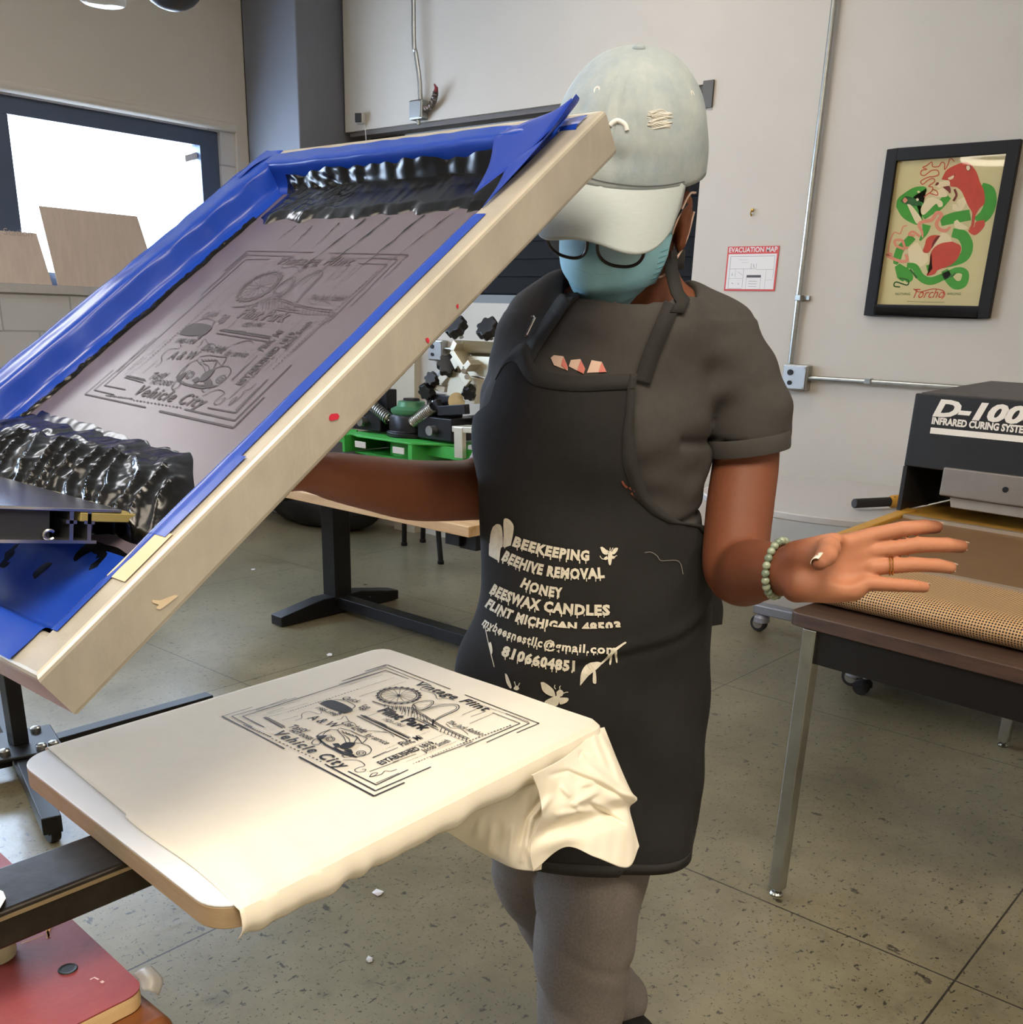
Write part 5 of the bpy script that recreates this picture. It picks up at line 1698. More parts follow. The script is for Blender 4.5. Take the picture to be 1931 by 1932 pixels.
# flourishes
ln(A_, [(885, 715), (960, 690), (965, 640), (1040, 612), (1110, 625), (1150, 640), (1185, 635), (1180, 612)], .0007, True)
ln(A_, [(1365, 705), (1410, 700), (1435, 672), (1465, 668), (1500, 720), (1560, 745), (1600, 790), (1700, 830), (1800, 830), (1928, 850)], .0007, True)
ln(A_, [(1430, 1165), (1500, 1160), (1600, 1165), (1665, 1200), (1680, 1230), (1620, 1245), (1565, 1275), (1600, 1300), (1680, 1290), (1690, 1268), (1650, 1270)], .0008, True)
ln(B_, [(770, 285), (765, 300), (850, 320), (900, 345), (910, 375), (930, 385), (1000, 378), (1080, 400)], .0009, True)
ln(B_, [(330, 690), (420, 690), (480, 710), (515, 740)], .0007, True)
ln(B_, [(285, 1110), (310, 1080), (360, 1075), (330, 1100), (285, 1112), (390, 1090), (430, 1055), (480, 1060), (540, 1040)], .0008, True)
ln(B_, [(1000, 615), (1050, 655), (1130, 660), (1190, 700), (1205, 718)], .0007, True)
# ferris wheel
for sc_, w in ((1, .0014), (.93, .0008), (.84, .0011)):
    ln(B_, [(558 + 200 * sc_ * math.cos(t), 352 + 74 * sc_ * math.sin(t)) for t in np.linspace(0, 6.2832, 60)], w)
for k in range(16):
    t = k * math.pi / 8 + .1
    ln(B_, [(558, 352), (558 + 168 * math.cos(t), 352 + 62 * math.sin(t))], .0006)
for k in range(22):
    t = k * 2 * math.pi / 22
    c_ = np.array([558 + 200 * math.cos(t), 352 + 76 * math.sin(t)])
    ln(B_, [c_ + (-9, -3), c_ + (9, 3)], .0042)
ln(B_, [(545, 352), (570, 352)], .006)
# coaster
ln(B_, [(690, 430), (730, 475), (800, 478), (870, 440), (880, 405), (830, 398), (750, 410), (690, 440), (700, 480), (800, 535), (900, 600), (1050, 680), (1220, 755)], .0010, True, 70)
ln(B_, [(700, 440), (740, 465), (800, 465), (855, 435), (862, 412), (830, 408), (760, 418)], .0007, True, 40)
ln(B_, [(700, 495), (800, 550), (900, 615), (1050, 695), (1200, 765)], .0010)
ln(B_, [(420, 435), (500, 460), (600, 460), (680, 470), (760, 490), (850, 465), (960, 440), (1050, 432), (1110, 440), (1120, 470), (1080, 500), (980, 545), (890, 595), (880, 630)], .0011, True, 70)
ln(B_, [(500, 475), (640, 475), (770, 500), (900, 465), (1040, 445), (1090, 452), (1095, 475), (1040, 505), (960, 540), (880, 590)], .0008, True, 60)
for k in range(16):
    x = 430 + k * 19
    ln(B_, [(x, 440 + k * 1.6), (x + (12 if k % 2 else -6), 462 + k * 4.5)], .0007)
for k in range(9):
    ln(B_, [(600 + k * 26, 475 + k * 8), (585 + k * 30, 530 + k * 8)], .0006)
for k in range(8):
    ln(B_, [(960 + k * 34, 655 + k * 13), (945 + k * 34, 690 + k * 13)], .0008)
    ln(B_, [(935 + k * 34, 688 + k * 13), (965 + k * 34, 692 + k * 13)], .0008)
ln(B_, [(690, 560), (930, 675)], .0011); ln(B_, [(720, 560), (925, 655)], .0007)
for k in range(10):
    ln(B_, [(780 + 14 * k, 585 + 6 * k), (800 + 12 * k, 575 + 8 * k), (790 + 15 * k, 600 + 6 * k)], .0008)
ln(B_, [(880, 575), (875, 635), (905, 635)], .0018)
ln(B_, [(800, 440), (1000, 430)], .0005); ln(B_, [(730, 560), (800, 540)], .0005)
# car
ln(A_, [(1075, 965), (1110, 930), (1160, 925), (1180, 960), (1150, 985), (1090, 985), (1075, 965)], .0010, True)
ln(A_, [(1140, 885), (1190, 850), (1290, 815), (1370, 820), (1400, 800), (1520, 830), (1600, 870), (1710, 915), (1680, 950), (1650, 975), (1560, 965)], .0011)
ln(A_, [(1370, 820), (1395, 855), (1470, 860), (1600, 905), (1650, 975)], .0010)
ln(A_, [(1290, 815), (1230, 850), (1200, 885)], .0008); ln(A_, [(1395, 855), (1440, 900), (1470, 965)], .0008, True); ln(A_, [(1440, 875), (1500, 920), (1510, 965)], .0008, True); ln(A_, [(1600, 905), (1560, 965)], .0010)
ln(A_, [(1140, 885), (1160, 930), (1230, 985), (1330, 1040), (1430, 1090), (1520, 1110), (1590, 1130)], .0026)
ln(A_, [(1200, 885), (1290, 880), (1310, 910)], .0008)
ln(A_, [(1650, 975), (1720, 1000), (1755, 1040), (1740, 1080), (1680, 1110), (1590, 1130)], .0009, True)
for (cx_, cy_, r1, r2) in ((1290, 925, 50, 26), (1290, 925, 30, 15), (1640, 1085, 52, 28), (1640, 1085, 26, 13)):
    ln(A_, [(cx_ + r1 * math.cos(t), cy_ + r2 * math.sin(t)) for t in np.linspace(0, 6.2832, 26)], .0009)
fills.append((A_, [(1385, 1010), (1460, 965), (1570, 970), (1540, 1010), (1470, 1035), (1420, 1030)]))
fills.append((A_, [(1310, 980), (1380, 975), (1400, 1010), (1350, 1015)])); fills.append((A_, [(1440, 1050), (1520, 1040), (1545, 1090), (1500, 1085)]))
fills.append((A_, [(1150, 890), (1210, 885), (1250, 890), (1190, 930), (1160, 925)]))
ln(A_, [(1330, 1020), (1400, 1060), (1480, 1085), (1560, 1110)], .0022); ln(A_, [(1420, 1110), (1450, 1135), (1530, 1130), (1480, 1100), (1420, 1110)], .0010)
for k in range(5):
    ln(A_, [(1420 + k * 38, 830 + k * 14), (1450 + k * 38, 860 + k * 12), (1440 + k * 36, 850 + k * 14)], .0010)
# round dark sign
fills.append((A_, [(1170, 520), (1215, 495), (1300, 482), (1390, 505), (1480, 545), (1545, 590), (1510, 615), (1440, 630), (1370, 605), (1270, 570)]))
ln(A_, [(1330, 480), (1450, 482), (1550, 530), (1570, 555), (1540, 580)], .0010, True)
fills.append((A_, [(1375, 625), (1410, 620), (1420, 635), (1390, 645)]))
# lettering
tx(A_, 'Vehicle City', (628, 866), (1408, 1262), .0135, bold=.012, spacing=1.25, shear=.15)
tx(B_, 'Vintage Flint', (700, 250), (1358, 500), .0140, bold=.012, spacing=1.15, shear=.15)
tx(B_, 'Flint Park', (355, 498), (778, 680), .0150, bold=.03, spacing=1.05)
tx(B_, '1921-1961', (398, 578), (582, 648), .0065, shear=.2)
tx(B_, 'ESTABLISHED 1819', (398, 1000), (900, 800), .0080, bold=.02, spacing=1.1)
tx(B_, 'Flint, Mi', (598, 828), (800, 748), .0105, shear=.35)
tx(B_, 'Jacob Smith', (796, 886), (1052, 780), .0085, shear=.35)
tx(B_, 'The Jack Rabbit', (1000, 605), (1320, 728), .0080, shear=.35)
tx(A_, '1985-1998', (1118, 575), (1332, 662), .0065, bold=.01)
tx(A_, 'A & W', (1020, 690), (1325, 800), .0125, shear=.1)
tx(A_, 'Tasty', (808, 795), (1020, 850), .0100, shear=.35)
tx(A_, 'HOT DOGS', (820, 835), (1050, 935), .0060, bold=.02)
tx(A_, 'Use Light', (1408, 745), (1650, 862), .0100, shear=.3, bold=.005)
tx(A_, 'for service', (1668, 885), (1920, 990), .0085, shear=.3)
tx(A_, 'Quick', (1415, 465), (1600, 512), .0090, shear=.35); tx(A_, 'Egg', (1605, 570), (1710, 590), .0120, shear=.3)


def draw_art(mb, fn, up):
    k = 0
    for P, w in art:
        k += 1
        ribbon(mb, P, w, lambda q: fn(q, (k % 7) * .00001))
    for f, pts in fills:
        Q = [pt(f, q) for q in catmull(list(pts) + [pts[0]], len(pts) * 4)[:-1]]
        c_ = np.mean(Q, 0)
        vs = [fn(q, .0001) for q in Q] + [fn(c_, .0001)]
        n = len(Q)
        mb.add(vs, [(i, (i + 1) % n, n) for i in range(n)])
    for s, a, b, h, kw in texts:
        d = b - a
        u = np.array([-d[1], d[0]]) / np.linalg.norm(d)
        put_text(mb, s, lambda x, y: fn(a + d * x + u * y * h, .00012), 1, **kw)


mb = MB()
draw_art(mb, lambda q, e: np.array([q[0], q[1], PRZ + e - .0006]), None)
mb.build('print', mat('print_ink', (32, 30, 36), .55), ts)
# the same drawing as the open stencil of the screen
xl, yl = onz(420, 1350, PRZ)[:2]
_full = art, fills, texts
for dk, nm_, m_ in ((True, 'stencil', mat('stencil_ink', (58, 53, 58), .5)), (False, 'stencil', mat('stencil_faint', (82, 74, 81), .4))):
    low = lambda P: (float(np.mean([q[1] for q in P])) < yl + .115 + .10 * max(0, .25 - abs(float(np.mean([q[0] for q in P])) - xl - .12))) == dk
    art = [a_ for a_ in _full[0] if low(a_[0])]; texts = [t_ for t_ in _full[2] if low([t_[1], t_[2]])]; fills = [f_ for f_ in _full[1] if low([pt(f_[0], q) for q in f_[1]])]
    mb = MB()
    draw_art(mb, lambda q, e: SC(.139 + (q[0] - xl) * 1.03, .331 + (q[1] - yl) * 1.03, -ST + .0026 + e), None)
    mb.build(nm_, m_, scr)

# ---- press arm below the pallet
pa = thing('press_arm', 'black steel press arm running under the white pallet', 'press arm', (-.88, .3, .806))
M_ARM = mat('arm_black', (58, 54, 50), .36, .75, var=.2, scale=40, bump=.05, bscale=50)
MB().box((-.921, -.45, .806), (-.842, .80, .8445)).build('beam', M_ARM, pa, bevel=.004, seg=3)
MB().box((-.849, -.45, .836), (-.8405, .80, .8395)).build('highlight_strip', mat('edge_highlight', (168, 150, 120), .35, .7), pa)  # pale strip paints the highlight along the arm's near edge

# red pallet on a lower arm, on a stained wooden beam
rp = thing('red_pallet', 'worn red pallet of plywood with taped corner at lower left', 'pallet', (-1.0, .15, .72))
zr = .739
rc_ = [(-1.35, .418), (-.775, .392)]
prf = [(-1.35, -.35), (-.783, -.35), (-.783, .362)] + [(-.803 + .020 * math.cos(t), .372 + .020 * math.sin(t)) for t in np.linspace(0, 1.57, 7)] + [(-1.35, .418)]
MB().prism(prf, ((0, 0, zr - .0015), (1, 0, 0), (0, 1, 0)), (0, 0, .0015)).build('red_top', mat('red_rubber', (150, 68, 66), .5, rgb2=(134, 54, 58), scale=14, bump=.06, bscale=160), rp)


def ply_material():
    m = mat('plywood_edge', (214, 186, 138), .6, rgb2=(196, 160, 108), scale=4, stretch=(.4, .4, 90))
    return m


MB().prism(prf, ((0, 0, zr - .020), (1, 0, 0), (0, 1, 0)), (0, 0, .0185)).build('plywood_core', ply_material(), rp, bevel=.002)
tp = patch([[onz(250, 1838, zr + .0008), dep(270, 1826, .985), dep(285, 1822, .995)], [onz(262, 1850, zr + .0010), dep(284, 1845, .968), dep(307, 1848, .978)], [onz(268, 1868, zr + .0008), dep(284, 1870, .962), dep(300, 1878, .970)]], 10, 10)
MB().grid(tp).build('corner_tape', mat('clear_tape', (176, 172, 164), .4, alpha=.6), rp, smooth=True, solid=.0006)
c_ = onz(128, 1828, zr + .0004)
MB().lathe(c_, (0, 0, 1), [(.0095, 0), (.0085, .0008), (.006, .0002)], 18).build('bolt_hole', mat('hole_dark', (26, 30, 30), .6), rp)
mb = MB()
for pts, w in (([(88, 1753), (92, 1765), (88, 1770)], .0022), ([(100, 1747), (94, 1752), (90, 1760), (93, 1768)], .0026), ([(40, 1780), (60, 1773), (82, 1764)], .0009)):
    ribbon(mb, [onz(x, y, zr + .0006)[:2] for x, y in catmull(pts, 10)], w, lambda q: np.array([q[0], q[1], zr + .0006]))
mb.build('yellow_scribble', mat('scribble_yellow', (214, 148, 40), .6), rp)
mb = MB()
for pts, w in (([(170, 1848), (178, 1844), (186, 1848)], .0018), ([(191, 1851), (195, 1854)], .003)):
    ribbon(mb, [onz(x, y, zr + .0006)[:2] for x, y in pts], w, lambda q: np.array([q[0], q[1], zr + .0006]))
mb.build('chip', mat('chip_pale', (216, 180, 172), .6), rp)
wb = MB().box((-.90, -.45, .64), (-.748, .402, zr - .0205)).build('wooden_beam', mat('stained_wood', (128, 76, 36), .4, rgb2=(82, 46, 24), scale=6, stretch=(8, .8, 8), coat=.3), None, bevel=.015, seg=4)
tag(wb, 'brown stained wooden beam carrying the red pallet', 'beam')
wc = onz(-6, 1700, .8452)
ps_ = MB().add([onz(-60, 1650, .846), onz(6, 1682, .846), onz(11, 1694, .846), onz(-2, 1716, .853), onz(-60, 1712, .849)], [(0, 1, 2, 3, 4)]).build('paper_tag', mat('paper_white', (238, 238, 238), .8), None, solid=.0008, offset=1)
tag(ps_, 'scrap of white paper on the black press arm at the left edge', 'paper')
jb_ = onz(0, 1812, zr)
jt = thing('tape_roll', 'pink and pale green roll standing on the red pallet at the left edge', 'tape', jb_)
MB().lathe(jb_ + np.array([-.012, .0, 0]), (0, 0, 1), [(.020, 0), (.0205, .004), (.0205, .018), (.019, .022)], 24).build('pale_base', mat('pale_green', (206, 208, 172), .5), jt, smooth=True)
MB().lathe(jb_ + np.array([-.012, .0, .022]), (0, 0, 1), [(.017, 0), (.017, .038), (.015, .040)], 24).build('pink_body', mat('dusty_pink', (178, 120, 112), .5), jt, smooth=True)

# ---- equipment stand at the left
sb = onz(36, 1405, .09)
sd = thing('equipment_stand', 'black square-tube stand with bolted base and casters at the left edge', 'stand', (sb[0], sb[1], 0))
SB = np.array([sb[0], sb[1], 0])
MB().box((sb[0] - .023, sb[1] - .023, .097), (sb[0] + .023, sb[1] + .023, .80)).build('post', M_BLACK, sd, bevel=.003)
RS = rotz(math.radians(-15))
MB().box((-.11, -.11, .085), (.11, .11, .097), RS, SB).build('base_plate', M_BLACK, sd, bevel=.004)
ls = [onz(97, 1545, .08), onz(420, 1314, .06), SB + RS @ np.array([-.56, .0, .08]), SB + RS @ np.array([0.05, -.5, .08])]
for k, e in enumerate(ls):
    d = (e - SB); d[2] = 0; L_ = np.linalg.norm(d); d /= L_
    L_ = min(L_, .66)
    b_ = SB + d * L_
    bar('leg', SB + np.array([0, 0, .06]) + d * .03, b_ + np.array([0, 0, .06]), .05, .05, M_BLACK, sd, up=(0, 0, 1))
    MB().cyl(b_ - d * .03 + np.array([0, -.014, .03]), b_ - d * .03 + np.array([0, .014, .03]), .03, 20).build('caster_wheel', M_BLACK, sd, bevel=.004)
    MB().box(b_ - d * .03 + np.array([-.02, -.018, .03]), b_ - d * .03 + np.array([.02, .018, .05])).build('caster_fork', M_BLACK, sd)
for bx, by in ((.08, .05), (.075, .085), (.07, -.05), (-.07, .06), (-.07, -.06), (.02, -.08)):
    MB().lathe(SB + RS @ np.array([bx, by, .097]), (0, 0, 1), [(.016, 0), (.016, .012), (.012, .016), (.004, .018)], 12).build('bolt', M_STEEL, sd, smooth=True)
MB().box((sb[0] - .16, sb[1] - .16, .80), (sb[0] + .16, sb[1] + .16, .82)).build('top_plate', M_BLACK, sd, bevel=.004)

# scraps on the floor
M_SCRAP = mat('scrap_white', (232, 232, 236), .8)
for k, (x, y, r, lab) in enumerate(((713, 1685, .012, 'larger white paper scrap on the floor below the pallet edge'), (697, 1811, .008, 'small white paper scrap on the floor nearest the camera'), (622, 1236, .012, 'white paper scrap on the floor behind the far pallet corner'), (478, 1075, .010, 'white paper scrap on the floor under the raised screen'))):
    c_ = onz(x, y, .002)
    n_ = 7
    vs = [c_ + np.array([r * (1 + .35 * math.sin(i * 2.3 + k)) * math.cos(i * .9), r * (1 + .3 * math.cos(i * 1.7 + k)) * math.sin(i * .9) * 1.3, .001 + .003 * (i % 2)]) for i in range(n_)]
    o = MB().add(vs, [tuple(range(n_))]).build('paper_scrap', M_SCRAP, None, solid=.0012, offset=1)
    tag(o, lab, 'paper scrap')

# hanging light at the top left edge
hl = dep(322, -46, 3.0)
ht = thing('hanging_lamp', 'dark dome lamp with a clear glass cover hanging at the top left', 'lamp', hl)
MB().ball(hl, (.1, .1, .09), 24, 14).build('housing', mat('lamp_slate', (44, 50, 66), .4, .2), ht, smooth=True)
MB().cyl(hl + np.array([0, 0, .08]), np.array([hl[0], hl[1], ZC]), .012).build('rod', M_BLACK, ht, smooth=True)
gl_ = dep(190, -48, 3.0)
MB().tube([hl, hl + np.array([0, 0, .05]), gl_ + np.array([0, 0, .06])], .012, 8).build('arm', M_BLACK, ht, smooth=True)
MB().lathe(gl_ + np.array([0, 0, -.075]), (0, 0, 1), [(.06, 0), (.066, .004), (.066, .11), (.05, .13)], 20).build('glass_cover', mat('clear_glass', (220, 230, 235), .05, alpha=.25), ht, smooth=True)

# ring lamp behind the camera, mirrored in the poster glass
rl = np.array([-3.57, -2.09, 2.95])
rt = thing('ring_lamp', 'round ring ceiling lamp whose glow is mirrored in the poster glass', 'lamp', rl)
MB().tube([rl + np.array([.34 * math.cos(t), .34 * math.sin(t), 0]) for t in np.linspace(0, 6.2832, 49)], .028, 10, cap=False).build('ring_tube', mat('ring_glow', (255, 246, 230), .5, emit=(255, 240, 215), estr=9), rt, smooth=True)
MB().cyl(rl + np.array([0, 0, .2]), np.array([rl[0], rl[1], ZC]), .015).build('rod', M_BLACK, rt)
for k in range(3):
    an = k * 2.094
    MB().tube([rl + np.array([.34 * math.cos(an), .34 * math.sin(an), .02]), rl + np.array([0, 0, .21])], .006, 6).build('spoke', M_BLACK, rt)
# ================================================================== the person
AZ = math.radians(-35.07)
pf = np.array([math.sin(AZ), math.cos(AZ), 0.0]); pr_ = np.array([math.cos(AZ), -math.sin(AZ), 0.0])
R0 = dep(1130, 1300, 1.54) * np.array([1, 1, 0])
TOW = np.array([pr_, pf, [0, 0, 1.0]])          # local rows -> world


def tow(V):
    return R0 + np.asarray(V) @ TOW


def loc_(p):
    return TOW @ (np.asarray(p) - R0)


def lean(y):
    """the upper body leans forward over the press"""
    t = min(1, max(0, (1060 - y) / 460)); return -.02 * t * t * (3 - 2 * t)


def TL(x, y, yl=0.0):
    yl = yl + lean(y)
    d = ray(x, y); t = (yl - (CPOS - R0) @ pf) / (d @ pf)
    return loc_(CPOS + d * t)


def TD(x, y, t):
    return loc_(dep(x, y, t))


per = thing('person', 'person in pale denim cap, blue face mask and black printed apron, one hand raised', 'person', R0)
M_SKIN = mat('skin', (118, 70, 48), .56, var=.06, scale=14, bump=.03, bscale=160, spec=.28)
nt = M_SKIN.node_tree
_pa = nt.nodes.new('ShaderNodeAttribute'); _pa.attribute_name = 'palm'
_mx = nt.nodes.new('ShaderNodeMix'); _mx.data_type = 'RGBA'
_src = nt.nodes['Principled BSDF'].inputs['Base Color'].links[0].from_socket
nt.links.new(_pa.outputs['Fac'], _mx.inputs['Factor']); nt.links.new(_src, _mx.inputs['A']); _mx.inputs['B'].default_value = (*lin((180, 122, 92)), 1)
nt.links.new(_mx.outputs['Result'], nt.nodes['Principled BSDF'].inputs['Base Color'])
M_TEE = mat('charcoal_tee', (70, 68, 66), .95, var=.06, scale=60, bump=.05, bscale=500, spec=.2)
M_APR = mat('black_apron', (40, 39, 39), .92, var=.08, scale=40, bump=.06, bscale=420, spec=.25)
M_PANTS = mat('heather_grey', (116, 110, 105), .95, var=.16, scale=260, bump=.06, bscale=420, detail=2)

# --- torso outline read off the photo: row, left, right, half depth, centre depth
rows = [(1600, 962, 1225, .085, .03), (1500, 930, 1272, .100, .03), (1380, 915, 1322, .115, .03), (1280, 915, 1330, .115, .03), (1180, 912, 1334, .115, .02), (1080, 915, 1332, .112, .01), (1000, 916, 1326, .112, 0), (920, 908, 1334, .112, 0), (840, 902, 1342, .122, -.005), (760, 914, 1348, .124, -.005), (690, 940, 1352, .110, .0), (640, 975, 1370, .085, .01), (600, 1020, 1370, .06, .02)]
tz, tcx, ta, tb, tcy = [], [], [], [], []
for py, lx, rx, b, cy in rows:
    l, r = TL(lx, py), TL(rx, py)
    tz.append((l[2] + r[2]) / 2); tcx.append((l[0] + r[0]) / 2); ta.append((r[0] - l[0]) / 2); tb.append(b); tcy.append(cy + lean(py))
TZ, TCX, TA, TB, TCY = [np.array(q) for q in (tz, tcx, ta, tb, tcy)]
zrow = lambda py: float(np.interp(-py, [-r[0] for r in rows], tz))

# --- head frame
psi, the, rol = math.radians(18), math.radians(23), math.radians(9)
hf = np.array([-math.sin(psi) * math.cos(the), -math.cos(psi) * math.cos(the), -math.sin(the)])
hr = np.array([math.cos(psi), -math.sin(psi), 0.0])
hu = np.cross(hf, hr)
hr, hu = math.cos(rol) * hr - math.sin(rol) * hu, math.cos(rol) * hu + math.sin(rol) * hr
HR = np.stack([hr, hf, hu], 1)                  # columns: right, forward, up
CC = TL(1187, 281, -.035)                        # middle of the cap's rim
HP = lambda r, f, u: CC + HR @ np.array([r, f, u])
HCc = HP(0, -.004, -.040)

# --- body
HX, HY, HZ = TD(1640, 1060, 1.14)
F = Field(spaced([(-.66, .008), (-.15, .007), (HX - .09, .0027), HX + .15]), spaced([(HY - .09, .0030), (HY + .09, .006), .40]), spaced([(0.02, .014), (HZ - .085, .0022), (HZ + .085, .006), 1.82]))
F.loft(TZ, TCX, TCY, TA, TB, .02, shrink=.016)
F.chain([TL(1195, 610, .035), TL(1200, 545, .03), HP(0, -.022, -.075)], [.062, .054, .052], .02)
F.chain([TL(1090, 605, .02), TL(1018, 672, .02)], [.044, .042], .03)
F.chain([TL(1294, 612, .025), TL(1386, 704, .02)], [.044, .042], .03)
F.ellipsoid(HCc, (.073, .092, .122), .02, HR)
F.ellipsoid(HP(0, .034, -.128), (.052, .054, .046), .025, HR)
F.ellipsoid(HP(0, .072, -.098), (.026, .016, .03), .012, HR)
F.capsule(HP(0, .082, -.070), HP(0, .097, -.110), .008, .012, .010)       # nose
F.ellipsoid(HP(0, .082, -.137), (.021, .010, .009), .008, HR)              # lips
for s in (-1, 1):
    F.ellipsoid(HP(s * .031, .086, -.073), (.019, .012, .011), .008, HR, op='cut')   # eye sockets
    F.capsule(HP(s * .015, .090, -.056), HP(s * .046, .077, -.056), .007, .006, .008)  # brow
    F.ellipsoid(HP(s * .0785, -.010, -.075), (.009, .019, .033), .006, HR)            # ear
    F.ellipsoid(HP(s * .0885, -.006, -.072), (.006, .010, .020), .003, HR, op='cut')
    F.ellipsoid(HP(s * .0795, -.002, -.104), (.007, .009, .010), .004, HR)
# her left arm (right in the photo)
sh_, el_, wr_ = TL(1396, 716, .02), TL(1388, 1058, -.085), TD(1484, 1076, 1.195)
_arm = [sh_, TL(1408, 850, .005), TL(1396, 960, -.035), el_, TL(1404, 1082, -.105), el_ * .5 + wr_ * .5 + np.array([-.004, 0, -.008]), wr_]
F.chain(list(catmull(_arm, 28)), list(np.interp(np.linspace(0, 1, 28), np.linspace(0, 1, 7), [.044, .044, .0445, .0425, .0425, .039, .027])), .006)
# hand, palm to the viewer
hnd = lambda x, y, t: TD(x, y, t + .085)
for (kx, ky, kt, r) in ((1640, 1014, 1.062, .0105), (1650, 1041, 1.064, .0105), (1646, 1070, 1.064, .0102), (1632, 1098, 1.062, .0098)):
    F.chain([wr_ * .8 + hnd(1500, 1078, 1.10) * .2, hnd((1500 + kx) / 2, (1080 + ky) / 2 + (ky - 1055) * .25, 1.078), hnd(kx, ky, kt)], [.020, .0155, r], .008)
F.capsule(hnd(1505, 1050, 1.085), hnd(1572, 1030, 1.055), .019, .015, .014)
F.capsule(hnd(1505, 1108, 1.085), hnd(1608, 1112, 1.066), .018, .014, .014)
F.ellipsoid(hnd(1600, 1062, 1.052), (.022, .010, .022), .012, op='cut')
FING = {'index': [(1640, 1012, 1.062, .0100), (1704, 998, 1.048, .0088), (1744, 994, 1.050, .0082), (1767, 995, 1.054, .0074)],
        'middle': [(1650, 1040, 1.062, .0100), (1734, 1028, 1.046, .0090), (1786, 1028, 1.048, .0084), (1814, 1031, 1.052, .0075)],
        'ring': [(1648, 1070, 1.062, .0098), (1724, 1065, 1.050, .0086), (1768, 1067, 1.052, .0080), (1793, 1071, 1.056, .0072)],
        'little': [(1638, 1100, 1.060, .0092), (1696, 1104, 1.052, .0078), (1726, 1106, 1.054, .0072), (1744, 1108, 1.058, .0064)],
        'thumb': [(1530, 1052, 1.080, .0150), (1564, 1034, 1.035, .0120), (1560, 1048, 1.005, .0105), (1547, 1061, .985, .0088)]}
for nm, pts in FING.items():
    F.chain([hnd(*p[:3]) for p in pts], [p[3] for p in pts], .0015 if nm != 'thumb' else .006)
# her right arm (left in the photo), reaching behind the screen
e2 = np.array(TL(926, 924, .06)); w2 = TD(604, 894, 1.27)
F.chain([TL(1000, 690, .03), TL(965, 800, .06), e2], [.043, .043, .043], .015)
F.chain(list(catmull([e2, TD(790, 926, 1.45), TD(690, 910, 1.355), w2], 14)), list(np.interp(np.linspace(0, 1, 14), [0, .35, .65, 1], [.042, .041, .034, .026])), .01)
h2 = [TD(604, 894, 1.27), TD(560, 885, 1.235)]
for k, (dy, ln_) in enumerate(((-26, 70), (-8, 84), (10, 78), (26, 60))):
    b = TD(545, 884 + dy, 1.225)
    F.chain([h2[0], b], [.018, .0115], .012)
    F.chain([b, TD(545 - ln_ * .5, 880 + dy, 1.205), TD(545 - ln_ * .85, 884 + dy, 1.215), TD(545 - ln_, 892 + dy, 1.23)], [.0105, .0098, .009, .008], .004)
F.chain([TD(585, 876, 1.25), TD(555, 845, 1.23), TD(525, 836, 1.22)], [.014, .0115, .009], .008)
# legs
foot_l = TL(1078, 2070, -.02); foot_l[2] = .07
kneeL = TL(1112, 1745, -.02)
hipL, hipR = TL(1190, 1440, .01), TL(1015, 1440, .03)
kneeR = TL(1000, 1690, .12)
foot_r = loc_(onz(1165, 1905, .075))
LEGL = [hipL, kneeL, foot_l]; LEGR = [hipR, kneeR, foot_r]
tr_l = [hipL - np.array([.02, 0, 0]), TL(1136, 1560, .0), TL(1110, 1690, -.015), TL(1102, 1790, -.015), TL(1095, 1900, -.01), foot_l + np.array([0, 0, .02])]
tr_r = [hipR, TL(1022, 1560, .05), TL(1018, 1650, .10), kneeR + np.array([.035, .02, -.02]), foot_r * .5 + kneeR * .5, foot_r + np.array([0, 0, .03])]
F.chain(tr_l, [.066, .062, .056, .052, .046, .034], .02); F.chain(tr_r, [.066, .060, .050, .046, .042, .032], .01)
V, Fc = F.mesh()
body = raw('body', tow(V), Fc, M_SKIN, per)
pc = hnd(1600, 1062, 1.05); fcd = loc_(CPOS) - pc; fcd /= np.linalg.norm(fcd)
rel = V - pc
inh = np.clip((V[:, 0] - hnd(1490, 1080, 1.09)[0]) / .03, 0, 1) * (np.linalg.norm(rel, axis=1) < .16)
ax2 = np.stack([hnd(1510 + 30 * k, 1080 - 2 * k, 1.088 - .004 * k) for k in range(11)])
back_y = np.interp(V[:, 0], ax2[:, 0], ax2[:, 1])
pal_f = inh * np.clip((back_y - V[:, 1]) / .012 + .75, 0, 1)
at = body.data.attributes.new('palm', 'FLOAT', 'POINT')
at.data.foreach_set('value', pal_f.astype(np.float32))
del F

# nails and ring
def tube_l(pts, r, n=10):
    return MB().tube([tow(p) for p in pts], r, n)


M_NAIL = mat('nail', (214, 188, 168), .25, coat=.4)
for nm, pts in FING.items():
    a, b = hnd(*pts[-2][:3]), hnd(*pts[-1][:3])
    d = (b - a) / np.linalg.norm(b - a)
    back = np.array([0, 1.0, 0]) if nm != 'thumb' else np.array([-.72, -.62, .3])
    back = back - d * (back @ d); back /= np.linalg.norm(back)
    sd_ = np.cross(d, back)
    r = pts[-1][3]
    L0, L1 = (-.004, r + .0045) if nm != 'thumb' else (-.007, r + .0005)
    G = [[tow(b + d * (L0 + (L1 - L0) * i / 6) + sd_ * r * .8 * (j / 4 - 1) * (1 - .25 * (i / 6) ** 3) + back * (r * .96 * math.sqrt(max(0, 1 - (.8 * (j / 4 - 1)) ** 2)) - .0012 * (i / 6 - .3))) for j in range(9)] for i in range(7)]
    MB().grid(G).build('fingernail', M_NAIL if nm != 'thumb' else mat('pale_nail', (232, 220, 206), .2, coat=.5), per, smooth=True, solid=.0007, offset=0)
M_GOLD = mat('gold', (212, 164, 90), .22, .95)
a, b = hnd(1648, 1070, 1.062), hnd(1724, 1065, 1.050)
d = (b - a) / np.linalg.norm(b - a)
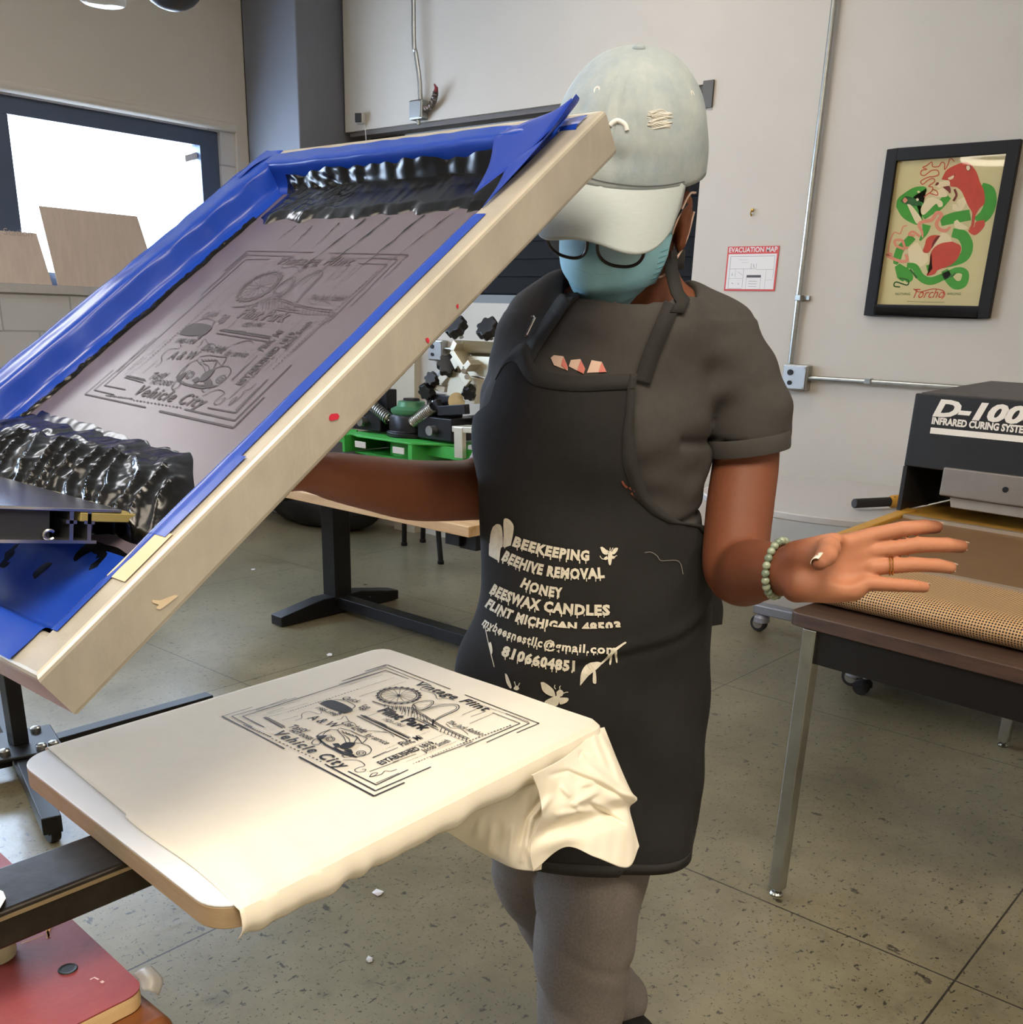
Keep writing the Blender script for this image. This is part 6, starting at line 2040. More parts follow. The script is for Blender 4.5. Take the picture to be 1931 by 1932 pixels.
u_ = np.cross(d, [0, 0, 1.0]); u_ /= np.linalg.norm(u_); w_2 = np.cross(d, u_)
for o_ in (.0055, .0085):
    c_ = a + d * (o_ + .012)
    tube_l([c_ + .0105 * (math.cos(t) * u_ + math.sin(t) * w_2) for t in np.linspace(0, 6.2832, 29)], .0008, 6).build('finger_ring', M_GOLD, per, smooth=True)
# bead bracelet
wa = wr_ - (el_ * .5 + wr_ * .5); wa /= np.linalg.norm(wa)
ax_ = np.array([.80, -.55, .05]); ax_ /= np.linalg.norm(ax_)
wc_ = TD(1470, 1073, 1.208)
u_ = np.cross(ax_, [0, 0, 1.0]); u_ /= np.linalg.norm(u_); w_2 = np.cross(ax_, u_)
ring = lambda t: tow(wc_ + .0345 * math.cos(t) * u_ + .0335 * math.sin(t) * w_2)
br = MB().tube([ring(t) for t in np.linspace(0, 6.2832, 40)], .0012, 6, cap=False).build('bracelet', mat('cord', (90, 100, 90), .7), per, smooth=True)
M_BEAD = [mat('jade_bead', (146, 158, 136), .3, var=.25, scale=180, coat=.3), mat('jade_dark', (118, 134, 116), .3, var=.25, scale=180, coat=.3)]
for k in range(23):
    MB().ball(ring(k * 2 * math.pi / 23), .0050, 14, 9).build('bead', M_BEAD[(k * 5) % 3 == 0], br, smooth=True)

# eyes, hair
for s in (-1, 1):
    e = MB().ball(tow(HP(s * .031, .073, -.073)), .0115, 14, 10).build('eye', mat('eye_white', (206, 200, 192), .2), per, smooth=True)
    MB().ball(tow(HP(s * .031, .0815, -.0745)), .0055, 12, 8).build('iris', mat('iris', (38, 24, 16), .1), e, smooth=True)
F = Field(np.arange(-.3, .35, .005), np.arange(-.35, .2, .005), np.arange(1.3, 1.8, .005))
F.ellipsoid(HP(0, -.014, -.030), (.0785, .090, .094), .01, HR)
F.halfspace(HP(0, .012, -.05), HR @ np.array([0, .9, -.45]))
F.ellipsoid(HP(.088, .0, -.072), (.02, .026, .042), .004, HR, op='cut'); F.ellipsoid(HP(-.088, .0, -.072), (.02, .026, .042), .004, HR, op='cut')
F.D += (wob(F.points(), 260) * .0012).astype(np.float32)
V, Fc = F.mesh()
raw('hair', tow(V), Fc, mat('black_hair', (20, 16, 15), .7), per)

# --- cap
M_DENIM = mat('pale_denim', (150, 164, 172), .9, rgb2=(176, 184, 184), scale=26, bump=.08, bscale=380)
rxc, rfc, hc = .0950, .106, .105
def cap_pt(ph, k):
    """ph azimuth (0 front), k 0 rim .. 1 top"""
    an = k * math.pi / 2
    r = math.cos(an) ** .82; u = math.sin(an) ** .95
    fr = math.cos(ph)
    dip = 0
    for c, wd, dp in ((.10, .055, .0060), (-.12, .045, .0050), (.36, .06, .0045), (.62, .08, .004), (-.5, .08, .003)):
        dip += dp * math.exp(-((ph - c) / wd) ** 2) * math.sin(math.pi * min(1, max(0, (k - .05) / .9))) ** .8
    dip += .0018 * math.sin(ph * 9 + k * 14) * (1 - k) * k * 2 + .004 * math.exp(-((k - .16) / .06) ** 2) * max(0, fr) * math.exp(-((ph - .1) / .45) ** 2)
    rr = 1 - dip / .1
    seam = .0010 * math.exp(-(((ph + math.pi / 6) % (math.pi / 3) - math.pi / 6) / .02) ** 2)
    rr -= seam / .1
    low = -.016 - .012 * (1 - fr) / 2
    uu = low * (1 - k) ** 2 + hc * u
    return HP(rxc * math.sin(ph) * r * rr, rfc * fr * r * rr - .004, uu)
G = [[tow(cap_pt(-math.pi + 2 * math.pi * j / 144, i / 40)) for j in range(145)] for i in range(41)]
CAPG = np.array(G)
cap = MB().grid(G).build('cap', M_DENIM, per, smooth=True, solid=.002, offset=1)
MB().ball(tow(HP(0, -.004, hc + .001)), (.008, .008, .005), 14, 8).build('button', M_DENIM, cap, smooth=True)
G = []
for i in range(22):
    e = i / 21
    row = []
    for j in range(61):
        s = -1 + 2 * j / 60
        ph = s * 1.12
        inner = np.array([rxc * math.sin(ph) * 1.005, rfc * math.cos(ph) - .006, -.012 - .0035 * (1 - math.cos(ph))])
        outer = np.array([.086 * math.copysign(abs(s) ** .92, s), .052 + .102 * (max(0, 1 - abs(s) ** 2.6)) ** .5, 0])
        q = inner * (1 - e) + outer * e
        ext = math.hypot(q[0] - inner[0], q[1] - inner[1])
        q[2] = inner[2] * (1 - e) + (-.014) * e - .80 * ext - .016 * e * abs(s) ** 2.0
        row.append(tow(HP(*q)))
    G.append(row)
MB().grid(G).build('brim', mat('brim_denim', (176, 186, 188), .9, var=.04, scale=90, bump=.05, bscale=300, stretch=(1, 1, 8)), cap, smooth=True, solid=.003, offset=0)
capbvh = BVHTree.FromPolygons([tuple(p) for p in CAPG.reshape(-1, 3)], [(i * 145 + j, i * 145 + j + 1, (i + 1) * 145 + j + 1, (i + 1) * 145 + j) for i in range(40) for j in range(144)])


def on(bvh, x, y, off):
    d = ray(x, y); d = d / np.linalg.norm(d)
    h = bvh.ray_cast(Vector(CPOS), Vector(d))
    if h[0] is None:
        return None
    n = np.array(h[1])
    if n @ d > 0:
        n = -n
    return np.array(h[0]) + n * off


def decal_poly(mb, bvh, pts, off=.0012, smooth=True):
    P = catmull(list(pts) + [pts[0]], len(pts) * 4)[:-1] if smooth else np.array(pts, float)
    bmm = bmesh.new()
    vs = [bmm.verts.new((p[0], p[1], 0)) for p in P]
    f = bmm.faces.new(vs)
    bmesh.ops.triangulate(bmm, faces=[f])
    bmm.verts.index_update()
    Q = [on(bvh, v.co.x, v.co.y, off) for v in bmm.verts]
    fs = [tuple(v.index for v in t.verts) for t in bmm.faces]
    bmm.free()
    idx = {i: k for k, i in enumerate([i for i, q in enumerate(Q) if q is not None])}
    mb.add([q for q in Q if q is not None], [tuple(idx[i] for i in f_) for f_ in fs if all(i in idx for i in f_)])


def decal_line(mb, bvh, pts, w, off=.0013, smooth=True, n=24):
    P = catmull(pts, n) if smooth else np.array(pts, float)
    Lp = []
    for i, p in enumerate(P):
        t = P[min(i + 1, len(P) - 1)] - P[max(i - 1, 0)]
        t = t / (np.linalg.norm(t) + 1e-9)
        nn = np.array([-t[1], t[0]]) * w / 2
        a, b = on(bvh, *(p + nn), off), on(bvh, *(p - nn), off)
        if a is None or b is None:
            if len(Lp) > 1:
                break
            continue
        Lp.append((a, b))
    n = len(Lp)
    if n > 1:
        mb.add([q[0] for q in Lp] + [q[1] for q in Lp], [(i, i + 1, n + i + 1, n + i) for i in range(n - 1)])


# embroidered hook, eyelets, frayed patch
hk_ = [on(capbvh, x, y, .002) for x, y in catmull([(1152, 238), (1158, 230), (1170, 229), (1180, 236), (1183, 247)], 14)]
hk_ = [p for p in hk_ if p is not None]
hk_ = [hk_[0]] + [(hk_[i - 1] + hk_[i] * 2 + hk_[i + 1]) / 4 for i in range(1, len(hk_) - 1)] + [hk_[-1]]
MB().tube(hk_, .0027, 10).build('embroidery', mat('embroidery', (222, 222, 220), .7), cap, smooth=True)
for x, y in ((1128, 171), (1305, 179)):
    c_ = on(capbvh, x, y, .001)
    if c_ is not None:
        n_ = c_ - tow(HP(0, 0, .03)); n_ /= np.linalg.norm(n_)
        MB().lathe(c_, n_, [(.0045, 0), (.0040, .0012), (.0022, .0010), (.0015, .0002)], 14).build('eyelet', mat('embroidery', (222, 222, 220)), cap, smooth=True)
mb = MB()
for k in range(26):
    y = 210 + (k % 13) * 2.6 + (k // 13)
    x0 = 1224 + 4 * math.sin(k * 2.7); x1 = 1262 - 5 * math.cos(k * 1.9)
    pts = [on(capbvh, x0 + (x1 - x0) * t, y + 1.6 * math.sin(t * 7 + k), .0014 + .0012 * math.sin(t * 3.1 + k) ** 2) for t in np.linspace(0, 1, 9)]
    if all(p is not None for p in pts):
        mb.tube(pts, .0007, 5)
mb.build('frayed_patch', mat('fray', (206, 204, 196), .9), cap, smooth=True)
mb = MB()
decal_poly(mb, capbvh, [(1226, 238), (1240, 244), (1256, 240), (1252, 250), (1236, 250)], .0004)
mb.build('frayed_hole', mat('denim_shade', (128, 142, 150), .9), cap)
mb = MB()
decal_line(mb, capbvh, [(1100, 330), (1140, 342), (1200, 350), (1250, 349), (1290, 342)], 2.2, .0024)
mb.build('brim_seam', mat('seam_grey', (98, 104, 108), .9), cap)

# --- mask, loops, glasses
uk = [-.074, -.088, -.106, -.122, -.138, -.153, -.176, -.194]
fk = [.094, .106, .117, .117, .111, .100, .083, .062]
rk = [.072, .073, .073, .070, .064, .054, .038, .020]
def mask_pt(s, u):
    fc = float(smooth_interp(np.array([-u]), -np.array(uk), np.array(fk))[0]); rm = float(np.interp(-u, [-q for q in uk], rk))
    r = s * rm
    ridge = .003 * math.exp(-((abs(s) - .22) / .18) ** 2) * (u > -.11)
    pl = .0016 * math.sin(u * 190 + .4) * (.35 + .65 * (1 - s * s)) * (-.16 < u < -.085)
    f = fc - 11.5 * abs(r) ** 1.9 - (.004 if abs(s) > .93 else 0) + ridge + pl
    return HP(r, f, u + .010 * s * s * (u < -.14))
us = np.linspace(-.074, -.194, 60)
G = [[tow(mask_pt(-1 + 2 * j / 60, u)) for j in range(61)] for u in us]
MASKG = np.array(G)
mk = MB().grid(G).build('face_mask', mat('mask_blue', (150, 206, 224), .75, var=.03, scale=60, bump=.03, bscale=500), per, smooth=True, solid=.0016, offset=0)
for s in (-1, 1):
    a, b = mask_pt(s, -.084), mask_pt(s, -.142)
    mids = [HP(s * .077, .030, -.070), HP(s * .083, .004, -.042), HP(s * .086, -.020, -.045)]
    tube_l(catmull([a] + mids, 16), .0014, 6).build('ear_loop', mat('loop_pale', (226, 196, 180), .7), mk, smooth=True)
    mids = [HP(s * .073, .030, -.130), HP(s * .083, -.012, -.105), HP(s * .086, -.027, -.070)]
    tube_l(catmull([b] + mids, 16), .0014, 6).build('ear_loop', mat('loop_pale', (226, 196, 180)), mk, smooth=True)
    for k in range(6):
        u = -.098 - k * .0062
        tube_l([mask_pt(s * .90, u), mask_pt(s * .99, u - .001)], .0011, 5).build('weld_mark', mat('mask_weld', (116, 178, 198), .7), mk, smooth=True)
M_RIM = mat('glasses_black', (24, 20, 22), .3)
gz = -.074; gf = .120
gcn = lambda s: HP(s * .0345, gf - .004, gz)
gl_p = None
for s in (-1, 1):
    c_ = gcn(s)
    X_, Y_ = hr * math.cos(.16) - s * hf * math.sin(.16), hu * .99 + hf * .12
    rim = [c_ + .0285 * math.copysign(abs(math.cos(t)) ** .85, math.cos(t)) * X_ + .0235 * math.copysign(abs(math.sin(t)) ** .85, math.sin(t)) * Y_ for t in np.linspace(0, 6.2832, 49)]
    mb = tube_l(rim, .0020, 8)
    if s == -1:
        g = mb.build('glasses', M_RIM, per, smooth=True); gl_p = g
    else:
        mb.build('rim', M_RIM, gl_p, smooth=True)
    vs = [tow(c_)] + [tow(q) for q in rim[:-1]]
    MB().add(vs, [(0, i, i % 48 + 1) for i in range(1, 49)]).build('lens', mat('lens', (150, 160, 168), .05, alpha=.28), gl_p)
    tube_l(catmull([c_ + X_ * s * .030 + Y_ * .008, HP(s * .072, .075, -.072), HP(s * .080, .02, -.055), HP(s * .082, -.02, -.055)], 16), .0019, 8).build('temple', M_RIM, gl_p, smooth=True)
tube_l(catmull([gcn(-1) + hr * .026 + hu * .008, HP(0, gf + .004, gz + .012), gcn(1) - hr * .026 + hu * .008], 10), .0017, 8).build('bridge', mat('bridge_grey', (90, 92, 98), .25, .6), gl_p, smooth=True)

# --- t-shirt
F = Field(np.arange(-.33, .33, .0042), np.arange(-.22, .22, .0048), np.arange(TZ[5] - .06, 1.58, .0042))
F.loft(TZ[4:], TCX[4:], TCY[4:], TA[4:], TB[4:], .02, shrink=.002)
F.chain([TL(1072, 574, .03), TL(1032, 616, .025), TL(1010, 670, .02)], [.046, .050, .050], .035)
F.chain([TL(1290, 596, .03), TL(1346, 648, .025), TL(1388, 706, .02)], [.046, .050, .052], .035)
F.chain([TL(1346, 660, .02), TL(1388, 720, .02)], [.048, .048], .03)
F.chain([TL(1010, 670, .02), TL(982, 740, .04), TL(962, 830, .06)], [.050, .050, .049], .02)
F.ellipsoid(TL(1190, 620, -.04), (.10, .07, .07), .04)
pts_ = F.points()
fold = wob(pts_ * np.array([1, 1, 1.9]), 34, 2) * .0028 + wob(pts_ * np.array([.6, .6, 1.8]), 80, 9) * .0014
fold += -.0055 * np.exp(-((pts_[..., 2] - (TL(1300, 826)[2] - .1 * (pts_[..., 0] - .12))) / .006) ** 2) * (pts_[..., 0] > .085) * (pts_[..., 0] < .18)
fold += -.005 * np.exp(-((pts_[..., 2] - (TL(1300, 965)[2] + .35 * (pts_[..., 0] - .11))) / .006) ** 2) * (pts_[..., 0] > .06) * (pts_[..., 0] < .17)
F.D -= fold.astype(np.float32)
# open neck, cuff and sleeve end
F.ellipsoid(TL(1188, 545, -.012), (.088, .090, .066), .006, op='cut')
F.capsule(TL(1195, 600, .035), TL(1200, 500, .02), .0665, .0665, .004, op='cut')
F2 = Field(F.xs, F.ys, F.zs)
F2.chain([TL(1390, 706, .02), TL(1412, 780, .015), TL(1411, 890, .0)], [.052, .0555, .0560], .02)
F2.D -= (fold * .8).astype(np.float32)
cA, cB = TL(1345, 853, .0), TL(1478, 836, .0)
dn = np.array([(cB - cA)[2], 0, -(cB - cA)[0]]); dn = dn / np.linalg.norm(dn)
if dn[2] > 0:
    dn = -dn
_q = (F2.xs[:, None, None] - cA[0]) * dn[0] + (F2.ys[None, :, None] - cA[1]) * dn[1] + (F2.zs[None, None, :] - cA[2]) * dn[2]
F2.D = -Field.smin(-F2.D, -_q.astype(np.float32), .006)
F2.capsule(TL(1411, 838, .002), TL(1400, 1000, -.03), .0448, .0455, .004, op='cut')
F.D = Field.smin(F.D, F2.D, .006)
HEMC, HEMN = TL(1411, 846, .0), dn
V, Fc = F.mesh()
TEEV, TEEF = tow(V), Fc
tee = raw('t_shirt', TEEV, Fc, M_TEE, per)
_u = np.array([1.0, 0, -HEMN[0] / HEMN[2]]); _u /= np.linalg.norm(_u); _w = np.cross(HEMN, _u)
G = []
for h_, r_ in ((.004, .0535), (.0045, .0575), (.001, .0585), (-.008, .0590), (-.016, .0588), (-.019, .0575)):
    G.append([tow(HEMC + HEMN * h_ + r_ * (math.cos(t) * _u + math.sin(t) * _w)) for t in np.linspace(0, 6.2832, 61)])
MB().grid(G).build('sleeve_hem', M_TEE, tee, smooth=True)
teebvh = BVHTree.FromPolygons([tuple(p) for p in TEEV], [tuple(int(i) for i in f) for f in TEEF])
for pts, m in (([(1040, 676), (1046, 671), (1064, 673), (1072, 692), (1072, 700), (1046, 690)], 'a'), ([(1078, 680), (1096, 678), (1105, 696), (1102, 706), (1074, 692)], 'a'), ([(1117, 680), (1136, 683), (1145, 702), (1108, 704)], 'a')):
    mb = MB(); decal_poly(mb, teebvh, pts, .0012, False); mb.build('chest_print', mat('print_peach', (228, 196, 176), .8), tee)
for pts in ([(1064, 675), (1072, 692), (1070, 700), (1060, 690)], [(1097, 680), (1105, 696), (1102, 706), (1090, 700)], [(1136, 684), (1145, 702), (1130, 703)]):
    mb = MB(); decal_poly(mb, teebvh, pts, .0018, False); mb.build('chest_print', mat('print_coral', (220, 128, 116), .8), tee)

# --- trousers
F = Field(np.arange(-.32, .32, .006), np.arange(-.26, .36, .006), np.arange(.05, 1.05, .007))
F.loft(TZ[:6], TCX[:6], TCY[:6], TA[:6], TB[:6], .02, shrink=.014)
sm = lambda P, r, n=22: (list(catmull(P, n)), list(np.interp(np.linspace(0, 1, n), np.linspace(0, 1, len(r)), r)))
F.chain(*sm(tr_l, [.092, .092, .087, .082, .075, .060]), .006)
F.chain(*sm(tr_r, [.092, .089, .079, .072, .066, .056]), .006)
pts_ = F.points()
F.D -= (wob(pts_ * np.array([1, 1, 1.6]), 30, 1) * .0035 + wob(pts_ * np.array([1.2, 1, .8]), 70, 7) * .0016).astype(np.float32)
kz = TL(1110, 1850)[2]
F.D -= (-.0045 * np.exp(-((pts_[..., 2] - kz + .45 * (pts_[..., 0] + .05)) / .012) ** 2) * np.clip((.02 - pts_[..., 0]) / .04, 0, 1) - .003 * np.exp(-((pts_[..., 2] - kz - .10 + .5 * (pts_[..., 0])) / .012) ** 2)).astype(np.float32)
F.halfspace((0, 0, .075), (0, 0, -1))
V, Fc = F.mesh()
raw('trousers', tow(V), Fc, M_PANTS, per)
# shoes
for ft, dr_ in ((foot_l, np.array([-.25, -1.0])), (foot_r, np.array([.55, -.85]))):
    d2 = dr_ / np.linalg.norm(dr_)
    F = Field(np.arange(ft[0] - .25, ft[0] + .25, .005), np.arange(ft[1] - .28, ft[1] + .28, .005), np.arange(-.01, .16, .005))
    h0 = np.array([ft[0], ft[1], .05])
    D2 = np.array([d2[0], d2[1], 0])
    F.chain([h0 - D2 * .05, h0 + D2 * .06, h0 + D2 * .16 - np.array([0, 0, .012])], [.042, .042, .036], .02)
    F.capsule(h0, h0 + np.array([0, 0, .06]), .044, .042, .02)
    F.halfspace((0, 0, .004), (0, 0, -1))
    V, Fc = F.mesh()
    raw('shoe', tow(V), Fc, mat('shoe_black', (18, 18, 19), .6), per)

# --- apron
arow = [(1650, 945, 1282, .125, .01), (1600, 900, 1308, .128, .015), (1500, 872, 1324, .130, .02), (1400, 862, 1332, .130, .02), (1300, 862, 1338, .130, .02), (1240, 872, 1341, .130, .02), (1180, 900, 1342, .130, .015), (1080, 912, 1338, .126, .005), (1000, 912, 1330, .122, 0), (920, 903, 1336, .122, 0), (840, 897, 1345, .132, -.005), (760, 910, 1350, .136, -.006), (690, 938, 1354, .124, -.004), (640, 970, 1370, .108, 0)]
az_, acx, aa, ab, acy = [], [], [], [], []
for py, lx, rx, b, cy in arow:
    l, r = TL(lx, py), TL(rx, py)
    az_.append((l[2] + r[2]) / 2); acx.append((l[0] + r[0]) / 2); aa.append((r[0] - l[0]) / 2); ab.append(b); acy.append(cy + lean(py))
AZR, ACX, AA, AB, ACY = [np.array(q) for q in (az_, acx, aa, ab, acy)]
prow = lambda z: float(np.interp(z, AZR, [r[0] for r in arow]))
redge = [(672, 1214), (700, 1204), (760, 1197), (820, 1195), (880, 1203), (940, 1226), (975, 1258), (995, 1290), (1008, 1325)]


def apron_pt(z, ph):
    g = lambda q: float(smooth_interp(np.array([z]), AZR, q)[0])
    a, b = g(AA), g(AB)
    n = 2.25
    c, s = math.cos(ph), math.sin(ph)
    rr = (abs(s) ** n + abs(c) ** n) ** (-1 / n)
    P = np.array([g(ACX) + a * rr * s, g(ACY) - b * rr * c, z])
    nrm = np.array([s / a, -c / b, 0]); nrm /= np.linalg.norm(nrm)
    skirt = min(1, max(0, (zrow(1060) - z) / .25))
    w = .0018 * math.sin(z * 38 + ph * 5) + .0065 * skirt * math.sin(ph * 6.0 + 1.0 + z * 3) * (abs(ph) > .35) + .0014 * wob(P[None], 50, 4)[0]
    # gathers above the tie, and the worn fold across the lower print
    w += .003 * math.exp(-((z - zrow(1010) - .05 * (ph - 1)) / .012) ** 2) * max(0, math.sin(ph * 7)) * (ph > .5)
    w += -.004 * math.exp(-((z - (zrow(1195) + .05 * (ph - .2))) / .007) ** 2) * (ph > -.1)
    w += .004 * math.exp(-((z - (zrow(1182) + .05 * (ph - .2))) / .010) ** 2) * (ph > -.1)
    return P + nrm * (w + .002)


def ph_of(px, py, z):
    """azimuth at which the apron surface meets a photo column"""
    best, bp = 9e9, 0
    for ph in np.linspace(-1.5, 1.5, 121):
        q = apron_pt(z, ph); w = tow(q); c = CAM @ (w - CPOS)
        e = abs(c[0] / c[2] * FPX + PCX - px)
        if e < best:
            best, bp = e, ph
    return bp


nz, nc = 120, 84
ztop = TL(1100, 700, -.12)[2]; zbot = TL(1180, 1660, -.115)[2]
RZ = np.array([TL(x, y, -.12)[2] for y, x in redge]); RP = np.array([ph_of(x, y, z) for (y, x), z in zip(redge, RZ)])
topcurve = [(985, 690), (1010, 674), (1035, 678), (1060, 700), (1090, 714), (1130, 719), (1205, 716)]
G = []
for i in range(nz):
    e = i / (nz - 1)
    row = []
    for j in range(nc):
        u = j / (nc - 1)
        z = ztop + (zbot - ztop) * e
        for _ in range(2):
            phr = float(np.interp(z, RZ[::-1], RP[::-1])) if z > RZ[-1] else min(1.9, RP[-1] + (RZ[-1] - z) * 12)
            below = max(0, min(1, (zrow(760) - z) / .06))
            phl = ph_of_left if False else (-1.02 - 1.0 * below)
            hem = max(0, (zbot + .07 - z) / .07)
            k_ = 1 - .26 * hem ** 2
            ph = (phl + (phr - phl) * u) * k_
            # the bib's scalloped top edge
            lift = (1 - e) ** 6 * (.030 * math.exp(-((u - .12) / .16) ** 2) - .006 * math.exp(-((u - .62) / .25) ** 2) - .016 * max(0, .04 - u) / .04)
            z = ztop + (zbot - ztop) * e + lift
        row.append(tow(apron_pt(z, ph)))
    G.append(row)
APG = np.array(G)
ap = MB().grid(G).build('apron', M_APR, per, smooth=True, solid=.0022, offset=-1)
apf = [(i * nc + j, i * nc + j + 1, (i + 1) * nc + j + 1, (i + 1) * nc + j) for i in range(nz - 1) for j in range(nc - 1)]
apbvh = BVHTree.FromPolygons([tuple(p) for p in APG.reshape(-1, 3)], apf)
M_HEM = mat('apron_hem', (40, 39, 38), .9, var=.08, scale=120, bump=.08, bscale=500)


def strip(idx, nm, w0, off):
    """hem band along one border of the apron grid"""
    pts = [APG[i, j] for i, j in idx]; inn = [APG[i2, j2] for i2, j2 in w0]
    vd = CAM[2]
    mb = MB()
    A = [p - vd * off for p in pts]; B = [p - vd * off for p in inn]
    n = len(A)
    mb.add(A + B, [(i, i + 1, n + i + 1, n + i) for i in range(n - 1)])
    return mb.build(nm, M_HEM, ap, smooth=True, solid=.0012, offset=0)


strip([(0, j) for j in range(nc)], 'top_hem', [(3, j) for j in range(nc)], .0012)
strip([(i, nc - 1) for i in range(0, 60)], 'side_hem', [(i, nc - 5) for i in range(0, 60)], .0012)
strip([(nz - 1, j) for j in range(nc)], 'bottom_hem', [(nz - 4, j) for j in range(nc)], .0012)


def strap(path, w, m=M_HEM, off=.003, nm='strap'):
    P = catmull(path, 40)
    A, B = [], []
    for i, p in enumerate(P):
        t = P[min(i + 1, 39)] - P[max(i - 1, 0)]; t = t / np.linalg.norm(t); nn = np.array([-t[1], t[0]]) * w / 2
        a, b = on(teebvh, *(p + nn), off), on(teebvh, *(p - nn), off)
        if a is None or b is None:
            continue
        A.append(a); B.append(b)
    n = len(A)
    return MB().add(A + B, [(i, i + 1, n + i + 1, n + i) for i in range(n - 1)]).build(nm, m, ap, smooth=True, solid=.002, offset=0)


strap([(1092, 545), (1068, 570), (1040, 610), (1010, 655), (990, 694)], 26)
strap([(1287, 540), (1268, 575), (1246, 625), (1226, 675), (1211, 722)], 30)
q = [TL(1268, 498, -.045), TL(1276, 520, -.05), TL(1284, 545, -.05)]
G = []
for a_, (x, y, yl) in enumerate(((1266, 486, -.030), (1267, 510, -.050), (1272, 532, -.068), (1278, 552, -.078))):
    l, r = TL(x - 11, y + 3, yl), TL(x + 12, y - 2, yl + .012)
    G.append([tow(l), tow((l + r) / 2 + np.array([0, -.002, 0])), tow(r)])
a_, b_ = on(teebvh, 1274, 574, .0045), on(teebvh, 1298, 570, .0045)
G.append([a_, (a_ + b_) / 2, b_])
a_, b_ = on(teebvh, 1262, 592, .0045), on(teebvh, 1288, 594, .0045)
G.append([a_, (a_ + b_) / 2, b_])
# neck loop of the straps, round the back of the neck
nl = catmull([TL(1266, 492, -.030), TL(1290, 490, .04), TL(1230, 500, .105), TL(1130, 515, .09), TL(1095, 530, .02), TL(1090, 548, -.03)], 40)
A = [tow(p + np.array([0, 0, .012])) for p in nl]; B = [tow(p - np.array([0, 0, .012])) for p in nl]
MB().add(A + B, [(i, i + 1, 41 + i, 40 + i) for i in range(39)]).build('neck_loop', M_HEM, ap, smooth=True, solid=.002, offset=0)
MB().grid(G).build('strap', M_HEM, ap, smooth=True, solid=.002, offset=0)
bk = [on(teebvh, x, y, .007) for x, y in ((1001, 640), (996, 641), (1000, 637), (1015, 605), (1013, 602), (1008, 604))]
MB().tube([p for p in bk if p is not None], .0016, 8).build('buckle', mat('buckle_steel', (190, 190, 190), .25, .9), ap, smooth=True)
# tie at the hip
kn = TL(1335, 1004, -.005)
tube_l(catmull([TL(1316, 1000, -.05), TL(1328, 1000, -.02), kn, TL(1338, 1012, .03), TL(1300, 1010, .09), TL(1180, 1012, .125)], 24), .006, 8).build('waist_tie', M_HEM, ap, smooth=True)
MB().ball(tow(kn), (.010, .010, .011), 12, 8).build('knot', M_HEM, ap, smooth=True)
fl = patch([[tow(TL(1336, 1030, .06)), tow(TL(1340, 1050, .07))], [tow(TL(1335, 1100, .04)), tow(TL(1358, 1120, .08))], [tow(TL(1334, 1150, .03)), tow(TL(1364, 1148, .085))], [tow(TL(1334, 1182, .03)), tow(TL(1362, 1178, .085))]], 20, 12)
MB().grid(fl).build('side_panel', M_APR, ap, smooth=True, solid=.002, offset=0)

# --- printed lettering on the apron
M_WHITE = mat('apron_print', (226, 220, 202), .8, var=.12, scale=120)
C2 = lambda x, y: (x / 3.862 + 850, y / 3.862 + 950)


def apron_text(mb, s, pts, cap, bold=.03, drips=True, spacing=1.14, off=.0014, seed=0, cut=None):
    P = np.array([C2(*p) for p in pts])
    base = lambda t: ((1 - t) * (1 - 2 * t)) * P[0] + 4 * t * (1 - t) * P[1] + (t * (2 * t - 1)) * P[2]
    V, Fc = text2d(s, bold=bold, spacing=spacing, res=2)
    x0, x1 = V[:, 0].min(), V[:, 0].max()
    Q = []
    for p in V:
        t = (p[0] - x0) / (x1 - x0)
        d = base(min(1, t + .01)) - base(max(0, t - .01)); d /= np.linalg.norm(d)
        u = np.array([d[1], -d[0]])
        b = p[1] / .69
        if cut is not None and t > cut:
            b = max(b, .32)
        Q.append(on(apbvh, *(base(t) + u * b * cap), off))
    ok = {i: k for k, i in enumerate([i for i, q in enumerate(Q) if q is not None])}
    mb.add([Q[i] for i in ok], [tuple(ok[i] for i in f) for f in Fc if all(i in ok for i in f)])
    if drips:
        rs = random.Random(seed)
        n = int(len(s) * 1.1)
        for k in range(n):
            t = (k + .5 + rs.uniform(-.3, .3)) / n
            if cut is not None and t > cut:
                continue
            if s[min(len(s) - 1, int(t * len(s)))] == ' ':
                continue
            c = base(t)
            decal_line(mb, apbvh, [c + (0, -1), c + (0, cap * rs.uniform(.12, .42))], rs.uniform(1.3, 2.4), off + .0001, False)


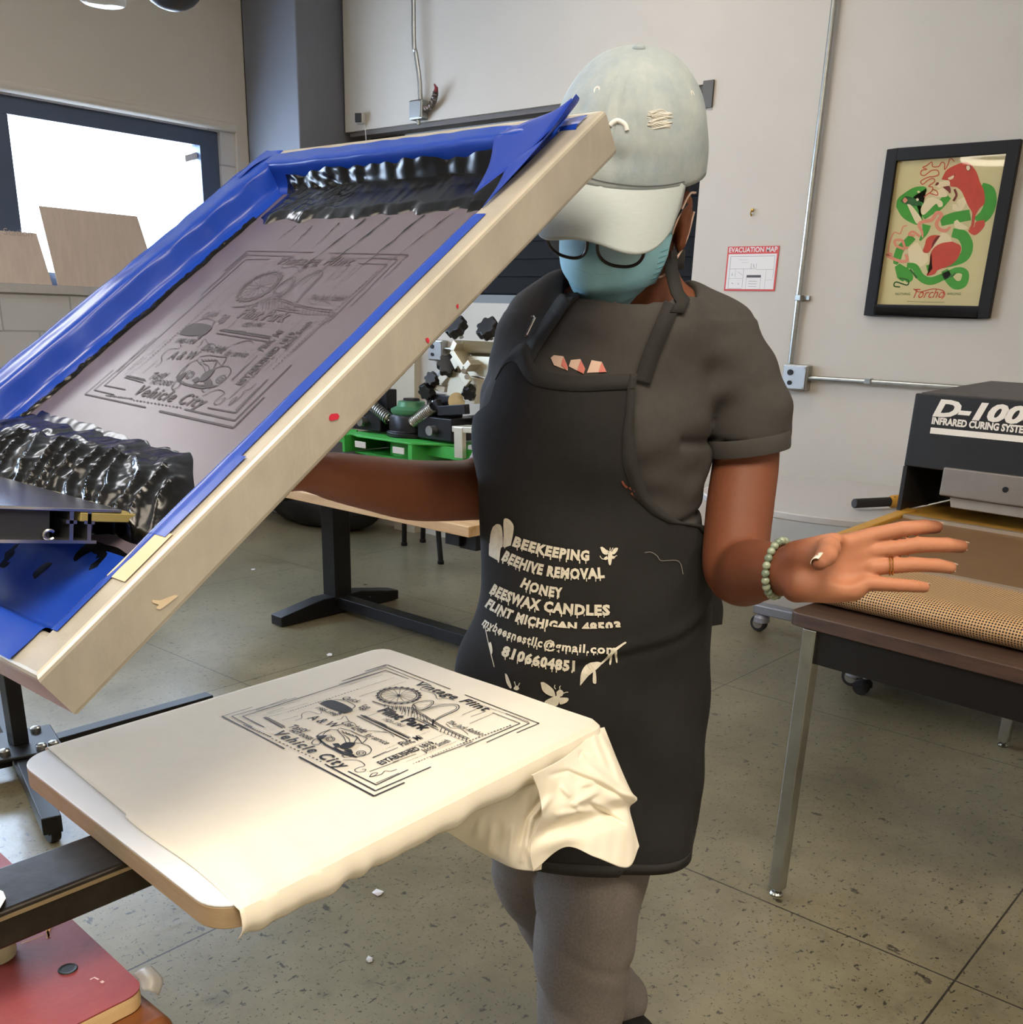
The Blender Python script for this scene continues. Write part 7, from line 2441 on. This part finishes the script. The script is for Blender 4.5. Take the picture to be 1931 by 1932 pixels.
for k, (s, pts, cap, cut) in enumerate((('BEEKEEPING', [(455, 303), (740, 383), (1013, 412)], 17.5, None), ('BEEHIVE REMOVAL', [(377, 405), (720, 525), (1125, 535)], 18, None), ('HONEY', [(512, 600), (660, 658), (818, 680)], 17, None),
                                        ('BEESWAX CANDLES', [(290, 648), (660, 775), (1165, 808)], 18, None), ('FLINT MICHIGAN 48503', [(258, 745), (680, 905), (1245, 918)], 16, .52),
                                        ('mybeesnestllc@gmail.com', [(235, 880), (640, 1040), (1215, 1092)], 15.5, None), ('8106604851', [(372, 1100), (640, 1180), (908, 1218)], 18, None))):
    mb = MB()
    apron_text(mb, s, pts, cap, bold=.058 if k != 5 else .032, seed=k, cut=cut)
    mb.build('lettering', M_WHITE, ap)
c2p = lambda L: [C2(*p) for p in L]
for nm, L in (('hive_print', [(315, 170), (345, 148), (380, 170), (388, 300), (372, 330), (362, 420), (352, 420), (350, 330), (335, 300), (325, 365), (318, 360), (312, 300), (296, 370), (288, 365), (298, 230)]),
              ('hive_print', [(392, 150), (398, 110), (430, 112), (462, 150), (465, 200), (448, 290), (440, 300), (430, 255), (420, 250), (405, 320), (398, 315), (394, 220)]),
              ('bee_print', [(1150, 360), (1165, 345), (1180, 360), (1178, 400), (1168, 445), (1155, 440), (1148, 400)]), ('bee_print', [(1092, 318), (1110, 315), (1148, 350), (1140, 372), (1110, 360)]), ('bee_print', [(1175, 355), (1195, 325), (1220, 322), (1215, 345), (1190, 370)]), ('bee_print', [(1140, 380), (1120, 395), (1128, 410), (1148, 400)]), ('bee_print', [(1180, 380), (1200, 385), (1192, 400), (1178, 400)]),
              ('dipper_print', [(945, 1325), (955, 1230), (1000, 1165), (1060, 1150), (1100, 1160), (1080, 1195), (1010, 1250), (960, 1310)]), ('dipper_print', [(1095, 1160), (1180, 1070), (1250, 1020), (1275, 1005), (1282, 1015), (1255, 1035), (1195, 1085), (1105, 1170)]), ('dipper_print', [(1040, 1225), (1058, 1215), (1064, 1300), (1050, 1310), (1038, 1295)]), ('dipper_print', [(1165, 1100), (1180, 1090), (1170, 1170), (1158, 1165)]), ('dipper_print', [(1195, 1090), (1210, 1080), (1218, 1150), (1208, 1155)]),
              ('bee_print', [(660, 1300), (690, 1302), (750, 1350), (765, 1400), (720, 1395), (675, 1360)]), ('bee_print', [(775, 1370), (800, 1352), (825, 1370), (815, 1400), (780, 1400)]), ('bee_print', [(760, 1400), (800, 1400), (780, 1470), (700, 1470), (690, 1440), (730, 1415)]), ('bee_print', [(800, 1410), (860, 1415), (850, 1445), (800, 1460)]),
              ('bee_print', [(402, 1235), (420, 1250), (450, 1330), (440, 1345), (412, 1300)]), ('bee_print', [(470, 1335), (490, 1325), (505, 1345), (490, 1360), (465, 1350)]),
              ('bee_print', [(285, 1020), (300, 1010), (312, 1060), (308, 1095), (295, 1080)])):
    mb = MB(); decal_poly(mb, apbvh, c2p(L), .0014); mb.build(nm, M_WHITE, ap)
mb = MB()
for L in ([(258, 890), (275, 980), (300, 1090), (325, 1190)], [(770, 1350), (760, 1335), (765, 1318)], [(800, 1350), (798, 1335), (805, 1325)], [(825, 1380), (845, 1372), (860, 1372)], [(480, 1330), (475, 1310), (470, 1295)], [(497, 1330), (510, 1305)], [(1150, 365), (1140, 340), (1160, 350), (1165, 320)], [(1170, 350), (1185, 320)], [(1130, 405), (1105, 400), (1090, 380)], [(1190, 400), (1205, 380), (1215, 378)]):
    decal_line(mb, apbvh, c2p(L), 1.4, .0014)
for L in ([(294, 290), (292, 372)], [(308, 300), (310, 340)], [(322, 290), (322, 368)], [(338, 290), (337, 330)], [(352, 300), (356, 424)], [(370, 290), (368, 335)], [(398, 240), (396, 316)], [(412, 240), (410, 300)], [(428, 240), (426, 272)], [(442, 240), (440, 305)]):
    decal_line(mb, apbvh, c2p(L), 2.6, .0015, False)
mb.build('fine_print', M_WHITE, ap)
mb = MB()
C6 = lambda x, y: (x / 4.392 + 1150, y / 4.392 + 780)
for L in ([(105, 555), (125, 590), (150, 612)], [(165, 610), (190, 630), (205, 650)], [(180, 655), (200, 670), (215, 690)]):
    decal_line(mb, apbvh, [C6(*p) for p in L], 4, .0014)
mb.build('paint_stain', mat('stain_rust', (122, 62, 44), .8), ap)
mb = MB()
decal_line(mb, apbvh, [C6(*p) for p in [(290, 1150), (340, 1145), (390, 1175), (420, 1215), (480, 1215), (550, 1215), (585, 1245), (605, 1330)]], .9, .002)
mb.build('loose_thread', mat('thread', (150, 148, 140), .8), ap)
